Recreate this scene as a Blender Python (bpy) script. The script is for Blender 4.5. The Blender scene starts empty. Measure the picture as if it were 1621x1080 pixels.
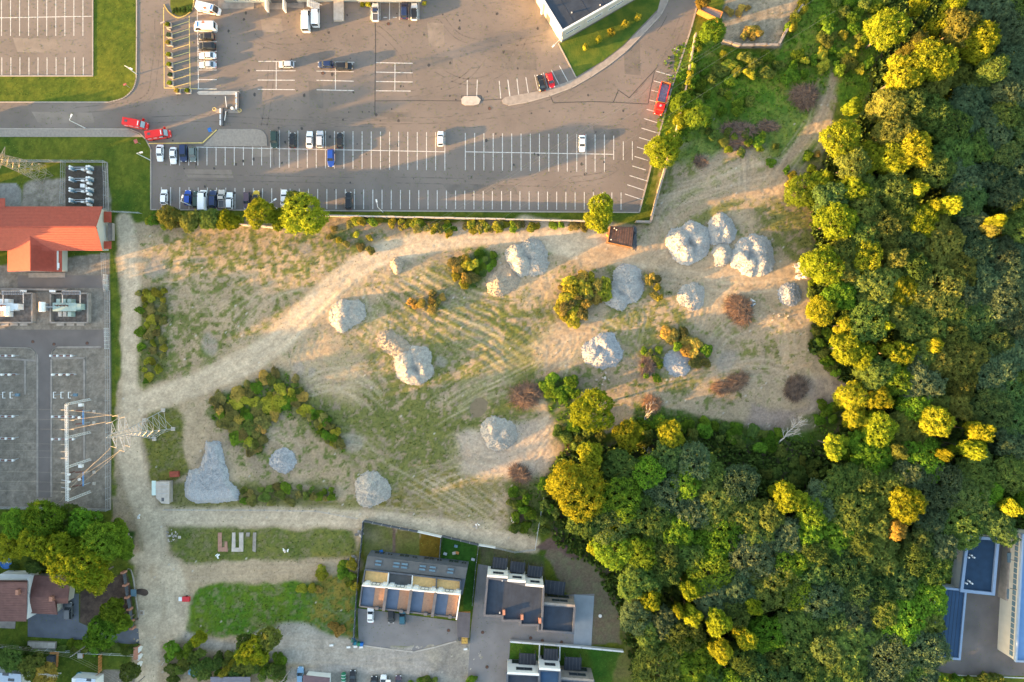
import bpy, math, random
import numpy as np
from mathutils import Vector, Matrix
R = math.radians
sc = bpy.context.scene
col = sc.collection
random.seed(7); rng = np.random.default_rng(7)

# ---------------------------------------------------------------- camera, sky, sun, exposure
K, H = 5.8, 186.32            # photo pixels per metre on the ground, camera height
CX, CY = 810.5, 540.0
cam = bpy.data.cameras.new('camera'); cam.lens = 24; cam.sensor_width = 36; cam.clip_start = 1; cam.clip_end = 6000
camo = bpy.data.objects.new('camera', cam); camo.location = (0, 0, H); col.objects.link(camo); sc.camera = camo
SUN_EL, SUN_DIR = R(7.0), R(16.3)     # shadows run along +x turned 16.3 degrees towards +y
w = bpy.data.worlds.new('World'); sc.world = w; w.use_nodes = True
nt = w.node_tree; bg = nt.nodes['Background']; sky = nt.nodes.new('ShaderNodeTexSky')
sky.sky_type = 'NISHITA'; sky.sun_disc = False; sky.sun_elevation = SUN_EL
sky.sun_rotation = math.atan2(-math.cos(SUN_DIR), -math.sin(SUN_DIR)) % (2 * math.pi)
sky.air_density = 1.0; sky.dust_density = 1.6; sky.ozone_density = 0.6
bg.inputs['Strength'].default_value = 0.145
nt.links.new(sky.outputs[0], bg.inputs[0])
sl = bpy.data.lights.new('sun', 'SUN'); sl.energy = 4.3; sl.angle = R(0.53); sl.color = (1.0, 0.54, 0.17)
so = bpy.data.objects.new('sun', sl); col.objects.link(so)
d = Vector((math.cos(SUN_DIR) * math.cos(SUN_EL), math.sin(SUN_DIR) * math.cos(SUN_EL), -math.sin(SUN_EL)))
so.rotation_euler = d.to_track_quat('-Z', 'Y').to_euler()
sc.view_settings.view_transform = 'Standard'; sc.view_settings.look = 'None'
sc.view_settings.gamma = 1; sc.view_settings.use_curve_mapping = False
sc.view_settings.exposure = 2.78
sc.cycles.max_bounces = 5; sc.cycles.diffuse_bounces = 3; sc.cycles.transmission_bounces = 3; sc.cycles.transparent_max_bounces = 4
sc.cycles.use_denoising = True

# ---------------------------------------------------------------- helpers
def P(x, y, h=0.0, z=None):
    """Photo pixel at height h -> world point."""
    s = (H - h) / H
    return Vector(((x - CX) / K * s, (CY - y) / K * s, h if z is None else z))

def Q(pts, h=0.0, z=None): return [P(a[0], a[1], h, z) for a in pts]

class MB:
    def __init__(s): s.v = []; s.f = []
    def add(s, vs, fs):
        o = len(s.v); s.v += [tuple(a) for a in vs]; s.f += [tuple(i + o for i in f) for f in fs]; return s
    def box(s, c, sz, rz=0.0, tilt=None):
        cx, cy, cz = c; a, b, h = sz[0] / 2, sz[1] / 2, sz[2] / 2
        m = Matrix.Rotation(rz, 3, 'Z')
        if tilt: m = m @ Matrix.Rotation(tilt, 3, 'Y')
        vs = [m @ Vector(q) + Vector(c) for q in ((-a,-b,-h),(a,-b,-h),(a,b,-h),(-a,b,-h),(-a,-b,h),(a,-b,h),(a,b,h),(-a,b,h))]
        return s.add(vs, [(0,3,2,1),(4,5,6,7),(0,1,5,4),(1,2,6,5),(2,3,7,6),(3,0,4,7)])
    def beam(s, p, q, w_, h_=None):
        p, q = Vector(p), Vector(q); dv = q - p; L = dv.length
        if L < 1e-6: return s
        h_ = h_ or w_
        m = dv.to_track_quat('X', 'Z').to_matrix()
        a, b, h = L / 2, w_ / 2, h_ / 2; c = (p + q) / 2
        vs = [m @ Vector(t) + c for t in ((-a,-b,-h),(a,-b,-h),(a,b,-h),(-a,b,-h),(-a,-b,h),(a,-b,h),(a,b,h),(-a,b,h))]
        return s.add(vs, [(0,3,2,1),(4,5,6,7),(0,1,5,4),(1,2,6,5),(2,3,7,6),(3,0,4,7)])
    def prism(s, poly, z0, z1):
        n = len(poly); a = sum(poly[i][0] * poly[(i+1) % n][1] - poly[(i+1) % n][0] * poly[i][1] for i in range(n))
        p = list(poly) if a > 0 else list(poly)[::-1]
        vs = [(q[0], q[1], z0) for q in p] + [(q[0], q[1], z1) for q in p]
        fs = [tuple(range(n, 2*n)), tuple(range(n-1, -1, -1))] + [(i, (i+1) % n, n + (i+1) % n, n + i) for i in range(n)]
        return s.add(vs, fs)
    def sheet(s, poly, z):
        n = len(poly); a = sum(poly[i][0] * poly[(i+1) % n][1] - poly[(i+1) % n][0] * poly[i][1] for i in range(n))
        p = list(poly) if a > 0 else list(poly)[::-1]
        return s.add([(q[0], q[1], z) for q in p], [tuple(range(n))])
    def tube(s, pts, rad, n=6, cap=True):
        pts = [Vector(p) for p in pts]; rr = rad if isinstance(rad, (list, tuple)) else [rad] * len(pts)
        vs = []; fs = []
        for i, p in enumerate(pts):
            t = (pts[min(i+1, len(pts)-1)] - pts[max(i-1, 0)]).normalized()
            u = t.cross(Vector((0, 0, 1)) if abs(t.z) < .9 else Vector((1, 0, 0))).normalized(); v = t.cross(u)
            for k in range(n):
                a = 2 * math.pi * k / n; vs.append(p + (u * math.cos(a) + v * math.sin(a)) * rr[i])
        for i in range(len(pts) - 1):
            for k in range(n): fs.append((i*n+k, i*n+(k+1) % n, (i+1)*n+(k+1) % n, (i+1)*n+k))
        if cap: fs += [tuple(range(n)), tuple(range((len(pts)-1)*n + n-1, (len(pts)-1)*n - 1, -1))]
        return s.add(vs, fs)
    def loft(s, rings):
        n = len(rings[0]); vs = [v for r in rings for v in r]; fs = []
        for i in range(len(rings) - 1):
            for k in range(n): fs.append((i*n+k, i*n+(k+1) % n, (i+1)*n+(k+1) % n, (i+1)*n+k))
        fs += [tuple(range(n-1, -1, -1)), tuple(range((len(rings)-1)*n, len(rings)*n))]
        return s.add(vs, fs)
    def mesh(s, name, off=(0, 0, 0)):
        me = bpy.data.meshes.new(name)
        me.from_pydata([(a[0]-off[0], a[1]-off[1], a[2]-off[2]) for a in s.v], [], s.f); me.update(); return me

def npmesh(name, v, f):
    """v (n,3), f (m,k) arrays -> mesh."""
    me = bpy.data.meshes.new(name); k = f.shape[1]
    me.vertices.add(len(v)); me.vertices.foreach_set('co', np.ascontiguousarray(v, dtype=np.float32).ravel())
    me.loops.add(f.size); me.loops.foreach_set('vertex_index', np.ascontiguousarray(f, dtype=np.int32).ravel())
    me.polygons.add(len(f)); me.polygons.foreach_set('loop_start', np.arange(0, f.size, k, dtype=np.int32))
    me.polygons.foreach_set('loop_total', np.full(len(f), k, dtype=np.int32))
    me.update(calc_edges=True); return me

def link(name, me, mat=None, parent=None, loc=None):
    o = bpy.data.objects.new(name, me)
    if mat is not None and me is not None and len(me.materials) == 0: me.materials.append(mat)
    col.objects.link(o)
    if parent is not None: o.parent = parent
    if loc is not None: o.location = loc
    return o
def tag(o, label=None, cat=None, group=None, kind=None):
    if label: o['label'] = label
    if cat: o['category'] = cat
    if group: o['group'] = group
    if kind: o['kind'] = kind
    return o
def thing(name, label, cat, loc=(0, 0, 0), group=None, rz=0.0):
    o = bpy.data.objects.new(name, None); o.empty_display_size = .3; col.objects.link(o)
    o.location = loc; o.rotation_euler = (0, 0, rz); return tag(o, label, cat, group)
def part(name, mb, mat, parent, label=None, world=True):
    """mesh part; vertices given in world coordinates (parent unrotated) unless world=False"""
    off = parent.location if (world and parent is not None) else (0, 0, 0)
    if world and parent is not None and parent.parent is not None: off = parent.matrix_basis.translation + parent.parent.location
    o = link(name, mb.mesh(name, off), mat, parent)
    if label: o['label'] = label
    return o
def sub(name, mb, mat, parentpart, top):
    o = link(name, mb.mesh(name, top.location), mat, parentpart); return o
def struct(name, mb, mat, label=None, kind='structure'):
    o = link(name, mb.mesh(name), mat); o['kind'] = kind
    if label: o['label'] = label
    return o
def copy_tree(src, parent=None, depth=0):
    c = src.copy(); col.objects.link(c)
    if parent is not None: c.parent = parent
    for ch in src.children: copy_tree(ch, c, depth + 1)
    return c

# ---------------------------------------------------------------- materials
def mat(name, c, rough=.85, var=.12, scale=1.5, metal=0.0, c2=None, bump=0.0, bscale=None, spec=.3, detail=4):
    m = bpy.data.materials.new(name); m.use_nodes = True; n = m.node_tree; b = n.nodes['Principled BSDF']
    b.inputs['Roughness'].default_value = rough; b.inputs['Metallic'].default_value = metal
    b.inputs['Specular IOR Level'].default_value = spec
    tc = n.nodes.new('ShaderNodeTexCoord'); no = n.nodes.new('ShaderNodeTexNoise')
    no.inputs['Scale'].default_value = scale; no.inputs['Detail'].default_value = detail; n.links.new(tc.outputs['Object'], no.inputs['Vector'])
    mr = n.nodes.new('ShaderNodeMapRange'); mr.inputs[1].default_value = .3; mr.inputs[2].default_value = .7
    n.links.new(no.outputs['Fac'], mr.inputs[0])
    mx = n.nodes.new('ShaderNodeMix'); mx.data_type = 'RGBA'
    lo = [v * (1 - var) for v in c]; hi = [min(1, v * (1 + var)) for v in c] if c2 is None else c2
    mx.inputs[6].default_value = (*lo, 1); mx.inputs[7].default_value = (*hi, 1)
    n.links.new(mr.outputs[0], mx.inputs[0]); n.links.new(mx.outputs[2], b.inputs['Base Color'])
    if bump:
        n2 = n.nodes.new('ShaderNodeTexNoise'); n2.inputs['Scale'].default_value = bscale or scale * 4; n2.inputs['Detail'].default_value = 5
        n.links.new(tc.outputs['Object'], n2.inputs['Vector'])
        bp = n.nodes.new('ShaderNodeBump'); bp.inputs['Distance'].default_value = bump; n.links.new(n2.outputs['Fac'], bp.inputs['Height'])
        n.links.new(bp.outputs[0], b.inputs['Normal'])
    return m

def leafmat(name, c, var=.35, trans=.35, hue=(1.2, 1.05, .85)):
    m = bpy.data.materials.new(name); m.use_nodes = True; n = m.node_tree; n.nodes.clear()
    out = n.nodes.new('ShaderNodeOutputMaterial'); oi = n.nodes.new('ShaderNodeObjectInfo'); geo = n.nodes.new('ShaderNodeNewGeometry')
    no = n.nodes.new('ShaderNodeTexNoise'); no.inputs['Scale'].default_value = .55; no.inputs['Detail'].default_value = 3
    n.links.new(geo.outputs['Position'], no.inputs['Vector'])
    mx = n.nodes.new('ShaderNodeMix'); mx.data_type = 'RGBA'
    mx.inputs[6].default_value = (*[v * (1 - var) for v in c], 1); mx.inputs[7].default_value = (*[v * (1 + var) * h for v, h in zip(c, hue)], 1)
    mr = n.nodes.new('ShaderNodeMapRange'); mr.inputs[1].default_value = .32; mr.inputs[2].default_value = .68; n.links.new(no.outputs['Fac'], mr.inputs[0])
    ad = n.nodes.new('ShaderNodeMath'); ad.operation = 'ADD'; n.links.new(mr.outputs[0], ad.inputs[0])
    r1 = n.nodes.new('ShaderNodeMath'); r1.operation = 'MULTIPLY_ADD'; n.links.new(geo.outputs['Random Per Island'], r1.inputs[0]); r1.inputs[1].default_value = .5; r1.inputs[2].default_value = -.25
    n.links.new(r1.outputs[0], ad.inputs[1])
    n.links.new(ad.outputs[0], mx.inputs[0])
    hs = n.nodes.new('ShaderNodeHueSaturation')
    hv = n.nodes.new('ShaderNodeMapRange'); hv.inputs[3].default_value = .475; hv.inputs[4].default_value = .52; n.links.new(oi.outputs['Random'], hv.inputs[0])
    vv = n.nodes.new('ShaderNodeMapRange'); vv.inputs[3].default_value = .72; vv.inputs[4].default_value = 1.28
    mm = n.nodes.new('ShaderNodeMath'); mm.operation = 'MULTIPLY'; mm.inputs[1].default_value = 7.31; n.links.new(oi.outputs['Random'], mm.inputs[0])
    fr = n.nodes.new('ShaderNodeMath'); fr.operation = 'FRACT'; n.links.new(mm.outputs[0], fr.inputs[0]); n.links.new(fr.outputs[0], vv.inputs[0])
    n.links.new(hv.outputs[0], hs.inputs['Hue']); n.links.new(vv.outputs[0], hs.inputs['Value']); n.links.new(mx.outputs[2], hs.inputs['Color'])
    df = n.nodes.new('ShaderNodeBsdfDiffuse'); tr = n.nodes.new('ShaderNodeBsdfTranslucent'); ms = n.nodes.new('ShaderNodeMixShader'); ms.inputs[0].default_value = trans
    n.links.new(hs.outputs[0], df.inputs[0]); n.links.new(hs.outputs[0], tr.inputs[0]); n.links.new(df.outputs[0], ms.inputs[1]); n.links.new(tr.outputs[0], ms.inputs[2])
    n.links.new(ms.outputs[0], out.inputs[0]); return m

M = {}
M['asphalt'] = mat('asphalt', (.165, .139, .122), .9, .18, .07, bump=.012, bscale=9, detail=12)
M['asphalt_dark'] = mat('asphalt_dark', (.145, .125, .115), .9, .16, .2, bump=.01, bscale=8)
M['paint'] = mat('road_paint', (.50, .48, .45), .7, .28, 1.3)
M['paint_yellow'] = mat('yellow_paint', (.62, .47, .16), .7, .15, 2)
M['crack'] = mat('tar', (.055, .05, .048), .7, .2, 2)
M['kerb'] = mat('kerb_stone', (.32, .28, .24), .85, .12, 1)
M['paving'] = mat('paving', (.255, .225, .195), .9, .12, 1.8, bump=.01)
M['concrete'] = mat('concrete', (.27, .235, .205), .9, .18, .8, bump=.01)
M['concrete_pale'] = mat('pale_concrete', (.42, .37, .32), .9, .16, .9)
M['white'] = mat('white_wall', (.72, .71, .68), .8, .05, .8)
M['cream'] = mat('cream_wall', (.46, .44, .38), .8, .06, .6)
M['red_tile'] = mat('red_tile', (.335, .062, .034), .45, .12, 1.2)
M['brown_tile'] = mat('brown_tile', (.16, .075, .062), .6, .15, .8)
M['roof_navy'] = mat('dark_roofing_felt', (.030, .040, .058), .85, .25, .35)
M['roof_black'] = mat('black_roofing', (.032, .036, .046), .8, .2, .5)
M['roof_blue'] = mat('blue_roofing', (.026, .062, .122), .8, .12, .4)
M['slate'] = mat('slate_cladding', (.085, .095, .115), .7, .15, .8)
M['greyroof'] = mat('grey_roof', (.10, .10, .10), .8, .12, .7)
M['deck'] = mat('wood_deck', (.34, .20, .13), .75, .15, 2.5)
M['deckyellow'] = mat('pale_deck', (.80, .50, .20), .8, .12, 1.6)
M['glass'] = mat('glass', (.03, .04, .05), .12, .1, 1, spec=.6)
M['glassblue'] = mat('blue_glass', (.10, .17, .22), .2, .1, 1, spec=.6)
M['steel'] = mat('galvanised_steel', (.42, .43, .44), .45, .1, 2, metal=.35)
M['steel_dark'] = mat('dark_steel', (.09, .09, .095), .6, .1, 2)
M['white_metal'] = mat('white_metal', (.66, .67, .66), .45, .06, 2)
M['wire'] = mat('wire', (.36, .31, .24), .5, .05, 3, metal=.4)
M['rust'] = mat('rusty_sheet', (.115, .058, .040), .8, .35, .7, c2=(.16, .085, .06), bump=.02)
M['orange_wood'] = mat('orange_wood', (.40, .17, .05), .75, .15, 2)
M['wood'] = mat('old_wood', (.23, .17, .12), .85, .2, 3)
M['bark'] = mat('bark', (.16, .13, .10), .95, .25, 4)
M['bark_pale'] = mat('pale_bark', (.46, .43, .39), .9, .15, 4)
M['twig'] = mat('dry_twigs', (.12, .085, .068), .9, .4, .9, c2=(.22, .155, .115))
M['twig_orange'] = mat('orange_twigs', (.23, .14, .085), .9, .3, .9, c2=(.33, .19, .11))
M['brick'] = mat('brick_post', (.38, .18, .12), .85, .15, 3)
M['soil'] = mat('dark_soil', (.070, .050, .040), .98, .25, .8, bump=.05, bscale=2)
M['pavegrey'] = mat('grey_pavers', (.20, .185, .18), .85, .12, .25, bump=.01, bscale=4)
M['paveblue'] = mat('blue_grey_pavers', (.105, .115, .135), .85, .12, .4, bump=.01, bscale=4)
M['greentrans'] = mat('transformer_green', (.30, .38, .34), .5, .1, 2)
M['porcelain'] = mat('brown_porcelain', (.13, .055, .04), .35, .1, 3)
M['teal'] = mat('teal_plastic', (.03, .20, .26), .4, .1, 2)
M['blueplastic'] = mat('blue_plastic', (.015, .13, .42), .4, .1, 2)
M['greenplastic'] = mat('green_plastic', (.02, .16, .08), .5, .1, 2)
M['tyre'] = mat('tyre_rubber', (.02, .02, .02), .8, .1, 4)
M['lampred'] = mat('red_lens', (.45, .01, .01), .3, .05, 4)
M['lampwhite'] = mat('clear_lens', (.7, .7, .68), .2, .05, 4)
M['lawn_dark'] = mat('artificial_turf', (.030, .095, .012), .95, .2, .9)
M['leaf_mid'] = leafmat('leaf_mid_green', (.088, .144, .037))
M['leaf_dark'] = leafmat('leaf_dark_green', (.070, .124, .042))
M['leaf_blue'] = leafmat('leaf_blue_green', (.072, .118, .060), hue=(1.2, 1.05, .95))
M['leaf_sun_yellow'] = leafmat('leaf_sun_yellow_green', (.185, .235, .020))  # low sun put into the leaf colour of lit crowns
M['leaf_fresh'] = leafmat('leaf_fresh_green', (.105, .195, .022))
M['leaf_olive'] = leafmat('leaf_olive', (.120, .146, .036))
for _n, _c in dict(m=(.115, .165, .040), o=(.175, .175, .060), y=(.24, .26, .035), d=(.075, .130, .035), f=(.105, .195, .024), c=(.34, .27, .07), b=(.10, .15, .09)).items(): M['bush_' + _n] = leafmat('bush_leaf_' + _n, _c)
M['leaf_ochre'] = leafmat('leaf_ochre', (.24, .20, .045), hue=(1.2, 1.0, .8))
def paint(name, c, r=.3): return mat(name, c, r, .03, 1, spec=.5)
CP = {k: paint('car_paint_' + k, c) for k, c in dict(white=(.74, .75, .76), silver=(.42, .45, .50), black=(.014, .015, .018), navy=(.015, .03, .09),
      blue=(.012, .06, .33), red=(.50, .012, .02), grey=(.09, .10, .11), greygreen=(.11, .145, .14), green=(.025, .05, .04), beige=(.44, .40, .36),
      plum=(.085, .055, .075), yellow=(.50, .34, .02), brightred=(.68, .015, .012), teal=(.03, .12, .17), lightblue=(.16, .30, .45)).items()}
# ---------------------------------------------------------------- numpy noise and masks, in photo pixels on the ground plane
def vnoise(x, y, s, seed):
    r = np.random.default_rng(seed); g = r.random((256, 256)); u = x / s + 1000.3; v = y / s + 1000.7
    i = np.floor(u).astype(int); j = np.floor(v).astype(int); fu = u - i; fv = v - j
    fu = fu * fu * (3 - 2 * fu); fv = fv * fv * (3 - 2 * fv); i0 = i % 256; i1 = (i + 1) % 256; j0 = j % 256; j1 = (j + 1) % 256
    return (g[j0, i0] * (1 - fu) + g[j0, i1] * fu) * (1 - fv) + (g[j1, i0] * (1 - fu) + g[j1, i1] * fu) * fv
def fbm(x, y, s, seed, o=4, p=.5):
    t = 0; a = 1; n = 0
    for k in range(o): t = t + a * vnoise(x, y, s / 2 ** k, seed + k); n += a; a *= p
    return t / n
def sm(a, b, t): u = np.clip((t - a) / (b - a), 0, 1); return u * u * (3 - 2 * u)
def inpoly(x, y, poly):
    c = np.zeros(x.shape, bool); n = len(poly); j = n - 1
    for i in range(n):
        xi, yi = poly[i]; xj, yj = poly[j]
        if yi != yj: c ^= ((yi > y) != (yj > y)) & (x < (xj - xi) * (y - yi) / (yj - yi) + xi)
        j = i
    return c
def sdist(x, y, poly, closed=True):
    """distance to the outline"""
    dd = np.full(x.shape, 1e9); n = len(poly)
    for i in range(n if closed else n - 1):
        ax, ay = poly[i]; bx, by = poly[(i + 1) % n]; ux, uy = bx - ax, by - ay; L = ux * ux + uy * uy + 1e-9
        t = np.clip(((x - ax) * ux + (y - ay) * uy) / L, 0, 1); dd = np.minimum(dd, (x - ax - t * ux) ** 2 + (y - ay - t * uy) ** 2)
    return np.sqrt(dd)
def smooth_line(pts, n=8):
    """Catmull-Rom through points"""
    p = [pts[0]] + list(pts) + [pts[-1]]; out = []
    for i in range(1, len(p) - 2):
        for k in range(n):
            t = k / n; a, b, c, e = [np.array(q, float) for q in p[i-1:i+3]]
            out.append(tuple(.5 * ((2*b) + (-a + c) * t + (2*a - 5*b + 4*c - e) * t*t + (-a + 3*b - 3*c + e) * t**3)))
    out.append(tuple(map(float, pts[-1]))); return out

# ---------------------------------------------------------------- the ground: one sheet, fine where the camera looks, to the horizon beyond
gx = np.concatenate([[-12000, -6000, -3000, -1500, -900, -500, -300, -200, -120, -80, -55], np.arange(-40, 1662, 2.5), [1680, 1720, 1780, 1900, 2100, 2500, 3200, 4500, 8000, 13000]])
gy = np.concatenate([[-12000, -6000, -3000, -1500, -900, -500, -300, -200, -120, -80, -50], np.arange(-36, 1118, 2.5), [1135, 1160, 1200, 1300, 1500, 1900, 2600, 4000, 8000, 13000]])
GX, GY = np.meshgrid(gx, gy)
wx = GX + (fbm(GX, GY, 34, 11, 4) - .5) * 22; wy = GY + (fbm(GX, GY, 34, 31, 4) - .5) * 22
fine = fbm(GX, GY, 7, 51, 3, .7); mid = fbm(GX, GY, 30, 61, 4, .6); big = fbm(GX, GY, 110, 71, 4, .55); spk = np.random.default_rng(3).random(GX.shape)
C = np.zeros(GX.shape + (3,)); VEG = np.zeros(GX.shape); SOIL = np.zeros(GX.shape); Z = np.zeros(GX.shape)
def lay(mask, c, veg=None, soil=None, c2=None, n=None):
    m = mask[..., None]; cc = np.array(c)[None, None, :]
    if c2 is not None: t = (mid if n is None else n)[..., None]; t = np.clip((t - .3) / .4, 0, 1); cc = cc * (1 - t) + np.array(c2)[None, None, :] * t
    C[:] = C * (1 - m) + cc * m
    if veg is not None: VEG[:] = VEG * (1 - mask) + veg * mask
    if soil is not None: SOIL[:] = SOIL * (1 - mask) + soil * mask
def area(poly, soft=2, warp=True):
    x, y = (wx, wy) if warp else (GX, GY); i = inpoly(x, y, poly)
    if soft <= 0: return i.astype(float)
    dd = sdist(x, y, poly); return sm(-soft, soft, np.where(i, dd, -dd))
def band(pts, wd, soft=4, warp=.35):
    pts = smooth_line(pts, 6); x = GX + (wx - GX) * warp; y = GY + (wy - GY) * warp
    dd = sdist(x, y, pts, False); return 1 - sm(wd / 2 - soft, wd / 2 + soft, dd)
LAWN, LAWN2, DRY = (.038, .080, .008), (.115, .125, .014), (.15, .12, .03)
SAND, SAND2, DIRT, PALE = (.370, .280, .180), (.305, .232, .148), (.24, .19, .13), (.48, .385, .27)
WEED, WEED2, FOREST = (.085, .110, .026), (.14, .140, .042), (.055, .070, .028)
lay(np.ones(GX.shape), LAWN, .25, 0, LAWN2, fine * .30 + mid * .30 + big * .40)
# bare building plot, its soil and weeds
site = [(186, 352), (520, 345), (800, 352), (1034, 352), (1052, 262), (1066, 215), (1110, 200), (1180, 190), (1300, 130), (1335, 110), (1320, 200), (1290, 280), (1290, 330), (1282, 420), (1290, 560), (1352, 608),
        (1320, 660), (1250, 668), (1215, 705), (1130, 668), (1060, 662), (1010, 680), (900, 690), (880, 740), (845, 800), (846, 868), (700, 845), (575, 822), (560, 900), (562, 1015), (570, 1030), (740, 1030), (740, 1100), (-20, 1110), (-20, 1120), (214, 1100), (214, 900), (180, 830), (178, 790), (186, 600)]
m = area(site, 3); lay(m, SAND, .06, 1, SAND2); lay(m * sm(.48, .62, big), DIRT, .1, None, SAND2)
def weeds(poly, dens, c=WEED, c2=WEED2, veg=1.0, soft=14, n=None):
    a = area(poly, soft); nn = (fine * .45 + mid * .55) if n is None else n
    cov = a * sm(1 - dens - .07, 1 - dens + .07, nn); lay(cov * .92, c, veg, None, c2, fine); return cov
wf = fine * .66 + mid * .12 + big * .22
weeds([(240, 370), (560, 360), (590, 400), (520, 450), (450, 500), (360, 560), (270, 600), (230, 560)], .52, n=wf)
weeds([(200, 360), (1280, 360), (1280, 640), (880, 700), (840, 860), (600, 820), (380, 760), (300, 640), (480, 560), (200, 620)], .40, WEED2, WEED, .9, n=wf)
weeds([(560, 450), (700, 420), (900, 490), (850, 600), (830, 720), (760, 830), (640, 790), (560, 740), (480, 640), (470, 600), (540, 560)], .535, n=wf)
weeds([(590, 640), (740, 560), (840, 560), (820, 640), (740, 700), (620, 700)], .56, n=wf)
weeds([(960, 430), (1050, 440), (1100, 520), (1120, 600), (1060, 640), (1000, 560), (960, 520)], .54, n=wf)
weeds([(1120, 500), (1280, 500), (1280, 600), (1180, 640), (1120, 640)], .46, n=wf)
weeds([(1040, 230), (1120, 250), (1230, 250), (1180, 330), (1060, 380), (1030, 400)], .52, n=wf)
weeds([(1180, 320), (1290, 300), (1295, 440), (1240, 420)], .56, n=wf)
weeds([(560, 800), (700, 740), (840, 780), (845, 860), (700, 840)], .5, WEED2, DRY, n=wf)
weeds([(380, 765), (530, 765), (530, 800), (380, 800)], .58, n=wf)
# diagonal bulldozer stripes of weeds in the middle of the plot
sa = area([(610, 450), (700, 430), (830, 500), (850, 560), (800, 600), (700, 560), (600, 500)], 18)
st = np.sin(((GX * .50 - GY * .866) + (fbm(GX, GY, 60, 91, 3) - .5) * 30) / 2.3); lay(sa * sm(.1, .8, st + (fine - .5) * 2) * .8, WEED2, .7, None, WEED, fine)
sb = area([(720, 600), (850, 590), (850, 660), (740, 640)], 14)
st2 = np.sin(((GX * .3 + GY * .95) + (mid - .5) * 20) / 2.0); lay(sb * sm(.0, .8, st2 + (fine - .5) * 2) * .7, WEED2, .6, None, WEED, fine)
# green scrub fields round the plot
for poly, c, c2, v in [
    ([(1050, 100), (1100, 45), (1150, 75), (1235, 80), (1290, -10), (1430, -40), (1420, 120), (1390, 190), (1340, 190), (1325, 150), (1290, 150), (1200, 195), (1130, 215), (1075, 225), (1045, 260), (1035, 255), (1045, 190)], (.070, .165, .014), (.16, .21, .020), 1.4),
    ([(205, 455), (262, 455), (262, 600), (230, 615), (215, 610)], WEED, WEED2, 1.1),
    ([(240, 650), (280, 645), (292, 665), (292, 700), (305, 745), (270, 765), (238, 765), (228, 690)], (.085, .105, .020), (.14, .13, .03), 1.0),
    ([(240, 760), (380, 770), (570, 790), (580, 812), (250, 812)], (.11, .12, .03), (.2, .17, .07), .8),
    ([(345, 625), (450, 585), (470, 610), (500, 660), (545, 700), (545, 720), (520, 705), (470, 660), (430, 650), (410, 725), (385, 700), (320, 660)], (.07, .11, .02), (.16, .15, .06), 1.4),
    ([(710, 425), (760, 395), (795, 405), (760, 440), (735, 458)], (.05, .12, .012), WEED, 1.2),
    ([(800, 510), (845, 540), (850, 600), (800, 600)], WEED, WEED2, 1.0),
    ([(850, 600), (910, 595), (910, 640), (960, 690), (890, 700), (870, 640)], (.045, .10, .015), WEED, 1.3),
    ([(1000, 640), (1085, 655), (1250, 680), (1300, 640), (1340, 640), (1340, 700), (1180, 720), (1000, 720)], (.045, .10, .012), WEED, 1.3),
    ([(800, 770), (850, 740), (870, 800), (850, 860), (800, 840)], (.06, .11, .015), WEED2, 1.2),
    ([(262, 838), (290, 832), (420, 838), (560, 835), (566, 880), (420, 893), (290, 893), (266, 870)], (.075, .105, .020), (.14, .14, .035), .8),
    ([(286, 990), (310, 930), (400, 918), (470, 925), (540, 905), (570, 890), (562, 1022), (470, 1005), (440, 1012), (350, 1010), (300, 1005)], (.040, .125, .010), (.095, .14, .012), .9),
    ([(178, 345), (200, 345), (186, 380), (184, 790), (176, 790)], LAWN, LAWN2, .5),
    ([(225, 620), (228, 1100), (204, 1100), (204, 1060), (214, 1020)], (.08, .09, .03), DIRT, .3)]:
    lay(area(poly, 4) * (.6 + .4 * sm(.25, .5, fine)), c, v, .6, c2, fine * .5 + mid * .5)
weeds([(500, 880), (570, 880), (562, 1020), (490, 1000)], .5, DRY, (.2, .15, .03), n=wf)
weeds([(1040, 90), (1400, 0), (1330, 200), (1140, 230)], .45, (.045, .11, .02), (.16, .16, .03), 1.2, n=wf)
# stony and brown patches
lay(area([(1150, -40), (1285, -40), (1236, 74), (1150, 68), (1143, 20)], 3) * .95, (.22, .18, .13), .15, .7, (.30, .24, .17), fine)
lay(area([(1285, 640), (1240, 600), (1345, 600), (1330, 640), (1250, 660)], 8) * .7, (.27, .21, .18), .1)
lay(area([(1190, 640), (1250, 655), (1290, 670), (1220, 690), (1180, 670)], 8) * .8, (.26, .20, .17), .1)

weeds([(1110, 190), (1290, 140), (1300, 260), (1220, 270), (1200, 235), (1110, 255), (1050, 265)], .86, (.065, .140, .016), (.14, .18, .03), 1.1, n=wf)
lay(area([(840, 545), (920, 500), (930, 560), (900, 590), (850, 570)], 12) * .8, SAND, .05)
lay(area([(430, 570), (520, 520), (580, 560), (560, 640), (500, 620)], 14) * .6, SAND, .05)
lay(area([(720, 690), (870, 660), (880, 740), (830, 760), (730, 750)], 10) * .85, (.38, .31, .25), .04)
lay(area([(600, 815), (760, 820), (800, 835), (700, 840)], 8) * .7, PALE, .05)
lay(area([(1120, 770), (1250, 790), (1180, 830)], 10) * .0, PALE)
for cx_, cy_, r_ in [(470, 580, 14), (495, 590, 10), (520, 780, 16), (560, 700, 22), (330, 545, 18), (250, 425, 24), (480, 395, 14), (1150, 570, 20), (700, 575, 12), (1270, 500, 14)]:
    lay((1 - sm(r_ * .5, r_, np.hypot(wx - cx_, wy - cy_))) * .6, (.26, .23, .20), .02)
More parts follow.
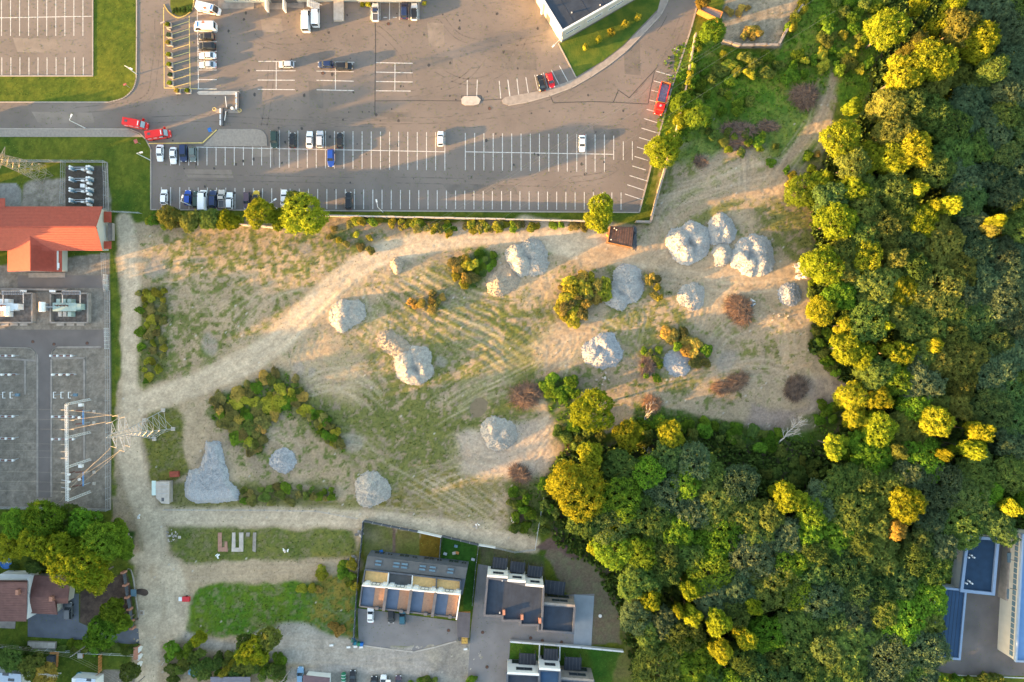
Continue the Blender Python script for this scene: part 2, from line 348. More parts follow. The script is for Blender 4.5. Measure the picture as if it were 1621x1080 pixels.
# dirt roads and wheel tracks
ROADS = [([(196, 352), (206, 420), (208, 520), (205, 590), (212, 640)], 27, PALE), ([(212, 640), (204, 690), (215, 760), (232, 810), (245, 860), (238, 920), (235, 1000), (230, 1100)], 38, PALE),
         ([(225, 640), (300, 612), (380, 578), (440, 540), (500, 480), (560, 425), (640, 392), (740, 374), (860, 368), (965, 372)], 36, PALE),
         ([(830, 365), (900, 385), (960, 395), (1010, 408)], 44, PALE), ([(930, 410), (1010, 402), (1060, 418), (1150, 430), (1260, 440), (1290, 520)], 30, SAND),
         ([(240, 815), (330, 820), (450, 818), (600, 824), (720, 845), (840, 862)], 30, PALE), ([(250, 905), (330, 905), (440, 900), (560, 895)], 26, SAND),
         ([(420, 1022), (500, 1028), (600, 1045), (720, 1050)], 52, (.36, .32, .27)), ([(285, 1000), (330, 1020), (420, 1030)], 16, (.33, .29, .24)), ([(450, 1000), (485, 1000), (520, 1020)], 26, (.34, .30, .25)), ([(265, 900), (280, 960), (270, 1000)], 40, PALE),
         ([(740, 1040), (640, 1050), (560, 1070), (470, 1085)], 50, (.35, .31, .27)), ([(215, 885), (240, 880)], 20, PALE)]
for pts, wd, c in ROADS:
    b = band(pts, wd, 5); lay(b * .97, c, 0, .55, tuple(v * .86 for v in c), fbm(GX, GY, 16, 5, 4))
lay(area([(650, 1010), (740, 1010), (740, 1075), (690, 1062)], 6) * .7, (.17, .15, .13), 0, None, (.3, .26, .2))
TR = [[(1040, 400), (1042, 372), (1070, 335), (1120, 305), (1190, 288), (1240, 260), (1290, 205), (1310, 160), (1322, 118)], [(1060, 400), (1058, 372), (1085, 340), (1140, 315), (1220, 300), (1290, 300)],
      [(1028, 395), (1036, 350), (1060, 315), (1110, 280), (1115, 250)], [(1215, 300), (1262, 230), (1300, 180)], [(1110, 270), (1160, 240), (1180, 245)], [(1180, 250), (1182, 290)]]
RUT = [([(960, 450), (1010, 500), (1000, 560), (1040, 600)]), ([(880, 520), (930, 515), (1000, 530)]), ([(1290, 560), (1230, 575), (1140, 580), (1060, 590)]), ([(1300, 560), (1340, 600), (1320, 650), (1260, 670)]),
       ([(560, 520), (600, 545), (640, 530), (600, 505)]), ([(480, 540), (470, 570), (500, 590), (570, 600), (610, 570)]), ([(500, 530), (490, 560), (530, 580), (600, 585)]), ([(700, 620), (800, 560), (850, 520)]), ([(690, 640), (780, 590), (850, 560)]),
       ([(720, 720), (770, 735), (830, 720), (870, 680)]), ([(715, 700), (750, 750), (820, 745)]), ([(1150, 445), (1120, 470), (1105, 520)]), ([(1190, 530), (1240, 500), (1270, 470)]), ([(1060, 430), (1200, 450), (1270, 470)]), ([(650, 800), (740, 790), (820, 800)]), ([(640, 760), (720, 745), (800, 790)]),
       ([(850, 520), (900, 530), (890, 560), (860, 590)]), ([(235, 470), (330, 480), (400, 440)]), ([(640, 400), (720, 420), (760, 460), (850, 470)]), ([(600, 450), (660, 500), (720, 560)])]
ruts = np.zeros(GX.shape)
for pts in TR: lay(band(pts, 11, 4, .3) * .85, (.36, .27, .175), .02, None, (.27, .20, .14), fine)
for pts in TR + RUT + [r[0] for r in ROADS[2:7]]:
    q = smooth_line(pts, 6); dd = sdist(GX + (wx - GX) * .3, GY + (wy - GY) * .3, q, False)
    for off in (5.2, 11.5 if pts in RUT else 8.5): ruts = np.maximum(ruts, np.exp(-((dd - off) / 1.4) ** 2))
rs_ = np.random.default_rng(44)
def scratch(pts, wd, dark):
    q = smooth_line(pts, 5); a = np.array(q); x0, x1, y0, y1 = a[:, 0].min() - 8, a[:, 0].max() + 8, a[:, 1].min() - 8, a[:, 1].max() + 8
    i0, i1 = np.searchsorted(gx, [x0, x1]); j0, j1 = np.searchsorted(gy, [y0, y1]); sl_ = (slice(j0, j1), slice(i0, i1))
    if i1 - i0 < 3 or j1 - j0 < 3: return
    dd = sdist(GX[sl_] + (wx - GX)[sl_] * .12, GY[sl_] + (wy - GY)[sl_] * .12, q, False); m_ = np.exp(-(dd / wd) ** 2) * SOIL[sl_] * (VEG[sl_] < 1.25)
    c_ = np.array((.20, .16, .11) if dark else (.46, .375, .27)); C[sl_] = C[sl_] * (1 - m_[..., None] * .32) + c_ * m_[..., None] * .32; VEG[sl_] *= 1 - m_; scr[sl_] = np.maximum(scr[sl_], m_)
scr = np.zeros(GX.shape)
for sx, sy, ang, ln, k_, cur in [(560, 470, 60, 90, 6, .3), (540, 600, 10, 120, 7, .5), (600, 500, 70, 80, 6, .8), (640, 440, 20, 130, 5, .1), (720, 480, 25, 150, 9, -.1), (760, 540, 28, 130, 8, 0), (800, 590, -28, 110, 6, 0), (760, 620, -25, 120, 6, .1), (880, 545, 80, 100, 7, .3), (920, 520, 0, 110, 6, .4), (850, 700, -50, 110, 6, .3), (740, 740, -10, 140, 7, .3), (700, 790, 30, 150, 8, 0), (780, 800, 40, 120, 7, 0),
    (1080, 440, 10, 150, 6, .1), (1180, 450, 0, 130, 6, -.1), (1240, 520, 60, 100, 7, .4), (1220, 590, 10, 120, 6, .3), (1310, 630, 100, 80, 6, .8), (1150, 530, -40, 90, 5, .4), (1060, 380, 100, 120, 5, .5), (1110, 300, -20, 150, 6, -.1), (1190, 270, -15, 100, 5, 0), (1260, 250, -55, 120, 6, 0), (1300, 170, -75, 110, 4, 0), (1180, 270, 88, 70, 4, 0), (480, 500, -40, 160, 5, .1), (380, 575, -25, 150, 5, 0), (620, 400, -20, 150, 5, .2), (800, 375, 0, 160, 4, 0),
    (205, 480, 90, 160, 4, 0), (212, 650, 92, 150, 5, 0), (240, 880, 88, 150, 6, .1), (400, 820, 1, 200, 5, 0), (560, 823, 3, 180, 5, 0), (740, 850, 12, 160, 5, 0), (360, 905, -2, 160, 4, 0), (540, 1035, 5, 180, 6, 0), (650, 1050, 0, 120, 5, .1), (300, 460, 30, 110, 4, .4), (420, 470, -30, 110, 4, .3), (560, 700, 20, 120, 5, .3), (640, 820, 5, 150, 4, 0), (440, 690, 30, 90, 4, .2), (960, 640, 5, 120, 4, .2)]:
    a_ = math.radians(ang); ux, uy = math.cos(a_), math.sin(a_)
    for k in range(k_ * 2):
        o_ = (k - k_) * 3.6 + rs_.normal(0, 1.6); s0 = rs_.normal(0, ln * .12); l_ = ln * rs_.uniform(.5, 1.05); pts_ = []
        for t_ in (-.5, -.25, 0, .25, .5):
            px_ = sx + ux * (l_ * t_ + s0) - uy * (o_ + cur * ln * t_ * t_ * 1.4); py_ = sy + uy * (l_ * t_ + s0) + ux * (o_ + cur * ln * t_ * t_ * 1.4); pts_.append((px_, py_))
        scratch(pts_, rs_.uniform(1.0, 1.9), rs_.random() < .4)
ruts = np.maximum(ruts, scr * .3)
lay(np.clip(ruts, 0, 1) * SOIL * .30, (.40, .31, .22), 0)
# substation yard and the forest floor
sub_y = [(-40, 335), (172, 335), (174, 460), (175, 806), (-40, 802)]
lay(area([(-40, 425), (173, 400), (176, 640), (176, 808), (-40, 804)], 1, False), (.175, .150, .122), .05, 0, (.235, .20, .16), fine * .6 + mid * .4)
lay(area([(40, 290), (72, 285), (100, 282), (172, 262), (172, 340), (30, 340)], 3), (.20, .175, .14), .3, 0, (.26, .23, .19), fine)
lay(area([(104, 262), (166, 262), (168, 330), (104, 330)], 1, False), (.085, .072, .060), .1)
lay(area([(-40, 290), (25, 290), (33, 300), (33, 340), (-40, 340)], 1, False), (.23, .22, .20), 0)
lay(area([(30, 845), (215, 840), (205, 870), (0, 880)], 4), (.035, .075, .012), .4)
FOR = [(1420, -40), (1400, 30), (1385, 110), (1370, 175), (1330, 215), (1300, 260), (1270, 300), (1278, 330), (1285, 450), (1285, 560), (1350, 620), (1340, 650), (1310, 700), (1200, 700), (1140, 690), (1060, 690), (985, 700), (895, 700), (872, 750), (858, 800), (880, 860), (935, 885), (985, 990), (1010, 1120), (1470, 1120), (1470, 1075), (1480, 940), (1520, 850), (1662, 830), (1662, -40)]
mf = area(FOR, 8); lay(mf, FOREST, 1.0, .4, (.12, .085, .065)); lay(area([(1160, 712), (1230, 705), (1310, 715), (1320, 760), (1230, 775), (1160, 745)], 9) * .75, (.17, .125, .095), .35, .4, (.075, .105, .03), fine * .5 + mid * .5)
lay(area([(1600, -200), (13000, -12000), (13000, 820), (1640, 820)], 5, False), FOREST, .5)
# gardens behind the houses
lay(area([(871, 862), (945, 878), (968, 905), (980, 960), (982, 1022), (935, 1022), (912, 960), (870, 900), (858, 880)], 1.5), (.155, .115, .080), .15, 0, (.13, .12, .07), fine)
lay(area([(847, 862), (870, 850), (940, 862), (956, 880), (910, 880)], 2), (.13, .085, .07), .1)
lay(area([(575, 826), (623, 836), (621, 886), (577, 880)], .8, False), (.17, .145, .075), .3, 0, (.11, .12, .03), mid)
lay(area([(628, 838), (665, 843), (661, 890), (626, 886)], .8, False), (.12, .125, .028), .3, 0, (.16, .13, .05), mid)
lay(area([(665.5, 843), (699, 848), (695, 892), (662, 890)], .8, False), (.15, .095, .012), .3, 0, (.12, .085, .010), mid)
lay(area([(622, 836), (627.5, 837), (625, 888), (620, 888)], .5, False), (.14, .095, .07), 0)
lay(area([(700, 848), (756, 861), (748, 966), (733, 965), (738, 902), (697, 895)], .8, False), (.028, .085, .010), .1, 0, (.035, .095, .012), fine)
lay(area([(760, 863), (862, 880), (862, 915), (760, 895)], 1, False), (.045, .085, .012), .3, 0, (.10, .09, .045), mid)
lay(area([(127, 938), (150, 925), (200, 905), (208, 930), (211, 980), (140, 992), (125, 985)], 1.2, False), (.062, .045, .037), .02, 0, (.085, .062, .048), fine)
lay(area([(806, 1015), (985, 1028), (975, 1070), (955, 1100), (806, 1100)], 1, False), (.035, .10, .010), .3, 0, (.07, .11, .012), mid)
lay(area([(984, 1028), (1020, 950), (1040, 1000), (1060, 1120), (960, 1120), (975, 1070)], 4), (.11, .125, .022), .5, 0, (.15, .13, .04), mid)
lay(area([(165, 1060), (214, 1063), (214, 1110), (120, 1110)], 1, False), (.20, .165, .13), 0)
lay(area([(470, 1062), (740, 1074), (740, 1120), (470, 1120)], 3, False), (.24, .22, .19), 0)
# relief
sheetmask = np.zeros(GX.shape)
far = sm(0, 40, np.maximum(np.maximum(-36 - GX, GX - 1655), np.maximum(-34 - GY, GY - 1112)))
S2 = SOIL * (1 - far)
hn = (fbm(GX, GY, 46, 201, 3, .5) - .5) * .34 + (fbm(GX, GY, 9, 211, 3, .65) - .5) * .15
Z = S2 * (hn - ruts * .10) + S2 * sa * st * .07 + S2 * sb * st2 * .06
Z += (sdist(GX, GY, [(r, s) for r, s in smooth_line([(300, 628), (345, 606), (420, 572), (480, 520), (540, 462), (560, 445)], 4)], False) < 3) * .12 * S2
# small clods and stones
Z += S2 * (spk ** 14) * .12; C[:] = C * (.74 + .52 * fine[..., None]) * (1 + (spk[..., None] - .5) * .14)
C[:] = np.where((spk > .9985)[..., None] & (S2 > .5)[..., None] & (VEG < 1.2)[..., None], np.array([.42, .38, .32])[None, None], C)
C[:] = C * (1 - far[..., None]) + np.array((.085, .10, .03)) * far[..., None]
pond = [(746, 640), (752, 631), (765, 629), (773, 638), (771, 650), (762, 660), (749, 662), (744, 652)]
pm = area(pond, 3, False); Z = Z * (1 - pm) - .18 * pm; lay(area(pond, 5, False) * .6, (.20, .165, .12), 0)
gz = lambda x, y: float(Z[np.abs(gy - y).argmin(), np.abs(gx - x).argmin()])
gv = np.stack([(GX - CX) / K, (CY - GY) / K, Z], -1).reshape(-1, 3)
ny, nx = GX.shape; ii = np.arange(ny * nx).reshape(ny, nx)
gf = np.stack([ii[1:, :-1], ii[1:, 1:], ii[:-1, 1:], ii[:-1, :-1]], -1).reshape(-1, 4)
gm = npmesh('ground', gv, gf)
ca = gm.color_attributes.new('soil_colour', 'FLOAT_COLOR', 'POINT')
ca.data.foreach_set('color', np.concatenate([np.clip(C, 0, 1), np.ones(C.shape[:2] + (1,))], -1).astype(np.float32).ravel())
gmat = bpy.data.materials.new('soil_and_turf'); gmat.use_nodes = True; n = gmat.node_tree; b = n.nodes['Principled BSDF']; b.inputs['Roughness'].default_value = .95; b.inputs['Specular IOR Level'].default_value = .15
at = n.nodes.new('ShaderNodeAttribute'); at.attribute_name = 'soil_colour'
tc = n.nodes.new('ShaderNodeTexCoord'); no = n.nodes.new('ShaderNodeTexNoise'); no.inputs['Scale'].default_value = 1.5; no.inputs['Detail'].default_value = 9; no.inputs['Roughness'].default_value = .82
n.links.new(tc.outputs['Object'], no.inputs['Vector'])
mr = n.nodes.new('ShaderNodeMapRange'); mr.inputs[1].default_value = .3; mr.inputs[2].default_value = .7; mr.inputs[3].default_value = .62; mr.inputs[4].default_value = 1.38
n.links.new(no.outputs['Fac'], mr.inputs[0])
mm = n.nodes.new('ShaderNodeVectorMath'); mm.operation = 'SCALE'; n.links.new(at.outputs['Color'], mm.inputs[0]); n.links.new(mr.outputs[0], mm.inputs['Scale']); n.links.new(mm.outputs[0], b.inputs['Base Color'])
bp = n.nodes.new('ShaderNodeBump'); bp.inputs['Distance'].default_value = .05; bp.inputs['Strength'].default_value = .7; n.links.new(no.outputs['Fac'], bp.inputs['Height']); n.links.new(bp.outputs[0], b.inputs['Normal'])
go = link('ground', gm, gmat); tag(go, kind='structure', label='bare sandy plot with weeds, lawns and forest floor around it')
wm = mat('muddy_water', (.17, .13, .075), .12, .08, .8, spec=.5)
struct('puddle_water', MB().sheet([p[:2] for p in Q([(x + (x - 759) * .1, y + (y - 646) * .1) for x, y in pond])], -.09), wm, 'muddy brown puddle beside the gravel heap').data.update()

# ---------------------------------------------------------------- asphalt, kerbs, markings
def arc(pts): return smooth_line(pts, 6)
east_kerb = [(1112, -20), (1103, 12), (1094, 45), (1078, 95), (1063, 140), (1051, 185), (1036, 240), (1024, 290), (1012, 336)]
car_park_poly = [(262, -20), (1112, -20)] + east_kerb[1:] + [(240, 331.5), (240, 300), (240, 236), (232, 222), (222, 212), (205, 204), (-20, 203.5), (-20, 162.5), (172, 162.5)] + arc([(172, 162.5), (195, 156), (211, 142), (216, 125)]) + [(217, 60), (217, -20)]
lot = struct('car_park_asphalt', MB().sheet([p[:2] for p in Q(car_park_poly)], .02), M['asphalt'], 'worn grey asphalt of the car park and its access road')
lot2 = struct('upper_lot_asphalt', MB().sheet([p[:2] for p in Q([(-60, -60), (146.5, -60), (146.5, 120), (-60, 120)])], .02), M['asphalt'], 'asphalt of the empty lot inside the corner lawn')
def kerb(name, pts, wd=.30, h=.13, m='kerb', closed=False, parent=None):
    pts = Q(pts); mb = MB(); n_ = len(pts)
    for i in range(n_ if closed else n_ - 1):
        a, c = pts[i], pts[(i + 1) % n_]; dv = (c - a).normalized() * (wd * .25)
        mb.beam((a.x - dv.x, a.y - dv.y, h / 2 - .05), (c.x + dv.x, c.y + dv.y, h / 2 - .05), wd, h + .1)
    return struct(name, mb, M[m])
kerb('kerb', east_kerb, .4); kerb('kerb', [(1012, 336.5), (240, 332)]); kerb('kerb', [(239, 332), (239, 236), (231, 221), (221, 211)])
kerb('kerb', [(-20, 162)] + [(172, 162)] + arc([(172, 162), (195, 155.5), (210.5, 141.5), (216, 125)]) + [(216.5, 60), (216.5, -20)])
kerb('kerb', [(147, -20), (147, 120.5), (-20, 120.5)]); kerb('kerb', [(-20, 204), (205, 204.5), (221, 211)])
def pave(name, pts, m='paving', z=.10, k=True, lab=None):
    o = struct(name, MB().prism([p[:2] for p in Q(pts)], -.1, z), M[m], lab); return o
pave('pavement', [(-20, 205), (203, 205), (219, 212), (226, 217), (-20, 217)])
isl = [(262, 233), (322, 232), (346, 204.5), (408, 204.5)] + arc([(408, 204.5), (418, 209), (423, 220), (423.5, 231)]) + [(400, 232)]
pave('paved_island', [(322, 231.5), (347, 204.5), (405, 204.5)] + arc([(405, 204.5), (416, 208), (422, 217), (423.5, 231.5)]), 'paving', .12)
kerb('painted_kerb', [(236, 227.5), (321, 226.5), (343, 206)], .25, .14, 'paint_yellow')
sw = [(1062, -20), (1056, 5), (1046, 24), (1020, 52), (990, 82), (962, 104), (935, 122), (905, 139), (870, 152), (835, 162), (805, 167)]
sw2 = [(796, 164), (794, 159), (800, 154), (850, 145), (895, 131), (913, 124), (955, 98), (985, 75), (1040, 20), (1050, -20)]
pave('pavement', arc(sw) + sw2, 'concrete', .12); kerb('kerb', sw, .3, .15)
struct('lawn', MB().prism([p[:2] for p in Q([(885, 70), (1008, -1), (1052, -20), (1046, 10), (985, 73), (955, 96), (912, 122)])], -.1, .09),
       mat('corner_turf', (.040, .100, .010), .98, .2, .35, c2=(.10, .125, .014), bump=.06, bscale=2.5), 'triangular lawn by the dark-roofed hall')
kerb('kerb', [(884, 69), (912, 123)], .3, .15)
for pts in ([(730, 157), (735, 152.5), (755, 152.5), (761, 158), (758, 165), (750, 167), (736, 167), (731, 164)],): pave('traffic_island', pts, 'concrete_pale', .15)
pave('gate_island', [(312, 147), (315, 144.5), (378, 144.5), (381, 147.5), (378, 150.5), (315, 150.5)], 'concrete_pale', .15)
pave('gate_island', [(338, 175), (342, 172.5), (378, 172.5), (383, 176), (379, 179), (343, 179)], 'concrete', .15)
struct('flower_island', MB().prism([p[:2] for p in Q([(270, -20)] + arc([(270, -5), (271, 14), (281, 25), (296, 22), (305, 8), (307, -10)]))], -.1, .12), mat('island_turf', (.08, .10, .012), .98, .25, .5, bump=.05, bscale=3), 'half-round planted island edged in yellow')
kerb('painted_kerb', arc([(260, 8), (268, 20), (282, 28), (297, 23), (306, 10), (307, -10)]), .28, .16, 'paint_yellow')

line_mesh = {}
def mark(x0, y0, x1, y1, parent=None, wd=.20, m='paint', z=.026):
    a, c = P(x0, y0), P(x1, y1); L = (c - a).length; key = (round(L, 1), wd, m)
    if key not in line_mesh:
        hh, ww = L / 2, wd / 2; mb = MB().add([(-hh, -ww, 0), (hh, -ww, 0), (hh, ww, 0), (-hh, ww, 0)], [(0, 1, 2, 3)]); me = mb.mesh('painted_line'); me.materials.append(M[m]); line_mesh[key] = me
    o = link('painted_line', line_mesh[key], parent=parent or lot); e = (a + c) / 2; o.location = (e.x, e.y, z + random.random() * .003); o.rotation_euler = (0, 0, math.atan2(c.y - a.y, c.x - a.x)); return o
def zx(x, o=400): return x / 3.954 + o
for i in range(10): mark(2.5 + i * 14.32, -10, 2.5 + i * 14.32, 57, lot2); mark(3 + i * 14.32, 91, 3 + i * 14.32, 119, lot2)
mark(-10, 28.6, 145, 26, lot2)
for i in range(11): mark(270 + 14.42 * i, 232.5, 270 + 14.42 * i, 262)
mark(299, 232.8, 704, 240.5)
for i, x in enumerate([112,168,227,283,342,398,456,512,571,628,685,742,800,857,914,971,1030,1088,1145,1203]): mark(zx(x), 206.5 + i * .16, zx(x), 265.5 + i * .25)
for i, x in enumerate([736.6,751.3,766,780.7,795.4,810,824.8,839.5,853.9,868.8,883.7,898,913,927.5,942,956.8]): mark(x, 210.5 + i * .18, x, 269.8 + i * .2)
mark(971.5, 215, 971.5, 253); mark(986.6, 224, 986.6, 253.5); mark(1001, 224, 1001, 253.5); mark(736.6, 240.5, 971.5, 244.5)
for i in range(51):
    x = 255.6 + i * 14.55
    if x < 984: mark(x, 296.5 + i * .17, x, 330.3 + i * .04)
for a in [(945,447,1052,478),(930,507,1040,538),(915,566,960,577),(902,627,945,637),(885,685,995,717),(868,743,977,777),(853,803,960,835),(838,862,922,887),(824,921,900,945),(809,980,893,1005),(795,1040,880,1065),(1055,305,1100,318)]:
    mark(zx(a[0], 800), a[1] / 3.954, zx(a[2], 800), a[3] / 3.954)
for a in [(778,230,885,263),(763,287,870,322),(748,345,855,381)]: mark(zx(a[0], 800), 220 + a[1] / 3.954, zx(a[2], 800), 220 + a[3] / 3.954)
for a in [(35,385,270,385),(22,443,268,444),(32,502,264,503),(32,560,264,562),(148,385,147,560),(510,389,635,391),(400,446,633,450),(400,503,633,509),(400,563,635,568),(518,391,518,562),(772,393,1002,397),(772,452,1002,457),(772,511,1002,514),(772,569,990,571),(891,394,890,565),
          (1343,500,1343,613),(1406,500,1402,613),(1543,507,1553,617),(1598,503,1612,612)]: mark(zx(a[0]), a[1] / 3.954, zx(a[2]), a[3] / 3.954)
for a in [(15,500,28,612),(72,492,85,606),(128,484,146,596),(183,470,209,581),(238,455,268,562),(287,438,340,537),(338,413,395,517)]: mark(zx(a[0], 800), a[1] / 3.954, zx(a[2], 800), a[3] / 3.954)
mark(312.3, 18, 314.3, 141)
for y in (22.5, 37, 51.5, 66.3, 81.5, 96.5, 111, 126.3, 141): mark(312.5, y, 343, y)
for x in (586.4,601.6,616.7,632.2,647.3,663): mark(x, 2, x, 31.5)
for x in (610, 625): mark(x - 3, 27.8, x + 3, 27.8)
mark(259, 12, 260, 140, m='paint_yellow'); mark(299.5, 25, 301, 140, m='paint_yellow'); mark(260, 139.5, 343, 141.5, m='paint_yellow')
for i in range(9): mark(273, 42.5 + i * 12, 299, 34 + i * 12.2, m='paint_yellow', wd=.16)
# tar joints, patched seams and oil stains
def seam(pts, wd=.22): 
    p = Q(pts); mb = MB()
    for a, c in zip(p[:-1], p[1:]): mb.beam((a.x, a.y, .02), (c.x, c.y, .02), wd, .012)
    o = link('tar_seam', mb.mesh('tar_seam'), M['crack'], lot)
seam(smooth_line([(594, 33), (594.5, 80), (593.8, 130), (593.5, 182)], 5)); seam([(593.5, 160), (650, 159.5), (731, 160), (730, 152), (762, 152), (762, 159), (796, 157), (850, 151), (900, 136)], .18); seam([(872, 154), (876, 163), (935, 161), (971, 162), (979, 143), (996, 155), (1040, 107)])
seam([(971, 162), (1026, 165), (1030, 140), (1036, 113)]); seam([(1056, 25), (1047, 42), (1040, 50)], .15); seam([(433, 222), (434, 262)], .12)
M['tyre_mark'] = mat('tyre_mark', (.143, .121, .107), .9, .25, .6)
def tyre(pts):
    mb = MB(); q = Q(smooth_line(pts, 8))
    for o_ in (-.8, .8):
        for a, c in zip(q[:-1], q[1:]):
            dv = (c - a).normalized(); nn = Vector((-dv.y, dv.x, 0)) * o_; w2 = Vector((-dv.y, dv.x, 0)) * .14; A_, B_ = a + nn, c + nn
            mb.add([(A_ - w2)[:2] + (.0222,), (B_ - w2)[:2] + (.0222,), (B_ + w2)[:2] + (.0222,), (A_ + w2)[:2] + (.0222,)], [(0, 1, 2, 3)])
    link('tyre_mark', mb.mesh('tyre_mark'), M['tyre_mark'], lot)
for tp_ in ([(597, 45), (615, 60), (640, 90), (650, 130)], [(700, 30), (730, 60), (790, 70), (860, 60)], [(690, 110), (740, 130), (800, 110), (830, 60)], [(640, 150), (700, 140), (740, 120), (770, 85)], [(480, 190), (600, 192), (760, 185), (900, 150), (1000, 60)], [(240, 190), (330, 188), (480, 195), (620, 196)], [(430, 100), (426, 150), (418, 200)], [(250, 30), (245, 110), (225, 160), (120, 175)], [(900, 285), (960, 275), (1000, 240), (1020, 190)], [(620, 285), (760, 288), (900, 292)], [(280, 280), (420, 283), (560, 286)], [(1010, 150), (1050, 100), (1080, 30)], [(400, 60), (440, 75), (500, 70)]): tyre(tp_)
M['patch_dark'] = mat('asphalt_patch', (.135, .118, .105), .9, .15, .3, bump=.01); M['patch_pale'] = mat('asphalt_patch_pale', (.20, .168, .142), .9, .15, .3, bump=.01)
for i, (x, y, w_, h_, k_) in enumerate([(245, 58, 8, 6, 1), (420, 240, 22, 9, 0), (560, 330, 26, 6, 1), (700, 100, 18, 10, 1), (820, 95, 30, 16, 1), (870, 60, 16, 24, 0), (620, 185, 34, 8, 1), (500, 150, 12, 22, 1), (960, 210, 22, 12, 1), (1000, 90, 14, 30, 1), (330, 275, 40, 7, 0), (760, 300, 60, 8, 1), (60, 72, 40, 12, 0), (100, 186, 50, 9, 0), (430, 40, 18, 12, 0), (690, 55, 14, 20, 0)]):
    p = [(x - w_, y - h_), (x + w_ * .9, y - h_ * .85), (x + w_, y + h_), (x - w_ * .8, y + h_ * .9)]; link('asphalt_patch', MB().sheet([q[:2] for q in Q(smooth_line(p + p[:1], 1) if k_ else p)], .0212 + i * .00008).mesh('asphalt_patch'), M['patch_dark' if k_ else 'patch_pale'], lot)
for i in range(120):
    x, y = random.uniform(250, 1000), random.uniform(20, 325)
    if inpoly(np.array([x]), np.array([y]), [(300, 10), (860, 10), (860, 130), (1040, 130), (1005, 325), (250, 325), (250, 240), (300, 160)])[0]:
        p = P(x, y); r = random.uniform(.15, .45); mb = MB().sheet([(p.x + r * random.uniform(.6, 1.2) * math.cos(t * .785), p.y + r * 1.3 * random.uniform(.6, 1.2) * math.sin(t * .785)) for t in range(8)], .0235 + i * .0001)
        link('oil_stain', mb.mesh('oil_stain'), M['crack'], lot)
# yard surfaces
struct('yard_road', MB().sheet([p[:2] for p in Q([(28, 436), (166, 436), (166, 456), (28, 456)])], .02), M['asphalt_dark'])
struct('yard_road', MB().sheet([p[:2] for p in Q([(-40, 522), (172, 522), (172, 550), (92, 550), (84, 556), (82, 564), (82, 788), (60, 788), (59, 560), (50, 550), (-40, 550)])], .02), M['asphalt_dark'], 'dark service road between the switchgear bays')
for pts in ([(92, 550), (160, 549.5)], [(81.5, 570), (81.5, 786)], [(59.5, 562), (59.5, 786)], [(40, 572), (40, 624)], [(133.5, 568), (133.5, 735)], [(82, 567), (134, 567)], [(0, 567), (56, 571)]): kerb('cable_channel', pts, .5, .10, 'concrete')
kerb('kerb', arc([(82, 566), (83, 556), (90, 550.5), (110, 549.5)]), .25, .12); kerb('kerb', arc([(57, 572), (56, 560), (48, 552), (30, 550.5), (0, 550)]), .25, .12)
struct('house_yard_paving', MB().sheet([p[:2] for p in Q([(566, 963), (735, 985), (723, 1014), (690, 1022), (655, 1031), (620, 1027), (568, 1020)])], .03), M['pavegrey'], 'grey paved yard in front of the terraced houses')
kerb('kerb', [(576, 1022), (620, 1028), (655, 1032), (690, 1024), (722, 1015)], .35, .16, 'concrete_pale')
struct('house_yard_paving', MB().sheet([p[:2] for p in Q([(757, 893), (800, 900), (800, 945), (941, 940), (935, 1023), (808, 1013), (802, 1100), (739, 1100), (745, 1000)])], .03), M['pavegrey'], 'pale paved yard around the dark flat-roofed houses')
struct('driveway_paving', MB().sheet([p[:2] for p in Q([(44, 968), (90, 972), (92, 955), (114, 940), (125, 940), (125, 985), (140, 992), (219, 995), (221, 1021), (134, 1013), (44, 1008)])], .03), M['paveblue'], 'blue-grey paved driveway of the brown-roofed house')
struct('yard_asphalt', MB().sheet([p[:2] for p in Q([(1530, 938), (1574, 944), (1583, 850), (1603, 845), (1592, 951), (1598, 1040), (1700, 1050), (1700, 1072), (1515, 1068), (1476, 1062), (1476, 1042), (1519, 1045)])], .03), M['asphalt_dark'], 'shaded asphalt yard between the blue-roofed halls')
mark(1515, 1069, 1680, 1076, wd=.3)
# ---------------------------------------------------------------- buildings
def xy(pts): return [p[:2] for p in pts]
def window(parent, top, a, b, z0, z1, out, fm='white_metal', name='window'):
    """window on the wall from a to b (world xy), frame proud of the wall by out; sub-part pane"""
    a, b = Vector((a[0], a[1], 0)), Vector((b[0], b[1], 0)); dv = (b - a).normalized(); nn = Vector((dv.y, -dv.x, 0)) * out; mb = MB(); t = .09
    A, B = a + nn, b + nn
    mb.beam(A + Vector((0, 0, z0)), B + Vector((0, 0, z0)), .1, t); mb.beam(A + Vector((0, 0, z1)), B + Vector((0, 0, z1)), .1, t)
    mb.beam(A + Vector((0, 0, z0)), A + Vector((0, 0, z1)), t, .1); mb.beam(B + Vector((0, 0, z0)), B + Vector((0, 0, z1)), t, .1); mm = (A + B) / 2
    mb.beam(mm + Vector((0, 0, z0)), mm + Vector((0, 0, z1)), t, .1)
    f = part(name, mb, M[fm], parent)
    g = MB(); q = nn * .6; g.add([a + q + Vector((0, 0, z0)), b + q + Vector((0, 0, z0)), b + q + Vector((0, 0, z1)), a + q + Vector((0, 0, z1))], [(0, 1, 2, 3)])
    sub('pane', g, M['glass'], f, top); return f
def parapet(mb, pts, z0, z1, wd=.35):
    n_ = len(pts)
    for i in range(n_):
        a, c = Vector((*pts[i], 0)), Vector((*pts[(i+1) % n_], 0)); dv = (c - a).normalized() * wd * .5
        mb.beam((a.x - dv.x, a.y - dv.y, (z0 + z1) / 2 + i * .002), (c.x + dv.x, c.y + dv.y, (z0 + z1) / 2 + i * .002), wd, z1 - z0)
    return mb
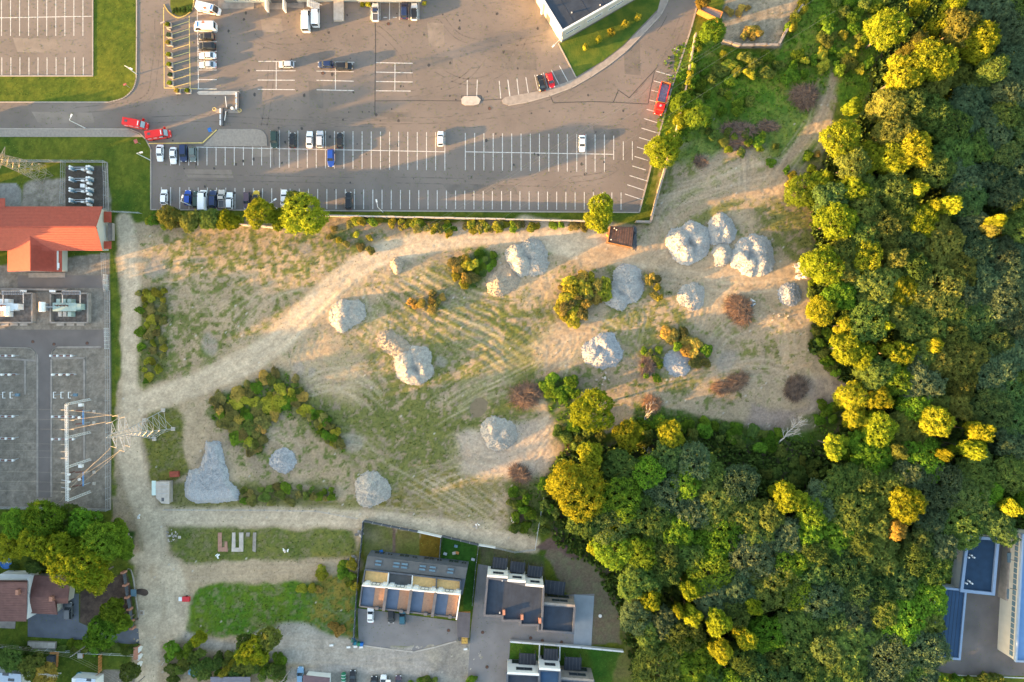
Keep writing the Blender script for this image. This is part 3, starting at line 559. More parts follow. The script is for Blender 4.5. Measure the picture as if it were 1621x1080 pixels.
def tile_rows(parent, top, a, b, c, d_, n, m, name='tile_course', h=.05):
    """courses across a roof face a-b (eave) to d-c (ridge)"""
    a, b, c, d_ = map(Vector, (a, b, c, d_)); nn = (b - a).cross(d_ - a).normalized()
    if nn.z < 0: nn = -nn
    for i in range(n):
        t = (i + .5) / n; p, q = a.lerp(d_, t) + nn * h * .6, b.lerp(c, t) + nn * h * .6
        part(name, MB().beam(p, q, .06, h), M[m], parent)

# red-roofed substation control building
ze, zr = 4.0, 6.8
def W(x, y, h): return P(x, y, h)
t = thing('control_building', 'long control building with red tiled gable roof and a south wing', 'building', P(80, 365, 0) , None)
xe = -109.7; xw = -150
yN, yR, yS = P(0, 327, ze).y, P(0, 359, zr).y, P(0, 397, ze).y
walls = MB().add([(xw, yN-.5, 0), (xe-.4, yN-.5, 0), (xe-.4, yS+.5, 0), (xw, yS+.5, 0), (xw, yN-.5, ze), (xe-.4, yN-.5, ze), (xe-.4, yS+.5, ze), (xw, yS+.5, ze), (xw, yR, zr-.1), (xe-.4, yR, zr-.1)],
                 [(0,1,5,4),(2,3,7,6),(1,2,6,9,5),(0,4,8,7,3)])
wx0, wx1, wxr = P(12, 0, ze).x, P(94, 0, ze).x, P(43, 0, zr).x; yW = P(0, 430, ze).y
walls.prism([(wx0+.4, yW+.4), (wx1-.4, yW+.4), (wx1-.4, yS+.45), (wx0+.4, yS+.45)], 0, ze-.2)
part('wall', walls, M['cream'], t)
th = .14
def roof_face(name, pts, m, lab=None):
    pts = [Vector(p) for p in pts]; mb = MB(); n_ = len(pts)
    mb.add(pts + [p - Vector((0, 0, th)) for p in pts], [tuple(range(n_)), tuple(range(2*n_-1, n_-1, -1))] + [(i, n_+i, n_+(i+1) % n_, (i+1) % n_) for i in range(n_)])
    return part(name, mb, m if not isinstance(m, str) else M[m], t, lab)
# winged roof: junction where the wing's ridge meets the main slope
jy = P(0, 374, ze).y
roof_face('roof', [(xw, yN, ze), (xe+.3, yN, ze), (xe+.3, yR, zr), (xw, yR, zr)], 'red_tile')
roof_face('roof', [(xw, yR, zr+.01), (xe+.3, yR, zr+.01), (xe+.3, yS, ze), (xw, yS, ze)], 'red_tile')
zj = ze + (zr - ze) * (P(0,374,5.6).y - yS) / (yR - yS); zw = zj
roof_face('roof', [(wx0, yS, ze+.02), (wxr, P(0,374,5.6).y, zw), (wxr, yW, zw), (wx0, yW, ze+.02)], 'red_tile')
roof_face('roof', [(wxr, P(0,374,5.6).y, zw), (P(82,0,ze).x, yS, ze+.03), (wx1-1.2, yS, ze+.03), (wx1-1.2, yW, ze+.03), (wxr, yW, zw)], 'red_tile')
roof_face('roof', [(wx1-1.2, yS, ze-.1), (wx1+.3, yS, ze-.5), (wx1+.3, yW, ze-.5), (wx1-1.2, yW, ze-.1)], 'red_tile')
gab = MB().add([(wx0+.4, yW+.4, ze-.2), (wx1-1.3, yW+.4, ze-.2), (wxr, yW+.4, zw-.2)], [(0, 1, 2)]); part('gable_wall', gab, M['cream'], t)
for i in range(14):
    s = (i + .5) / 14
    for (a0, a1, y0, y1, z0, z1) in ((xw, xe+.28, yS, yR, ze, zr), (xw, xe+.28, yN, yR, ze, zr)):
        y_, z_ = y0 + (y1 - y0) * s, z0 + (z1 - z0) * s + .03; part('tile_course', MB().beam((a0, y_, z_), (a1, y_, z_), .07, .05), M['red_tile'], t)
for i in range(24):
    s = (i + .5) / 24; x_ = wxr + (wx1 - 1.3 - wxr) * s; z_ = zw + (ze + .03 - zw) * s + .03
    part('tile_course', MB().beam((x_, yS - (.2 if i > 10 else -1.2), z_), (x_, yW, z_), .06, .05), M['red_tile'], t)
part('ridge_cap', MB().beam((xw, yR, zr+.08), (xe+.3, yR, zr+.08), .3, .14), M['red_tile'], t)
part('chimney_vent', MB().box((xe-.1, yR-.3, zr-.6), (.5, .35, .35)), M['steel_dark'], t)
for i, (y0, y1) in enumerate([(335, 352), (382, 394)]): part('porch_roof', MB().box((xe+1.0, (P(0,y0,3).y+P(0,y1,3).y)/2, 2.8), (2.0, (y1-y0)/K, .12)), M['red_tile'], t)
part('stair_landing', MB().box((xe+1.0, P(0,367,2).y, 1.2), (1.9, 4.6, .2)).box((xe+1.95, P(0,367,2).y, 1.8), (.06, 4.6, .9)).box((xe+1.0, P(0,367,2).y+2.3, 1.8), (1.9, .06, .9)), M['concrete'], t)
for k in range(5): window(t, t, (xe-12-k*6+1.6, yS+.48), (xe-12-k*6, yS+.48), 1.2, 2.6, -.06) if k > 2 else None
for k in range(6): window(t, t, (xe-4-k*5+1.6, yN-.5), (xe-4-k*5, yN-.5), 1.2, 2.6, -.06)
part('wing_step', MB().box(((wx0+wx1)/2+1, yW-.6, .12), (10, 1.3, .24)), M['concrete'], t)
part('rooftop_vent', MB().box((wx1-.3, yW+1.6, ze-.1), (.35, 1.4, .3)), M['white_metal'], t)
# annex roof step on the western end
part('annex_roof', MB().box((xw+6.2, P(0,321.5,4.4).y, 4.2), (P(21,0,4.4).x-xw-0, 2.6, .15)), M['red_tile'], t)

# dark-roofed hall at the top
hh = 6.7
hall = [P(853, -12, hh), P(890.3, 48.6, hh), P(998, -12, hh), P(1050, -60, hh), P(800, -100, hh)]
hall = [P(817.5, -70, hh), P(890.3, 48.6, hh), P(985, -5.5, hh), P(1090, -66, hh)]
t = thing('hall_building', 'white-walled hall with a dark blue-black flat roof', 'building', (hall[1].x, hall[1].y, 0))
part('wall', MB().prism(xy(hall), 0, hh - .3), M['cream'], t)
part('roof', MB().prism([(p.x*.9985, p.y*.999) for p in hall], hh - .3, hh - .1), M['roof_navy'], t)
part('parapet', parapet(MB(), xy(hall), hh - .45, hh + .15, .4), M['white_metal'], t)
a, b_ = hall[1], hall[3]; dv = (b_ - a).normalized(); nn = Vector((dv.y, -dv.x, 0))
for k in range(5):
    p = a + dv * (1.3 + k * 6.6); q = p + dv * 4.6
    window(t, t, p[:2], q[:2], 2.9, 3.7, .08)
    part('cladding_seam', MB().beam((p - dv * .9 + nn * .03) * 1 + Vector((0, 0, .1 - hh)), (p - dv * .9 + nn * .03) + Vector((0, 0, -.5)), .06, .06), M['steel'], t)
a2 = hall[0]; dv2 = (hall[1] - a2).normalized(); n2 = Vector((-dv2.y, dv2.x, 0)) * -1
n2 = Vector((dv2.y, -dv2.x, 0))
for k, s in enumerate((7.5, 14.5, 4.0, 18.5)):
    L = (hall[1] - a2).length; p = hall[1] - dv2 * s; q = p + dv2 * (1.8 if k < 2 else 2.6)
    mb = MB().add([Vector((p.x, p.y, 0)) + n2 * .05, Vector((q.x, q.y, 0)) + n2 * .05, Vector((q.x, q.y, 3.2)) + n2 * .05, Vector((p.x, p.y, 3.2)) + n2 * .05], [(0, 1, 2, 3)])
    part('door', mb, M['steel_dark'] if k < 2 else M['white_metal'], t)
part('buttress', MB().prism([(p.x, p.y) for p in (hall[1]-dv2*9.5, hall[1]-dv2*9.5+n2*.6, hall[1]-dv2*8.9+n2*.6, hall[1]-dv2*8.9)], 0, 6), M['white'], t)
for k in range(7):
    c = hall[1].lerp(hall[3], .12 + .12 * k) + Vector((-2.6, 4.5, 0)); part('roof_seam', MB().beam(hall[1].lerp(hall[3], .1 + .12*k) + Vector((0, 0, -.09)), hall[0].lerp(hall[0] + (hall[3]-hall[1]), .1+.12*k) + Vector((0, 0, -.09)), .12, .03), M['roof_black'], t)
for x, y in ((868, 12), (905, 20), (950, 8)): part('roof_vent', MB().tube([P(x, y, hh - .1), P(x, y, hh + .5)], .2, 8), M['steel'], t)
# depot at the top edge
hd = 5.2
t = thing('depot_building', 'cream depot building whose yard side shows at the photo edge', 'building', P(505, 0, 0))
px0 = P(345, 3, hd)
base = [P(345, -70, hd), P(345, -11, hd), P(468, -11, hd), P(470, -12, hd), P(560, -13, hd), P(560, -11, hd), P(663, -11, hd), P(663, -70, hd)]
struct('depot_apron', MB().prism(xy(Q([(345, -12), (345, 14), (402, 14), (402, 2), (410, 2), (420, 15), (452, 15), (455, 12), (481, 13), (481, -12)])), -.1, .10), M['concrete'])
part('canopy', MB().prism(xy([P(568, -11, 3), P(568, 2.5, 3), P(663, 2.5, 3), P(663, -11, 3)]), 2.85, 3.0), M['steel'], t)
part('wall', MB().prism(xy(base), 0, hd - .2), M['cream'], t); part('roof', MB().prism(xy(base), hd - .2, hd), M['greyroof'], t)
part('parapet', parapet(MB(), xy(base), hd - .1, hd + .35, .3), M['concrete_pale'], t)
for x in (360, 378, 396): window(t, t, P(x, -11, hd)[:2], P(x + 9, -11, hd)[:2], 1.2, 2.8, .06)
for x in (430, 452): part('door', MB().box((P(x, -11, hd).x, P(x, -11, hd).y - .04, 1.7), (3.4, .1, 3.4)), M['steel_dark'], t)
for x in (421, 449): part('porch_wall', MB().box((P(x, 5, 2).x, P(x, 5, 2).y, 1.2), (.4, 3.4, 2.4)), M['white'], t)
part('loading_ramp', MB().box((P(537, 17, 0).x, P(537, 17, 0).y, .4), (2.7, 6.0, .8)), M['concrete_pale'], t)
for k in range(7): part('stair_step', MB().box((P(488 + k * 2.6, 3, 1).x, P(488, 5 + k * .8, 1).y, .35 * (7 - k) * .5 + .3), (.42, 2.2, .12)), M['white_metal'], t)
part('stair_rail', MB().beam(P(486, 10, 3.0), P(506, 14, 1.0), .08).beam(P(486, 2, 3.0), P(510, 8, 1.0), .08).beam(P(486, 10, 3.0), P(486, 2, 3.0), .08).beam(P(506, 14, 1), P(506, 14, 0), .08).beam(P(486, 10, 3), P(486, 10, 0), .08), M['white_metal'], t)

# terraced row of houses with roof terraces
t = thing('terraced_house_row', 'row of four slate and white houses with wooden roof decks', 'building', P(655, 930, 0))
def zp(x, y, h): return P(560 + x / 4.909, 820 + y / 4.909, h)
A = [zp(105, 297, 5.2), zp(885, 387, 5.2), zp(845, 600, 5.2), zp(60, 510, 5.2)]
part('wall', MB().prism([p[:2] for p in A], 0, 4.9), M['slate'], t)
br = [zp(88, 392, 5.6), zp(866, 474, 5.6), zp(885, 387, 5.0), zp(105, 297, 5.0)]
part('roof', MB().add([br[0], br[1], br[2], br[3]] + [v - Vector((0, 0, .25)) for v in br], [(0, 1, 2, 3)[::-1], (4, 5, 6, 7), (0, 1, 5, 4), (2, 3, 7, 6), (1, 2, 6, 5), (0, 4, 7, 3)]), M['greyroof'], t)
Tr = [zp(90, 395, 5.3), zp(830, 480, 5.3), zp(828, 592, 5.3), zp(75, 515, 5.3)]
part('terrace_floor', MB().prism(xy(Tr), 4.95, 5.02), M['deckyellow'], t)
def lerp4(q, u, v): return (q[0].lerp(q[1], u)).lerp(q[3].lerp(q[2], u), v)
fl = MB().prism(xy([lerp4(Tr, .25, .03), lerp4(Tr, .5, .03), lerp4(Tr, .5, .97), lerp4(Tr, .25, .97)]), 5.0, 5.04); part('terrace_floor', fl, M['greyroof'], t, 'grey gravelled terrace floor')
for u in (0.002, .25, .5, .75, .998):
    p, q = lerp4(Tr, u, 0), lerp4(Tr, u, 1); part('terrace_divider', MB().beam((p.x, p.y, 5.6), (q.x, q.y, 5.6), .22, 1.3), M['slate' if u in (.002, .998, .75) else 'white'], t)
p, q = lerp4(Tr, 0, 0), lerp4(Tr, 1, 0); part('terrace_wall', MB().beam((p.x, p.y, 5.65), (q.x, q.y, 5.65), .3, 1.1), M['slate'], t)
for u in (.12, .3, .38, .56, .66, .84):
    c = lerp4(br, u, .42); c2 = lerp4(br, u, .70); dv = (br[1] - br[0]).normalized()
    for cc in (c, c2):
        f = part('skylight', MB().box((cc.x, cc.y, cc.z + .05), (1.9, .75, .12), math.atan2(dv.y, dv.x)), M['steel_dark'], t)
        sub('pane', MB().box((cc.x, cc.y, cc.z + .12), (1.6, .5, .03), math.atan2(dv.y, dv.x)), M['glassblue'], f, t)
Fh = 8.2
Fr = [zp(62, 528, Fh), zp(828, 600, Fh), zp(800, 785, Fh), zp(40, 695, Fh)]
part('upper_wall', MB().prism(xy(Fr), 0, 6.9), M['slate'], t)
ang = math.atan2((Fr[1]-Fr[0]).y, (Fr[1]-Fr[0]).x)
part('white_facade', MB().beam((Fr[0].x, Fr[0].y, 6.4), (Fr[1].x, Fr[1].y, 6.4), .3, 3.2), M['white'], t)
for k in range(4):
    u0, u1 = k / 4 + .012, (k + 1) / 4 - .012
    q = [lerp4(Fr, u0, .04), lerp4(Fr, u1, .04), lerp4(Fr, u1, .97), lerp4(Fr, u0, .97)]
    part('roof_covering', MB().prism(xy([q[0], q[0].lerp(q[1], .52), q[3].lerp(q[2], .52), q[3]]), 6.9, 6.97), mat('blue_felt', (.10, .13, .185), .7, .1, .7) if k == 0 else bpy.data.materials['blue_felt'], t)
    for j in range(9):
        a_, b2 = .53 + j * .05, .53 + j * .05 + .044
        part('plank', MB().prism(xy([q[0].lerp(q[1], a_), q[0].lerp(q[1], b2), q[3].lerp(q[2], b2), q[3].lerp(q[2], a_)]), 6.9, 7.0), M['deck'], t)
    p0, p1 = lerp4(Fr, (k + 1) / 4 if k < 3 else .997, 0), lerp4(Fr, (k + 1) / 4 if k < 3 else .997, 1.06)
    part('parapet', MB().beam((p0.x, p0.y, 7.45), (p1.x, p1.y, 7.45), .75 if k < 3 else .3, 1.1), M['slate'] if k < 3 else M['white'], t)
    c = lerp4(Fr, u1 - .02, .96); part('chimney', MB().box((c.x - 1, c.y, 7.5), (.9, .7, 1.1), ang), M['slate'], t)
    for uu in (.02, .2):
        a1 = Fr[0].lerp(Fr[1], k / 4 + uu - .0); b1 = Fr[0].lerp(Fr[1], k / 4 + uu + .045)
        part('door_surround', MB().beam((a1.x, a1.y + .32, 6.05), (b1.x, b1.y + .32, 6.05), .35, 2.3), M['white'], t)
    a1 = Fr[0].lerp(Fr[1], k / 4 + .09); b1 = Fr[0].lerp(Fr[1], k / 4 + .17); window(t, t, b1[:2], a1[:2], 5.4, 7.2, .20, 'steel_dark')
    a1 = A[0].lerp(A[1], k / 4 + .05); b1 = A[0].lerp(A[1], k / 4 + .15); window(t, t, b1[:2], a1[:2], .4, 2.5, .08, 'steel_dark'); a1 = A[0].lerp(A[1], k / 4 + .18); b1 = A[0].lerp(A[1], k / 4 + .23); window(t, t, b1[:2], a1[:2], 1.2, 2.5, .08, 'steel_dark')
for (i, j) in ((0, 3), (3, 2)):
    p0, p1 = Fr[i], Fr[j]; part('parapet', MB().beam((p0.x, p0.y, 7.25), (p1.x, p1.y, 7.25), .3, .7), M['slate'], t)

# dark flat-roofed houses
def canopy(par, cx_, cy_, wd, dp, ang=-.12, z=2.7):
    c = P(cx_, cy_, z); cn = part('canopy', MB().box((c.x, c.y, z), (wd, dp, .15), ang), M['roof_black'], par)
    for sx in (-1, 1):
        o_ = Matrix.Rotation(ang, 3, 'Z') @ Vector((sx * (wd/2 - .2), dp/2 - .2, 0)); par_ = MB().beam((c.x + o_.x, c.y + o_.y, 0), (c.x + o_.x, c.y + o_.y, z), .12); sub('post', par_, M['steel_dark'], cn, par)
    for k in range(5):
        o_ = Matrix.Rotation(ang, 3, 'Z') @ Vector((wd * (-.4 + .2 * k), 0, 0)); o2 = Matrix.Rotation(ang, 3, 'Z') @ Vector((0, dp / 2, 0)); sub('slat', MB().beam((c.x + o_.x - o2.x, c.y + o_.y - o2.y, z + .1), (c.x + o_.x + o2.x, c.y + o_.y + o2.y, z + .1), .1, .06), M['steel_dark'], cn, par)
hz = 7.0
def z7(x, y, h): return P(730 + x / 4.907, 860 + y / 4.907, h)
def flat_house(name, lab, roof_px, zf, units, z=hz, rm='roof_navy'):
    R_ = [zf(x, y, z) for x, y in roof_px]; c = sum(R_, Vector()) / len(R_)
    t = thing(name, lab, 'building', (c.x, c.y, 0))
    part('wall', MB().prism(xy(R_), 0, z - .5), M['slate'], t)
    inn = [(p.x + (c.x - p.x) * .03, p.y + (c.y - p.y) * .03) for p in R_]
    part('roof', MB().prism(inn, z - .5, z - .42), M[rm], t)
    part('parapet', parapet(MB(), xy(R_), z - .55, z + .12, .55), M['slate'], t)
    for (xa, ya, xb, yb, dep, wm) in units:
        a, b = zf(xa, ya, z), zf(xb, yb, z); dv = (b - a).normalized(); nn = Vector((-dv.y, dv.x, 0)); 
        q = [a + nn * dep, b + nn * dep, b - nn * .3, a - nn * .3]
        bl = part('white_bay' if wm == 'white' else 'tan_bay', MB().prism(xy(q), 0, z + .15), M[wm], t)
        L = (b - a).length
        f = window(t, t, (b - dv * L * .22 + nn * dep)[:2], (a + dv * L * .28 + nn * dep)[:2], z - 2.6, z - 1.2, .08, 'steel_dark')
        f = window(t, t, (b - dv * L * .15 + nn * dep)[:2], (a + dv * L * .15 + nn * dep)[:2], .2, 2.3, .08, 'steel_dark')
    return t, R_
t, R_ = flat_house('flat_roofed_house', 'dark flat-roofed house trio with white garden bays and stepped front', [(205, 268), (360, 290), (500, 325), (640, 335), (625, 682), (599, 680), (600, 637), (460, 635), (461, 602), (320, 600), (321, 565), (180, 562)], z7,
    [(202, 252, 362, 265, .25, 'white'), (360, 288, 500, 300, .3, 'white'), (500, 322, 640, 335, .3, 'white')])
for x, y in ((332, 535), (473, 572), (612, 600)): c = z7(x, y, hz); part('chimney', MB().box((c.x, c.y, hz - .1), (.7, 1.3, 1.0)), M['brick'], t)
for x, y in ((320, 290), (300, 540)): c = z7(x, y, hz); part('roof_vent', MB().tube([c - Vector((0, 0, .5)), c + Vector((0, 0, .3))], .2, 8), M['steel'], t)
for k in range(14):
    a, b = z7(225 + k * 29, 290 + k * 4.5, hz), z7(215 + k * 27.5, 550 + k * 5, hz); part('roof_seam', MB().beam((a.x, a.y, hz - .417), (b.x, b.y, hz - .417), .05, .008), M['roof_black'], t)
for (x, y) in ((302, 150), (438, 182), (573, 215)): canopy(t, 730 + x / 4.907, 860 + y / 4.907 + 1, 4.0, 2.9)
t, R_ = flat_house('flat_roofed_house', 'smaller dark flat-roofed house with tan bay beside a pale patio', [(634, 478), (882, 492), (870, 698), (602, 678)], z7, [(640, 466, 884, 486, .3, 'concrete')], 6.2)
canopy(t, 730 + 725 / 4.907, 860 + 345 / 4.907, 5.6, 3.6)
for k in range(8): a, b = z7(650 + k * 29, 490, 6.2), z7(632 + k * 29, 672, 6.2); part('roof_seam', MB().beam((a.x, a.y, 5.783), (b.x, b.y, 5.783), .05, .008), M['roof_black'], t)
struct('patio_slab', MB().prism(xy(Q([(909, 941), (940.5, 943.5), (936, 1022), (908, 1020)])), -.1, .12), mat('patio', (.26, .29, .32), .85, .08, .5), 'pale grey patio slab')
t, R_ = flat_house('flat_roofed_house', 'white-bayed flat-roofed house at the bottom edge by the green yard', [(358, 1015), (605, 1025), (605, 1200), (358, 1200)], z7, [(358, 1006, 606, 1020, .3, 'white')], 7)
canopy(t, 730 + 515 / 4.907, 860 + 900 / 4.907, 4.6, 3.0, -.05)
t, R_ = flat_house('flat_roofed_house', 'narrow white-bayed flat-roofed house between two neighbours at the bottom edge', [(607, 985), (768, 990), (765, 1200), (607, 1200)], z7, [(605, 972, 770, 984, .3, 'white')], 7, 'roof_blue')
canopy(t, 730 + 697 / 4.907, 860 + 865 / 4.907, 3.9, 3.1, -.05)
t, R_ = flat_house('flat_roofed_house', 'flat-roofed house with tan bay nearest the dark green lawn', [(772, 1058), (1028, 1075), (1025, 1230), (770, 1220)], z7, [(770, 1046, 1030, 1066, .3, 'concrete')], 6.2)
canopy(t, 730 + 868 / 4.907, 860 + 935 / 4.907, 4.6, 3.4, -.05)

# halls in the shaded corner
def z8(x, y, h): return P(1460 + x / 4.5, 840 + y / 4.5, h)
t = thing('blue_roofed_hall', 'taller dark blue flat-roofed hall with pale parapet by the forest', 'building', z8(400, 250, 0))
R8 = [z8(325, 45, 4.6), z8(540, 62, 4.6), z8(506, 452, 4.6), z8(280, 428, 4.6)]
part('wall', MB().prism(xy(R8), 0, 4.1), M['white'], t); part('roof', MB().prism(xy(R8), 4.1, 4.2), mat('deep_blue_felt', (.014, .038, .075), .8, .15, .5), t); part('parapet', parapet(MB(), xy(R8), 4.0, 4.7, .8), mat('pale_blue_metal', (.22, .29, .40), .6, .06, 1), t)
for x, y in ((340, 190), (325, 375)):
    c = z8(x, y, 4.6)
    for k in range(3): part('roof_vent', MB().tube([c + Vector((k * .7 - .5, (k % 2) * .6, -.4)), c + Vector((k * .7 - .5, (k % 2) * .6, .5))], .22, 8), M['white_metal'], t)
for k in range(5): window(t, t, R8[0].lerp(R8[3], .12 + k * .17)[:2], R8[0].lerp(R8[3], .2 + k * .17)[:2], 1.5, 3.0, -.09)
t = thing('blue_roofed_hall', 'lower mid-blue flat-roofed hall partly hidden under the forest edge', 'building', z8(180, 600, 0))
R9 = [z8(100, 405, 4.2), z8(312, 425, 4.2), z8(264, 915, 4.2), z8(40, 895, 4.2)]
R9[1] = R9[0].lerp(R9[1], .985)
part('wall', MB().prism(xy(R9), 0, 3.9), M['white'], t); part('roof', MB().prism(xy(R9), 3.9, 4.0), M['roof_blue'], t); part('parapet', parapet(MB(), xy(R9), 3.8, 4.35, .55), bpy.data.materials['pale_blue_metal'], t)
for k in range(7): a, b = R9[0].lerp(R9[1], .12*k+.1), R9[3].lerp(R9[2], .12*k+.1); part('roof_seam', MB().beam((a.x, a.y, 4.02), (b.x, b.y, 4.02), .06, .04), M['roof_navy'], t)
t = thing('warehouse_building', 'long pale warehouse with glazed wall and blue roof at the corner', 'building', z8(680, 500, 0))
RA = [z8(716, 30, 7), z8(1100, 50, 7), z8(1100, 945, 7), z8(668, 930, 7)]
part('wall', MB().prism(xy(RA), 0, 6.6), M['cream'], t); part('roof', MB().prism(xy(RA), 6.6, 6.7), mat('sky_blue_roof', (.10, .20, .38), .6, .08, .6), t); part('parapet', parapet(MB(), xy(RA), 6.5, 7.2, .45), bpy.data.materials['pale_blue_metal'], t)
for k in range(22):
    a, b = RA[0].lerp(RA[3], .02 + k * .044), RA[0].lerp(RA[3], .055 + k * .044); f = MB().beam((a.x - .1, a.y, 5.2), (b.x - .1, b.y, 5.2), .1, 1.1); part('window', f, M['glassblue'], t)
part('lean_to_roof', MB().prism(xy([z8(636, 40, 3), z8(690, 40, 3), z8(650, 505, 3), z8(592, 498, 3)]), 0, 3), M['concrete'], t)
for y in (200, 460): c = z8(655, y, 4); part('roof_hatch', MB().box((c.x, c.y, 3.15), (2.4, 2.6, .3)), M['glassblue'], t)
for y in (215, 420): a = z8(625, y, 6); part('lamp_arm', MB().tube([(RA[0].x - 1, a.y, 6.2), (a.x, a.y + .3, 6.0)], .09, 5), M['steel_dark'], t)

# brown-roofed houses
def z5(x, y, h): return P(x / 5.142, 870 + y / 5.142, h)
t = thing('brown_roofed_house', 'brown-roofed house with low extension and grey driveway', 'building', z5(350, 380, 0))
ev = 3.2; rg = 5.0
a0, a1, a2_, a3 = z5(258, 210, ev), z5(575, 225, ev), z5(552, 440, ev), z5(240, 520, ev)
r0, r1 = z5(246, 388, rg), z5(555, 402, rg); a4, a5 = z5(467, 530, ev), z5(460, 442, ev)
part('wall', MB().prism(xy([z5(270, 225, ev), z5(560, 236, ev), z5(540, 430, ev), z5(450, 432, ev), z5(452, 515, ev), z5(255, 505, ev)]), 0, ev - .1), M['cream'], t)
def rf(pts, m='brown_tile', nm='roof'):
    pts = [Vector(p) for p in pts]; mb = MB(); k = len(pts); mb.add(pts + [p - Vector((0, 0, .15)) for p in pts], [tuple(range(k)), tuple(range(2*k-1, k-1, -1))] + [(i, k+i, k+(i+1) % k, (i+1) % k) for i in range(k)]); return part(nm, mb, M[m], t)
rf([a1, a0, r0, r1]); rf([r0, a3, a4, z5(440, 395, rg)]); rf([z5(440, 395, rg), a5, a2_, r1]); rf([z5(440, 395, rg), a4, a5])
tile_rows(t, t, a0, a1, r1, r0, 12, 'brown_tile'); tile_rows(t, t, a3, a4, z5(440, 395, rg), r0, 9, 'brown_tile')
for x, y, hx in ((420, 400, 5.4),): c = z5(x, y, hx); part('chimney', MB().box((c.x, c.y, 5.0), (.9, 1.2, 1.6)), M['brick'], t)
part('gable_wall', MB().prism(xy([z5(222, 250, 4.4), z5(252, 215, 4.4), z5(246, 390, 4.4), z5(240, 520, 4.4), z5(222, 500, 4.4)]), 0, 5.1), M['white'], t)
window(t, t, z5(300, 505, 2)[:2], z5(340, 508, 2)[:2], .9, 2.2, .1); window(t, t, z5(380, 510, 2)[:2], z5(420, 512, 2)[:2], .9, 2.2, .1)
t = thing('brown_roofed_house', 'taller brown gable-roofed house cut by the photo edge', 'building', z5(60, 400, 0))
b0, b1, b2, b3 = z5(-120, 250, 6.2), z5(222, 252, 6.2), z5(214, 586, 5.2), z5(-120, 586, 5.2); 
part('wall', MB().prism(xy([z5(-120, 262, 5.4), z5(216, 262, 5.4), z5(208, 575, 5.4), z5(-120, 575, 5.4)]), 0, 5.0), M['white'], t)
rA, rB = z5(-120, 268, 7.2), z5(222, 268, 7.2)
rf([b1, b0, rA, rB]); rf([rA, b3, b2, rB]); tile_rows(t, t, b3, b2, rB, rA, 16, 'brown_tile')
c = z5(150, 345, 7); part('chimney', MB().box((c.x, c.y, 6.8), (.8, 1.3, 1.6)), M['brick'], t)
part('porch_roof', MB().prism(xy([z5(0, 200, 3), z5(280, 205, 3), z5(230, 250, 3), z5(0, 245, 3)]), 0, 3), M['white'], t)
struct('patio_slab', MB().prism(xy(Q([(0, 983), (25, 984), (24, 995), (0, 994)])), -.1, .15), M['concrete'])
# small roofs along the bottom
t = thing('garage_building', 'small garage with dark purple-brown corrugated roof at the bottom edge', 'garage', P(498, 1078, 0))
part('wall', MB().prism(xy(Q([(484, 1070), (520, 1073), (519, 1110), (482, 1108)], 2.6)), 0, 2.4), M['white'], t); part('roof', MB().prism(xy(Q([(480, 1069), (522, 1073.5), (521, 1112), (478, 1108)], 2.6)), 2.4, 2.6), mat('plum_sheet', (.15, .10, .11), .7, .1, 1), t)
for k in range(10): a, b = P(483 + 4 * k, 1070 + .4 * k, 2.6), P(481 + 4 * k, 1110, 2.6); part('corrugation', MB().beam((a.x, a.y, 2.63), (b.x, b.y, 2.63), .1, .06), bpy.data.materials['plum_sheet'], t)
t = thing('shed_building', 'grey-violet flat shed roof among the bushes at the bottom edge', 'shed', P(365, 1090, 0))
part('wall', MB().prism(xy(Q([(336, 1074), (392, 1074), (392, 1120), (336, 1120)], 2.8)), 0, 2.6), M['wood'], t); part('roof', MB().prism(xy(Q([(333, 1072), (396, 1072), (396, 1124), (333, 1124)], 2.8)), 2.6, 2.8), mat('violet_felt', (.16, .155, .19), .8, .1, 1), t)
t = thing('white_roofed_house', 'white and grey roofed house corner below the bare tree', 'building', P(20, 1085, 0))
part('wall', MB().prism(xy(Q([(-30, 1066), (30, 1070), (34, 1120), (-30, 1120)], 4)), 0, 3.6), M['white'], t); part('roof', MB().prism(xy(Q([(-30, 1064), (32, 1068), (36, 1122), (-30, 1122)], 4)), 3.6, 3.8), mat('white_blue_sheet', (.48, .53, .60), .6, .06, 1), t)
for x, y in ((8, 1068), (17, 1077)): part('skylight', MB().box((P(x, y, 4).x, P(x, y, 4).y, 3.85), (1.6, .7, .12), -.1), M['glass'], t)
t = thing('white_roofed_house', 'pale roofed house corner beside the teal trampoline', 'building', P(132, 1090, 0))
part('wall', MB().prism(xy(Q([(112, 1075), (150, 1078), (150, 1120), (112, 1120)], 4)), 0, 3.6), M['white'], t); part('roof', MB().prism(xy(Q([(120, 1074), (150, 1076), (150, 1122), (108, 1122)], 4)), 3.6, 3.8), bpy.data.materials['white_blue_sheet'], t)
part('skylight', MB().box((P(140, 1077, 4).x, P(140, 1077, 4).y, 3.86), (1.2, .7, .12), -.1), M['glass'], t)
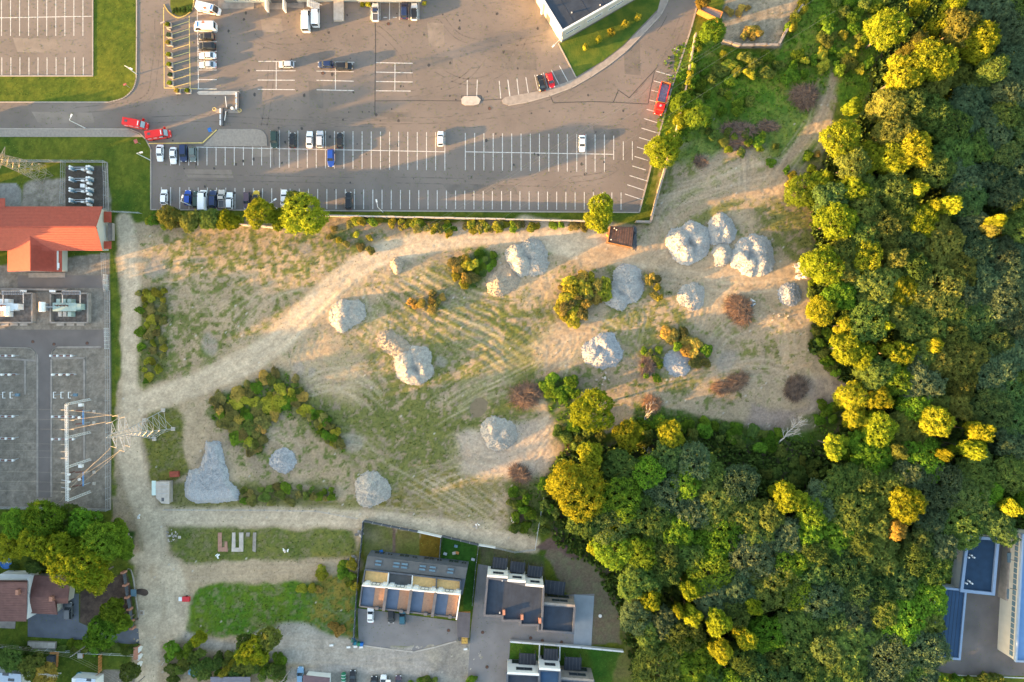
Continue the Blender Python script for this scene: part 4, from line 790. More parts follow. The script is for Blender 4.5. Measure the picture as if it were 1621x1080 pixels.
# rusty shed by the wall
t = thing('rusty_shed', 'rust-brown flat-roofed metal shed against the concrete wall', 'shed', P(983, 375, 0))
hs = 2.8; S_ = Q([(966, 358), (1003, 360), (1000, 392), (962, 384)], hs)
part('wall', MB().prism([(p.x * .998, p.y + (.15 if p.y < 27 else -.15)) for p in S_], 0, hs - .12), M['rust'], t); part('roof', MB().prism(xy(S_), hs - .12, hs), M['rust'], t)
part('eave_board', MB().beam(S_[3], S_[2], .22, .3).beam(S_[3], S_[0], .16, .25), M['orange_wood'], t)
for k in range(9): a, b = S_[3].lerp(S_[2], .08 + k * .105), S_[0].lerp(S_[1], .08 + k * .105); part('sheet_seam', MB().beam((a.x, a.y, hs + .02), (b.x, b.y, hs + .02), .07, .05), M['rust'], t)
for x, y in ((972.5, 361.5), (976, 364), (967.5, 379.5)): part('roof_vent', MB().tube([P(x, y, hs), P(x, y, hs + .35)], .16, 8), M['white_metal'], t)
part('door_leaf', MB().beam(P(960, 371, 1.2), P(964, 377, 1.2), .08, 2.2), M['orange_wood'], t)
tag(link('scrap_pile', (lambda mb: mb.mesh('scrap_pile'))((lambda mb: [mb.beam(P(random.uniform(1001, 1008), random.uniform(357, 398), random.uniform(.2, 1.2)), P(random.uniform(1001, 1008), random.uniform(357, 398), random.uniform(.2, 1.4)), .25, .2) for _ in range(34)] and mb)(MB())), M['steel_dark']), 'dark heap of scrap timber and metal alongside the rusty shed', 'scrap heap')
# trailer-like hut
t = thing('wooden_hut', 'small brown plank-roofed hut beside the road edge at the top', 'hut', P(1124, 20, 0))
S_ = Q([(1106, 14.5), (1116, 9), (1144, 19.5), (1139, 31)], 2.6); part('wall', MB().prism(xy(S_), 0, 2.4), M['orange_wood'], t)
part('roof', MB().prism(xy(S_), 2.4, 2.55), mat('brown_felt', (.21, .155, .14), .85, .15, 1), t)
part('eave_board', MB().beam(S_[0], S_[3], .2, .3).beam(S_[2], S_[3], .2, .3).beam(S_[1], S_[2], .2, .3), M['orange_wood'], t)
# cabin at the track corner
t = thing('guard_cabin', 'small pale cabin with green-white roof panel at the track corner', 'cabin', P(254, 778, 0))
part('wall', MB().prism(xy(Q([(247, 763), (267.5, 763), (267.5, 797), (255, 797), (248, 786)], 2.2)), 0, 2.1), M['concrete'], t); part('roof', MB().prism(xy(Q([(247, 762.5), (268, 762.5), (268, 798), (256, 797), (247, 788)], 2.2)), 2.1, 2.25), M['concrete_pale'], t)
part('roof_panel', MB().box((P(243, 773, 2.3).x, P(243, 773, 2.3).y, 2.1), (1.1, 3.9, .15)), mat('mint_sheet', (.50, .60, .55), .6, .05, 1), t)
for y in (768, 775, 782): a, b = P(248, y, 2.3), P(267, y - 1, 2.3); part('roof_seam', MB().beam(a, b, .07, .06), M['steel'], t)
part('roof_hole', MB().box((P(257.5, 791, 2.3).x, P(257.5, 791, 2.3).y, 2.26), (.7, 1.0, .05)), M['steel_dark'], t)
tag(link('rusty_container', MB().box((P(278, 750, 0).x, P(278, 750, 0).y, .5), (2.4, 1.5, 1.0), .05).mesh('rusty_container', (0, 0, 0)), mat('red_rust', (.22, .05, .03), .8, .2, 1)), 'small red rusty tank lying in the grass by the pylon', 'tank')
# ---------------------------------------------------------------- vehicles
def rring(x, w_, z0, z1, ch=.14):
    """rounded cross-section at station x"""
    a = w_ / 2; c = min(ch, (z1 - z0) * .4)
    return [(x, -a, z0 + c), (x, -a + c, z0), (x, a - c, z0), (x, a, z0 + c), (x, a, z1 - c), (x, a - c, z1), (x, -a + c, z1), (x, -a, z1 - c)]
CARSPEC = {  # length, width, body stations (x/L, width factor, top z), glasshouse (x0,x1 bottom; x0,x1 top), roof z
    'sedan': (4.6, 1.78, [(-.5,.78,.62),(-.47,.92,.82),(-.36,1,.90),(-.15,1,.92),(.15,1,.92),(.32,.98,.86),(.45,.88,.70),(.5,.72,.55)], (-.36,.20), (-.24,.08), 1.42),
    'hatch': (4.1, 1.74, [(-.5,.86,.80),(-.47,.95,.92),(-.3,1,.95),(.0,1,.94),(.2,1,.92),(.34,.97,.86),(.46,.86,.68),(.5,.72,.55)], (-.47,.24), (-.38,.10), 1.48),
    'suv': (4.6, 1.88, [(-.5,.88,.95),(-.47,.97,1.05),(-.3,1,1.08),(.0,1,1.06),(.22,1,1.04),(.36,.97,.98),(.47,.88,.82),(.5,.76,.65)], (-.47,.24), (-.42,.12), 1.72),
    'estate': (4.7, 1.80, [(-.5,.86,.82),(-.47,.95,.92),(-.3,1,.94),(.0,1,.93),(.2,1,.92),(.34,.97,.85),(.46,.86,.68),(.5,.72,.55)], (-.475,.20), (-.42,.07), 1.50),
    'van': (5.4, 1.98, [(-.5,.95,1.1),(-.49,1,1.2),(-.2,1,1.2),(.1,1,1.2),(.3,1,1.12),(.40,.97,1.02),(.48,.86,.85),(.5,.76,.65)], (-.49,.40), (-.485,.27), 2.35),
    'minibus': (6.2, 2.05, [(-.5,.95,1.2),(-.49,1,1.3),(-.2,1,1.3),(.1,1,1.3),(.32,1,1.2),(.42,.97,1.05),(.48,.86,.85),(.5,.76,.65)], (-.49,.42), (-.485,.31), 2.6),
    'pickup': (5.0, 1.85, [(-.5,.92,.85),(-.47,1,.95),(-.3,1,.97),(.0,1,.98),(.2,1,1.0),(.34,.97,.95),(.46,.88,.8),(.5,.76,.62)], (-.08,.25), (-.05,.13), 1.70)}
protos = {}
def make_car(kind):
    L, Wd, st, gb, gt, zr_ = CARSPEC[kind]; root = thing('parked_car' if kind not in ('van', 'minibus') else 'parked_van', '', 'car', (0, 0, 0))
    zb = st[4][2]
    body = MB().loft([rring(s[0] * L, s[1] * Wd, .22, s[2]) for s in st]); ob = part('body', body, CP['white'], root, world=False)
    g = MB(); wb, wt = Wd * .46, Wd * .385
    if kind in ('van', 'minibus'): wt = Wd * .44
    g.loft([[(gb[0]*L, -wb, zb - .05), (gb[1]*L, -wb, zb - .05), (gb[1]*L, wb, zb - .05), (gb[0]*L, wb, zb - .05)][::-1], [(gt[0]*L, -wt, zr_ - .06), (gt[1]*L, -wt, zr_ - .06), (gt[1]*L, wt, zr_ - .06), (gt[0]*L, wt, zr_ - .06)][::-1]])
    part('glass', g, M['glass'], root, world=False)
    x0, x1 = gt[0] * L + .04, gt[1] * L - .05; wr = wt + .01
    part('roof', MB().loft([rring(x0, wr * 1.8, zr_ - .09, zr_ - .01, .05), rring(x0 + .25, wr * 2, zr_ - .08, zr_ + .02, .06), rring(x1 - .3, wr * 2, zr_ - .08, zr_ + .02, .06), rring(x1, wr * 1.85, zr_ - .1, zr_ - .01, .05)]), CP['white'], root, world=False)
    pl = MB()
    for sy in (-1, 1):
        pl.beam((gb[1]*L, sy*wb, zb), (x1, sy*wt, zr_-.05), .09); pl.beam((gb[0]*L, sy*wb, zb), (x0, sy*wt, zr_-.05), .11); pl.beam((0, sy*(wb+.005), zb), (-.1, sy*(wt+.01), zr_-.05), .08)
    if kind in ('van', 'minibus'):
        for sy in (-1, 1): pl.beam((gb[0]*L+.1, sy*(wb+.0), (zb+zr_)/2), (.12*L, sy*(wb+.0), (zb+zr_)/2), .08, zr_-zb-.12)
    part('pillars', pl, CP['white'], root, world=False)
    for sx in (-.31, .31):
        for sy in (-1, 1):
            wh = part('wheel', MB().tube([(sx*L, sy*(Wd/2-.20), .32), (sx*L, sy*(Wd/2+.005), .32)], .32, 12), M['tyre'], root, world=False)
    for sy in (-1, 1):
        part('headlight', MB().box((L*.475, sy*Wd*.33, st[-2][2]-.10), (.22, .34, .14)), M['lampwhite'], root, world=False)
        part('tail_light', MB().box((-L*.492, sy*Wd*.36, zb-.22), (.12, .24, .2)), M['lampred'], root, world=False)
        part('door_mirror', MB().box((gb[1]*L-.35, sy*(Wd/2+.09), zb+.05), (.14, .2, .12)), M['steel_dark'], root, world=False)
    if kind == 'pickup': part('cargo_bed', MB().box((-.29*L, 0, .975), (L*.36, Wd*.78, .03)), M['steel_dark'], root, world=False)
    protos[kind] = root; return root
used = set()
def car(px, py, deg, kind, paintk, label, cat='car', roof=None, sc_=1.0, group=None):
    """deg: heading in the photo, 0 = nose towards +x, 90 = nose up"""
    if kind not in protos: make_car(kind)
    src = protos[kind]
    r = src if kind not in used else copy_tree(src); used.add(kind)
    p = P(px, py, .8); r.location = (p.x, p.y, .03); r.rotation_euler = (0, 0, R(deg)); r.scale = (sc_, sc_, sc_); r['label'] = label; r['category'] = cat
    if group: r['group'] = group
    for ch in r.children:
        st_ = ch.name.split('.')[0]
        if st_ in ('body', 'roof', 'pillars'):
            ch.material_slots[0].link = 'OBJECT'; ch.material_slots[0].material = CP[(roof or paintk) if st_ == 'roof' else paintk]
    return r
cp = 'cars in the car park'
CARS = [
 (327,58,180,'hatch','black','black hatchback parked next to the ambulance with the orange cross'), (327,73.5,180,'suv','black','black car between the black hatchback and the white saloon'),
 (328,88,180,'sedan','white','white saloon parked between a black car and a silver one'), (328.5,102.5,180,'sedan','silver','silver saloon at the lower end of the yellow-lined row'),
 (453,102,180,'hatch','silver','lone silver hatchback in the box-marked bays throwing a long shadow'), (515,102,180,'hatch','navy','dark navy hatchback nose to tail with a black car'),
 (544.5,105,0,'suv','black','black estate behind the navy hatchback in the marked boxes'), (500,27,90,'van','white','shorter white van beside the long white van by the depot'),
 (594,19,90,'pickup','white','car with navy roof and cream tail in front of the depot'), (640,16,90,'suv','navy','dark car with navy roof in the bay by the white car'), (655.5,18,90,'estate','white','white car with a black roof in the last depot bay'),
 (856.5,131,102,'sedan','black','black saloon parked beside the red car on the curve'), (871.5,127,285,'hatch','red','dark red hatchback parked in the shade near the lawn triangle'),
 (253,242,270,'sedan','white','white saloon parked closest to the corner lawn in the upper bays'), (274,246,270,'sedan','white','white saloon beside the navy car in the upper bays'),
 (290.5,242.5,270,'suv','navy','navy off-roader between a white saloon and a grey-green car'), (305,244,270,'hatch','greygreen','grey-green hatchback at the end of the four cars by the lawn'),
 (434,221,270,'suv','green','dark green off-roader next to the paved island'), (463,222,90,'hatch','black','black hatchback standing alone with an empty bay on each side'),
 (490,221,90,'sedan','white','white saloon side by side with a silver off-roader'), (506.5,220.5,90,'suv','silver','silver-white off-roader side by side with the white saloon'),
 (538,222,90,'hatch','black','black hatchback with red tail lights above the bright blue car'), (523.5,250,270,'estate','blue','bright blue estate alone below the double bay line'),
 (697.3,219.5,90,'hatch','white','white hatchback by itself in the middle of the lot with a long shadow'), (921.5,227,270,'sedan','white','white saloon with dark windscreen alone in the eastern bays'),
 (259.5,312,90,'hatch','white','white hatchback alone in the corner bay above the bushes'), (297,313,90,'hatch','blue','blue hatchback next to the lamp post in the lower row'),
 (311.5,316,90,'suv','green','dark green car tucked between the blue hatchback and the white minibus'), (337,315,90,'suv','navy','navy off-roader between the white minibus and the beige car'),
 (350.5,315,90,'pickup','beige','beige pickup with framed load bed in the lower row'), (363,318,90,'estate','white','white estate beside the beige pickup'), (391,317.5,270,'estate','plum','plum-brown estate beside the yellow car'),
 (405.5,313.5,90,'hatch','yellow','yellow hatchback with a dark roof partly under the bushes'), (449.5,313.5,90,'sedan','white','white saloon parked alone beside the tall hedge tree'), (551.5,317.5,90,'estate','black','black estate alone in the lower row with bright windscreen'),
 (586.5,973,90,'sedan','white','white saloon outside the terraced houses'), (619,975,270,'hatch','black','black car outside the terraced houses'), (637,977,90,'hatch','teal','teal car outside the terraced houses'),
 (108.5,967,90,'suv','grey','dark grey car on the blue-grey driveway'), (475.5,1070,90,'estate','lightblue','light blue car beside the small garage at the bottom'), (558.5,1075,90,'sedan','black','black car with its nose showing at the bottom edge'),
 (592,1083,90,'hatch','black','black car barely showing at the bottom edge near the white one'), (607,1081,90,'hatch','white','white car at the bottom edge between two dark cars'), (630.5,1082,90,'hatch','plum','dark plum car at the bottom edge beside the small sign'),
]
ROOFS = {8: 'navy', 9: 'navy', 10: 'black', 32: 'black', 23: 'white'}
for i, (x, y, dg, k, pc, lab) in enumerate(CARS): car(x, y, dg, k, pc, lab, roof=ROOFS.get(i), group=None if i > 34 else cp)
c = car(485, 33, 90, 'minibus', 'white', 'long white van parked in the sun by the depot', 'van')
c = car(321.5, 317.5, 90, 'minibus', 'white', 'white minibus squeezed into the lower row of cars', 'van', sc_=.92)
def emergency(px, py, dg, pc, lab, stripes, cross=True):
    v = car(px, py, dg, 'minibus', pc, lab, 'ambulance')
    L = 6.2; z = 2.63
    if pc == 'white':
        mo = bpy.data.materials.get('orange_marking') or mat('orange_marking', (.62, .12, .02), .5, .05, 1)
        part('orange_cross', MB().box((-.2, -.55, z), (.95, .3, .02)).box((-.2, -.55, z + .004), (.3, .75, .02)), mo, v, world=False)
        part('side_stripe', MB().box((-.3, -1.03, 1.3), (3.6, .04, .3)), mo, v, world=False)
        part('side_stripe', MB().box((-.3, 1.03, 1.3), (3.6, .04, .3)), mo, v, world=False)
        part('light_bar', MB().box((1.35, 0, z + .06), (.28, 1.3, .12)), M['blueplastic'], v, world=False)
        part('hood_marking', MB().box((2.55, .25, 1.1), (.35, .22, .03)).box((2.55, -.25, 1.1), (.35, .22, .03)), mo, v, world=False)
    else:
        part('roof_hatch', MB().box((-1.9, .1, z), (.75, .62, .08)), M['steel_dark'], v, world=False)
        for sy in (-1, 1):
            for k in range(3): part('white_flash', MB().box((-2.2 + k * 1.5, sy * 1.0, 1.75), (.9, .08, .35), 0, .25), CP['white'], v, world=False)
        part('light_bar', MB().box((1.4, 0, z + .06), (.22, 1.2, .12)), M['lampwhite'], v, world=False)
        part('open_door', MB().beam((1.7, 1.02, 1.3), (2.1, 1.75, 1.3), .08, 1.0), CP['brightred'], v, world=False)
        part('windscreen', MB().add([(1.95, -.8, 2.45), (2.62, -.85, 1.42), (2.62, .85, 1.42), (1.95, .8, 2.45)], [(0, 1, 2, 3)]), mat('sky_glass', (.25, .33, .38), .15, .05, 1) if 'sky_glass' not in bpy.data.materials else bpy.data.materials['sky_glass'], v, world=False)
    return v
emergency(331, 15, -13, 'white', 'white ambulance parked askew beside the flower island', 0)
emergency(325, 43.5, 180, 'white', 'white ambulance with orange cross parked square in its bay', 0)
emergency(216, 197, -10, 'brightred', 'bright red fire service van nearer the road, ahead of its twin', 0)['category'] = 'fire van'
emergency(252, 214, 9, 'brightred', 'bright red fire service van stopped at the pavement corner', 0)['category'] = 'fire van'
# dump truck
tk = thing('dump_truck', 'red-cabbed dump truck with empty grey tipper body beside the slanting bays', 'truck', (P(1047, 157, 1).x, P(1047, 157, 1).y, .03)); tk.rotation_euler = (0, 0, R(-104))
part('cab', MB().loft([rring(1.7, 2.3, .6, 2.7, .15), rring(1.9, 2.4, .5, 2.85, .15), rring(3.2, 2.4, .5, 2.8, .15), rring(3.55, 2.3, .5, 2.3, .15), rring(3.65, 2.3, .5, 1.3, .15)]), CP['brightred'], tk, world=False)
part('windscreen', MB().add([(3.24, -1.05, 2.72), (3.60, -1.05, 2.25), (3.60, 1.05, 2.25), (3.24, 1.05, 2.72)], [(0, 1, 2, 3)]), M['glass'], tk, world=False)
part('bonnet', MB().loft([rring(3.5, 2.2, .5, 1.55, .15), rring(4.0, 2.1, .5, 1.45, .15)]), CP['brightred'], tk, world=False)
part('roof_hatch', MB().tube([(2.5, 0, 2.82), (2.5, 0, 2.92)], .3, 10), M['steel'], tk, world=False)
part('bumper', MB().box((4.1, 0, .7), (.25, 2.4, .35)), CP['brightred'], tk, world=False)
tb = M['orange_wood']; part('tipper_side', MB().box((-1.3, 1.2, 1.9), (5.6, .12, 1.3)), CP['brightred'], tk, world=False); part('tipper_side', MB().box((-1.3, -1.2, 1.9), (5.6, .12, 1.3)), CP['brightred'], tk, world=False)
part('tailgate', MB().box((-4.1, 0, 1.9), (.12, 2.5, 1.3)), tb, tk, world=False); part('headboard', MB().box((1.5, 0, 2.0), (.12, 2.5, 1.6)), tb, tk, world=False)
part('tipper_floor', MB().box((-1.3, 0, 1.3), (5.6, 2.3, .15)), mat('tipper_grey', (.20, .24, .30), .6, .3, 1.5), tk, world=False); part('chassis', MB().box((-.3, 0, .85), (7.6, .9, .3)), M['steel_dark'], tk, world=False)
for x in (2.9, -1.7, -3.0):
    for sy in (-1, 1): part('wheel', MB().tube([(x, sy * .8, .5), (x, sy * 1.2, .5)], .5, 12), M['tyre'], tk, world=False)
for sy in (-1, 1): part('headlight', MB().box((4.2, sy * .85, .95), (.12, .35, .2)), M['lampwhite'], tk, world=False); part('door_mirror', MB().box((3.3, sy * 1.45, 2.1), (.12, .25, .5)), M['steel_dark'], tk, world=False)
q = thing('trailer', 'small red and white trailer at the lip of the green bank', 'trailer', (P(293, 947).x, P(293, 947).y, .05)); part('body', MB().box((.6, 0, .6), (2.0, 1.3, .6)), CP['red'], q, world=False); part('box', MB().box((-.9, 0, .5), (1.0, 1.0, .5)), CP['white'], q, world=False)
for sy in (-1, 1): part('wheel', MB().tube([(.6, sy * .66, .28), (.6, sy * .8, .28)], .28, 10), M['tyre'], q, world=False)
lb = thing('pallet_table', 'grey-blue flat crate by the gate opening of the soil garden', 'crate', (P(214, 937).x, P(214, 937).y, 0)); part('top', MB().box((0, 0, .8), (1.5, 1.9, .1)), M['glassblue'], lb, world=False)
for sx in (-.6, .6):
    for sy in (-.8, .8): part('leg', MB().box((sx, sy, .4), (.12, .12, .75)), M['wood'], lb, world=False)

# ---------------------------------------------------------------- walls and fences
def panel_wall(name, lab, pts, hgt, m, plen=3.0, th=.12, post=.26, zb=0, wav=.0, cat='wall', gap=None, mp=None):
    W_ = [P(x, y, 0) for x, y in pts]; t = thing(name, lab, cat, (W_[0].x, W_[0].y, 0)); cache = {}
    for a, c in zip(W_[:-1], W_[1:]):
        L = (c - a).length; k = max(1, round(L / plen)); dv = (c - a) / k; ang = math.atan2(dv.y, dv.x); pl = round(dv.length, 1)
        for i in range(k):
            p0 = a + dv * i; mid_ = a + dv * (i + .5)
            if gap and gap(mid_, i): continue
            key = ('p', pl)
            if key not in cache:
                me = MB().box((0, 0, hgt/2), (pl - post * .6, th, hgt)).box((0, 0, hgt + .03), (pl - post*.6, th * 1.5, .08)).mesh('panel'); me.materials.append(M[m]); cache[key] = me
            o = link('panel', cache[key], parent=t); o.location = mid_ - t.location + Vector((0, random.uniform(-wav, wav), random.uniform(-wav, wav)*.6 + zb)); o.rotation_euler = (0, random.uniform(-wav, wav) * .15, ang)
            if 'post' not in cache: me = MB().box((0, 0, hgt/2 + .06), (post, post, hgt + .12)).mesh('post'); me.materials.append(M[mp or m]); cache['post'] = me
            o = link('post', cache['post'], parent=t); o.location = p0 - t.location
        if 'post' in cache: o = link('post', cache['post'], parent=t); o.location = c - t.location
    return t
panel_wall('concrete_wall', 'pale concrete panel wall between the lower parking row and the bare plot', [(382, 357), (440, 362)], 2.6, 'concrete_pale', 2.6, .2, .3, wav=.05)
panel_wall('concrete_wall', 'long pale concrete panel wall along the grass verge of the car park', [(505, 343), (570, 344), (640, 345.5), (720, 347), (800, 349), (870, 350.5), (935, 352), (960, 352.5)], 2.0, 'concrete_pale', 2.6, .22, .3, wav=.05)
panel_wall('concrete_wall', 'slanting weathered concrete wall from the shed corner towards the trees', [(1006, 352.5), (1028, 353), (1037, 318), (1046, 285), (1053, 262), (1060, 238), (1068, 215)], 2.0, 'concrete', 2.4, .35, .4, wav=.12)
panel_wall('concrete_wall', 'vine-covered wall stretch beside the road', [(1068, 215), (1074, 185), (1082, 150), (1088, 118), (1094, 85), (1099, 58)], 2.0, 'concrete', 2.6, .25, .3, wav=.05)
panel_wall('concrete_wall', 'curved brown and pale wall round the stony patch', [(1143, 69), (1156, 72), (1170, 75.5), (1190, 75.5), (1210, 74.5), (1229, 75), (1238, 58), (1246, 44)], 1.8, 'concrete', 2.4, .4, .5, wav=.06)
panel_wall('concrete_wall', 'overgrown wall stretch north of the curved wall', [(1246, 44), (1258, 25), (1272, 5), (1282, -12)], 1.8, 'concrete', 2.6, .3, .4, wav=.06)
GF = 'grey fences of the terraced house gardens'
for pts, lab in (([(576, 824), (573, 860), (570.5, 884)], 'dark panel fence at the western side of the terraced gardens'), ([(570.5, 884), (565, 950), (560.5, 1018)], 'dark fence dividing the green bank from the paved yard'),
                 ([(577, 823), (620, 832), (662, 840)], 'grey panel fence behind the two paler gardens'), ([(700, 847), (730, 854), (758, 861)], 'grey-blue panel fence behind the artificial turf garden'), ([(758, 862), (753, 900), (748, 955)], 'fence between the turf garden and the neighbouring paved strip'),
                 ([(699, 848), (695.5, 892)], 'fence between the ochre garden and the turf garden')):
    panel_wall('panel_fence', lab, pts, 1.7, 'slate', 2.2, .08, .12, cat='fence', mp='steel')
panel_wall('panel_fence', 'bright white capped fence behind the ochre garden', [(663, 840), (699, 848)], 1.7, 'white_metal', 2.2, .12, .14, cat='fence')
panel_wall('panel_fence', 'white capped fence end reaching past the turf garden', [(759, 861), (784, 865)], 1.6, 'white_metal', 2.2, .12, .14, cat='fence')
panel_wall('garden_wall', 'white wall between the paved yard and the green lawns below', [(808, 1013), (860, 1017), (920, 1022), (985, 1028.5)], 1.2, 'white_metal', 3, .3, .3)
panel_wall('garden_wall', 'white wall dividing the first and second small lawns', [(854, 1017), (853, 1040)], 1.2, 'white_metal', 3, .2, .25); panel_wall('garden_wall', 'white wall dividing the second lawn from the dark green lawn', [(886, 1019), (885.5, 1042)], 1.2, 'white_metal', 3, .2, .25)
def wire_fence(name, lab, pts, hgt=2.0, step=3.0, m='steel', cat='fence', rails=3, slab=False):
    W_ = [P(x, y, 0) for x, y in pts]; t = thing(name, lab, cat, (W_[0].x, W_[0].y, 0)); pm = MB().box((0, 0, hgt / 2), (.1, .1, hgt)).mesh('post'); pm.materials.append(M[m])
    if slab:
        sb_ = MB()
    for a, c in zip(W_[:-1], W_[1:]):
        k = max(1, round((c - a).length / step)); dv = (c - a) / k
        for i in range(k + 1): o = link('post', pm, parent=t); o.location = a + dv * i - t.location
        for r_ in range(rails):
            z = .25 + (hgt - .35) * r_ / max(1, rails - 1); part('rail', MB().beam((a.x, a.y, z), (c.x, c.y, z), .045), M[m], t)
        if slab: part('plinth', MB().beam((a.x, a.y, .12), (c.x, c.y, .12), .18, .3), M['concrete'], t)
        n_ = int((c - a).length / .30); mb = MB()
        for i in range(n_): p = a + (c - a) * i / n_; mb.beam((p.x, p.y, .1), (p.x, p.y, hgt - .05), .022)
        tag(part('mesh_wires', mb, M[m], t), kind='stuff')
    return t
wire_fence('mesh_fence', 'long galvanised mesh fence between the switchyard and the dirt lane', [(174, 460), (174.5, 600), (175, 700), (175, 806)], 2.4, 3, slab=True)
wire_fence('mesh_fence', 'mesh fence along the bottom of the switchyard', [(-20, 802), (60, 803), (175, 806)], 2.4, slab=True)
wire_fence('mesh_fence', 'mesh fence round the switch cabinets by the lawn', [(12, 256), (104, 257), (170, 257.5), (171.5, 290), (172, 333)], 2.4, slab=True)
wire_fence('mesh_fence', 'double mesh fence dividing the pylon plot and the cabinets', [(104, 258), (103.5, 290), (102.5, 324)], 2.2)
wire_fence('mesh_fence', 'short mesh fence by the south wing of the control building', [(167, 402), (168, 430), (171, 462)], 2.2)
wire_fence('mesh_fence', 'mesh fence linking the control building to the hedge', [(173, 336), (200, 337), (225, 338.5)], 2.2)
wire_fence('wire_fence', 'sagging wire fence of thin posts along the southern dirt lane', [(262, 806), (330, 806.5), (420, 807), (500, 808), (566, 820)], 1.4, 3.5, rails=2)
wire_fence('wire_fence', 'pale post fence from the lane corner up into the thicket', [(847, 868), (852, 835), (858, 800), (861, 782)], 1.6, 2.5, 'white_metal', rails=2)
wire_fence('wire_fence', 'low wire fence behind the flat-roofed houses gardens', [(785, 866), (815, 873), (846, 869)], 1.5, 2.5, rails=3)
wire_fence('wire_fence', 'thin fence between the driveway garden and the lower gardens', [(0, 1022), (60, 1026), (140, 1032), (214, 1036)], 1.3, 3, 'white_metal', rails=2)
wire_fence('sliding_gate', 'bluish sliding gate in the switchyard fence', [(172, 520), (173, 552)], 2.2, 1.2, 'white_metal', 'gate', 4)
wire_fence('sliding_gate', 'bluish gate beside the yard road north of the transformers', [(171, 436), (172, 460)], 2.2, 1.2, 'white_metal', 'gate', 4)
# brick-post fence of the brown house
t = thing('brick_post_fence', 'dark fence with short brick posts beside the soil garden', 'fence', P(206, 950, 0))
bp_ = [(199, 904), (202, 924), (205, 943), (208.5, 962), (211, 981), (213, 992)]
for x, y in bp_: p = P(x, y, 0); part('brick_post', MB().box((p.x, p.y, .9), (.9, .5, 1.8)), M['brick'], t)
for a, c in zip(bp_[:-1], bp_[1:]):
    a, c = P(*a, 0), P(*c, 0)
    for k in range(6): p, q_ = a.lerp(c, k / 6 + .01), a.lerp(c, (k + 1) / 6 - .01); part('slat', MB().beam((p.x, p.y, .85), (q_.x, q_.y, .85), .08, 1.4), M['slate'], t)
kerb('kerb', arc([(203, 901), (208, 904), (212, 920), (216, 950), (219.5, 975), (218, 980), (214, 979)]), .3, .15, 'concrete_pale')
t = thing('gate_pillars', 'brick gate wall with white boxes at the driveway mouth', 'gate', P(219, 1035, 0)); part('brick_wall', MB().box((P(220, 1030, 0).x, P(220, 1030, 0).y, .9), (1.0, 3.4, 1.8)), M['brick'], t)
for y in (1026, 1038, 1050): part('meter_box', MB().box((P(223, y).x, P(223, y).y, .7), (.8, 1.3, 1.4), -.4), M['white'], t)
# orange fence, planted box, small things in the gardens
t = thing('orange_fence', 'orange board fence between two small gardens', 'fence', P(161, 1050, 0))
for a, c in (((161.5, 1034), (161, 1062)), ((161, 1062), (150, 1072))):
    a, c = P(*a), P(*c); k = 6
    for i in range(k): p, q_ = a.lerp(c, i / k + .01), a.lerp(c, (i + 1) / k - .02); part('board', MB().beam((p.x, p.y, .8), (q_.x, q_.y, .8), .1, 1.6), M['orange_wood'], t)
t = thing('timber_surround', 'orange timber frame round a grey mat', 'frame', P(84, 1044, 0))
for a, c in (((79, 1034), (93, 1034)), ((91, 1034), (90, 1056))): part('board', MB().beam(P(*a, 1.2), P(*c, 1.2), .5, .2), M['orange_wood'], t)
part('mat', MB().box((P(84, 1046).x, P(84, 1046).y, .6), (2, 3.2, 1.1)), M['slate'], t)
def simple(name, lab, cat, px, py, parts, group=None, rz=0):
    t = thing(name, lab, cat, (P(px, py).x, P(px, py).y, max(0, 0)), group, rz)
    for nm, mb, m in parts: part(nm, mb, M[m] if isinstance(m, str) else m, t, world=False)
    return t
def cyl(r, z0, z1, n=16, x=0, y=0): return MB().tube([(x, y, z0), (x, y, z1)], r, n)
def ringmb(r, z, t_=.08, n=20): return MB().tube([(r * math.cos(2*math.pi*k/n), r * math.sin(2*math.pi*k/n), z) for k in range(n + 1)], t_, 6)
simple('paddling_pool', 'round bright blue pool beside the brown-roofed house', 'pool', 11, 891, [('wall', ringmb(1.45, .35, .18), 'blueplastic'), ('floor', cyl(1.4, 0, .12, 20), 'blueplastic'), ('water', cyl(1.35, .12, .3, 20), mat('pool_water', (.02, .13, .38), .1, .05, 1)), ('pump', MB().box((.5, .3, .4), (.5, .3, .2)), 'white_metal')])
simple('trampoline', 'small round teal trampoline near the bottom edge', 'trampoline', 128, 1068, [('rim', ringmb(.85, .6, .14), 'teal'), ('mat', cyl(.7, .56, .6, 16), 'teal'), ('leg', cyl(.05, 0, .6, 6, .8), 'steel'), ('leg', cyl(.05, 0, .6, 6, -.8), 'steel'), ('leg', cyl(.05, 0, .6, 6, 0, .8), 'steel')])
simple('cold_frame', 'long pale glass-topped bed beside the driveway', 'garden bed', 68, 1020, [('frame', MB().box((0, 0, .3), (7.6, 1.8, .6), -.03), 'concrete'), ] + [('pane', MB().box((-3.2 + k * 1.06, -k*.03+.1, .62), (.98, 1.5, .06), -.03), 'concrete_pale') for k in range(7)])
simple('wooden_box', 'square pale wooden box on the lawn between small gardens', 'box', 129, 1037, [('box', MB().box((0, 0, .3), (1.3, 1.2, .6)), 'orange_wood'), ('lid', MB().box((0, 0, .63), (1.4, 1.3, .06)), 'concrete_pale')])
simple('crate', 'pale wooden crate standing by the dirt lane', 'crate', 226, 969, [('box', MB().box((0, 0, .3), (1.1, 1.2, .6)), 'concrete_pale'), ('lid', MB().box((0, 0, .61), (.7, .8, .06)), 'wood')])
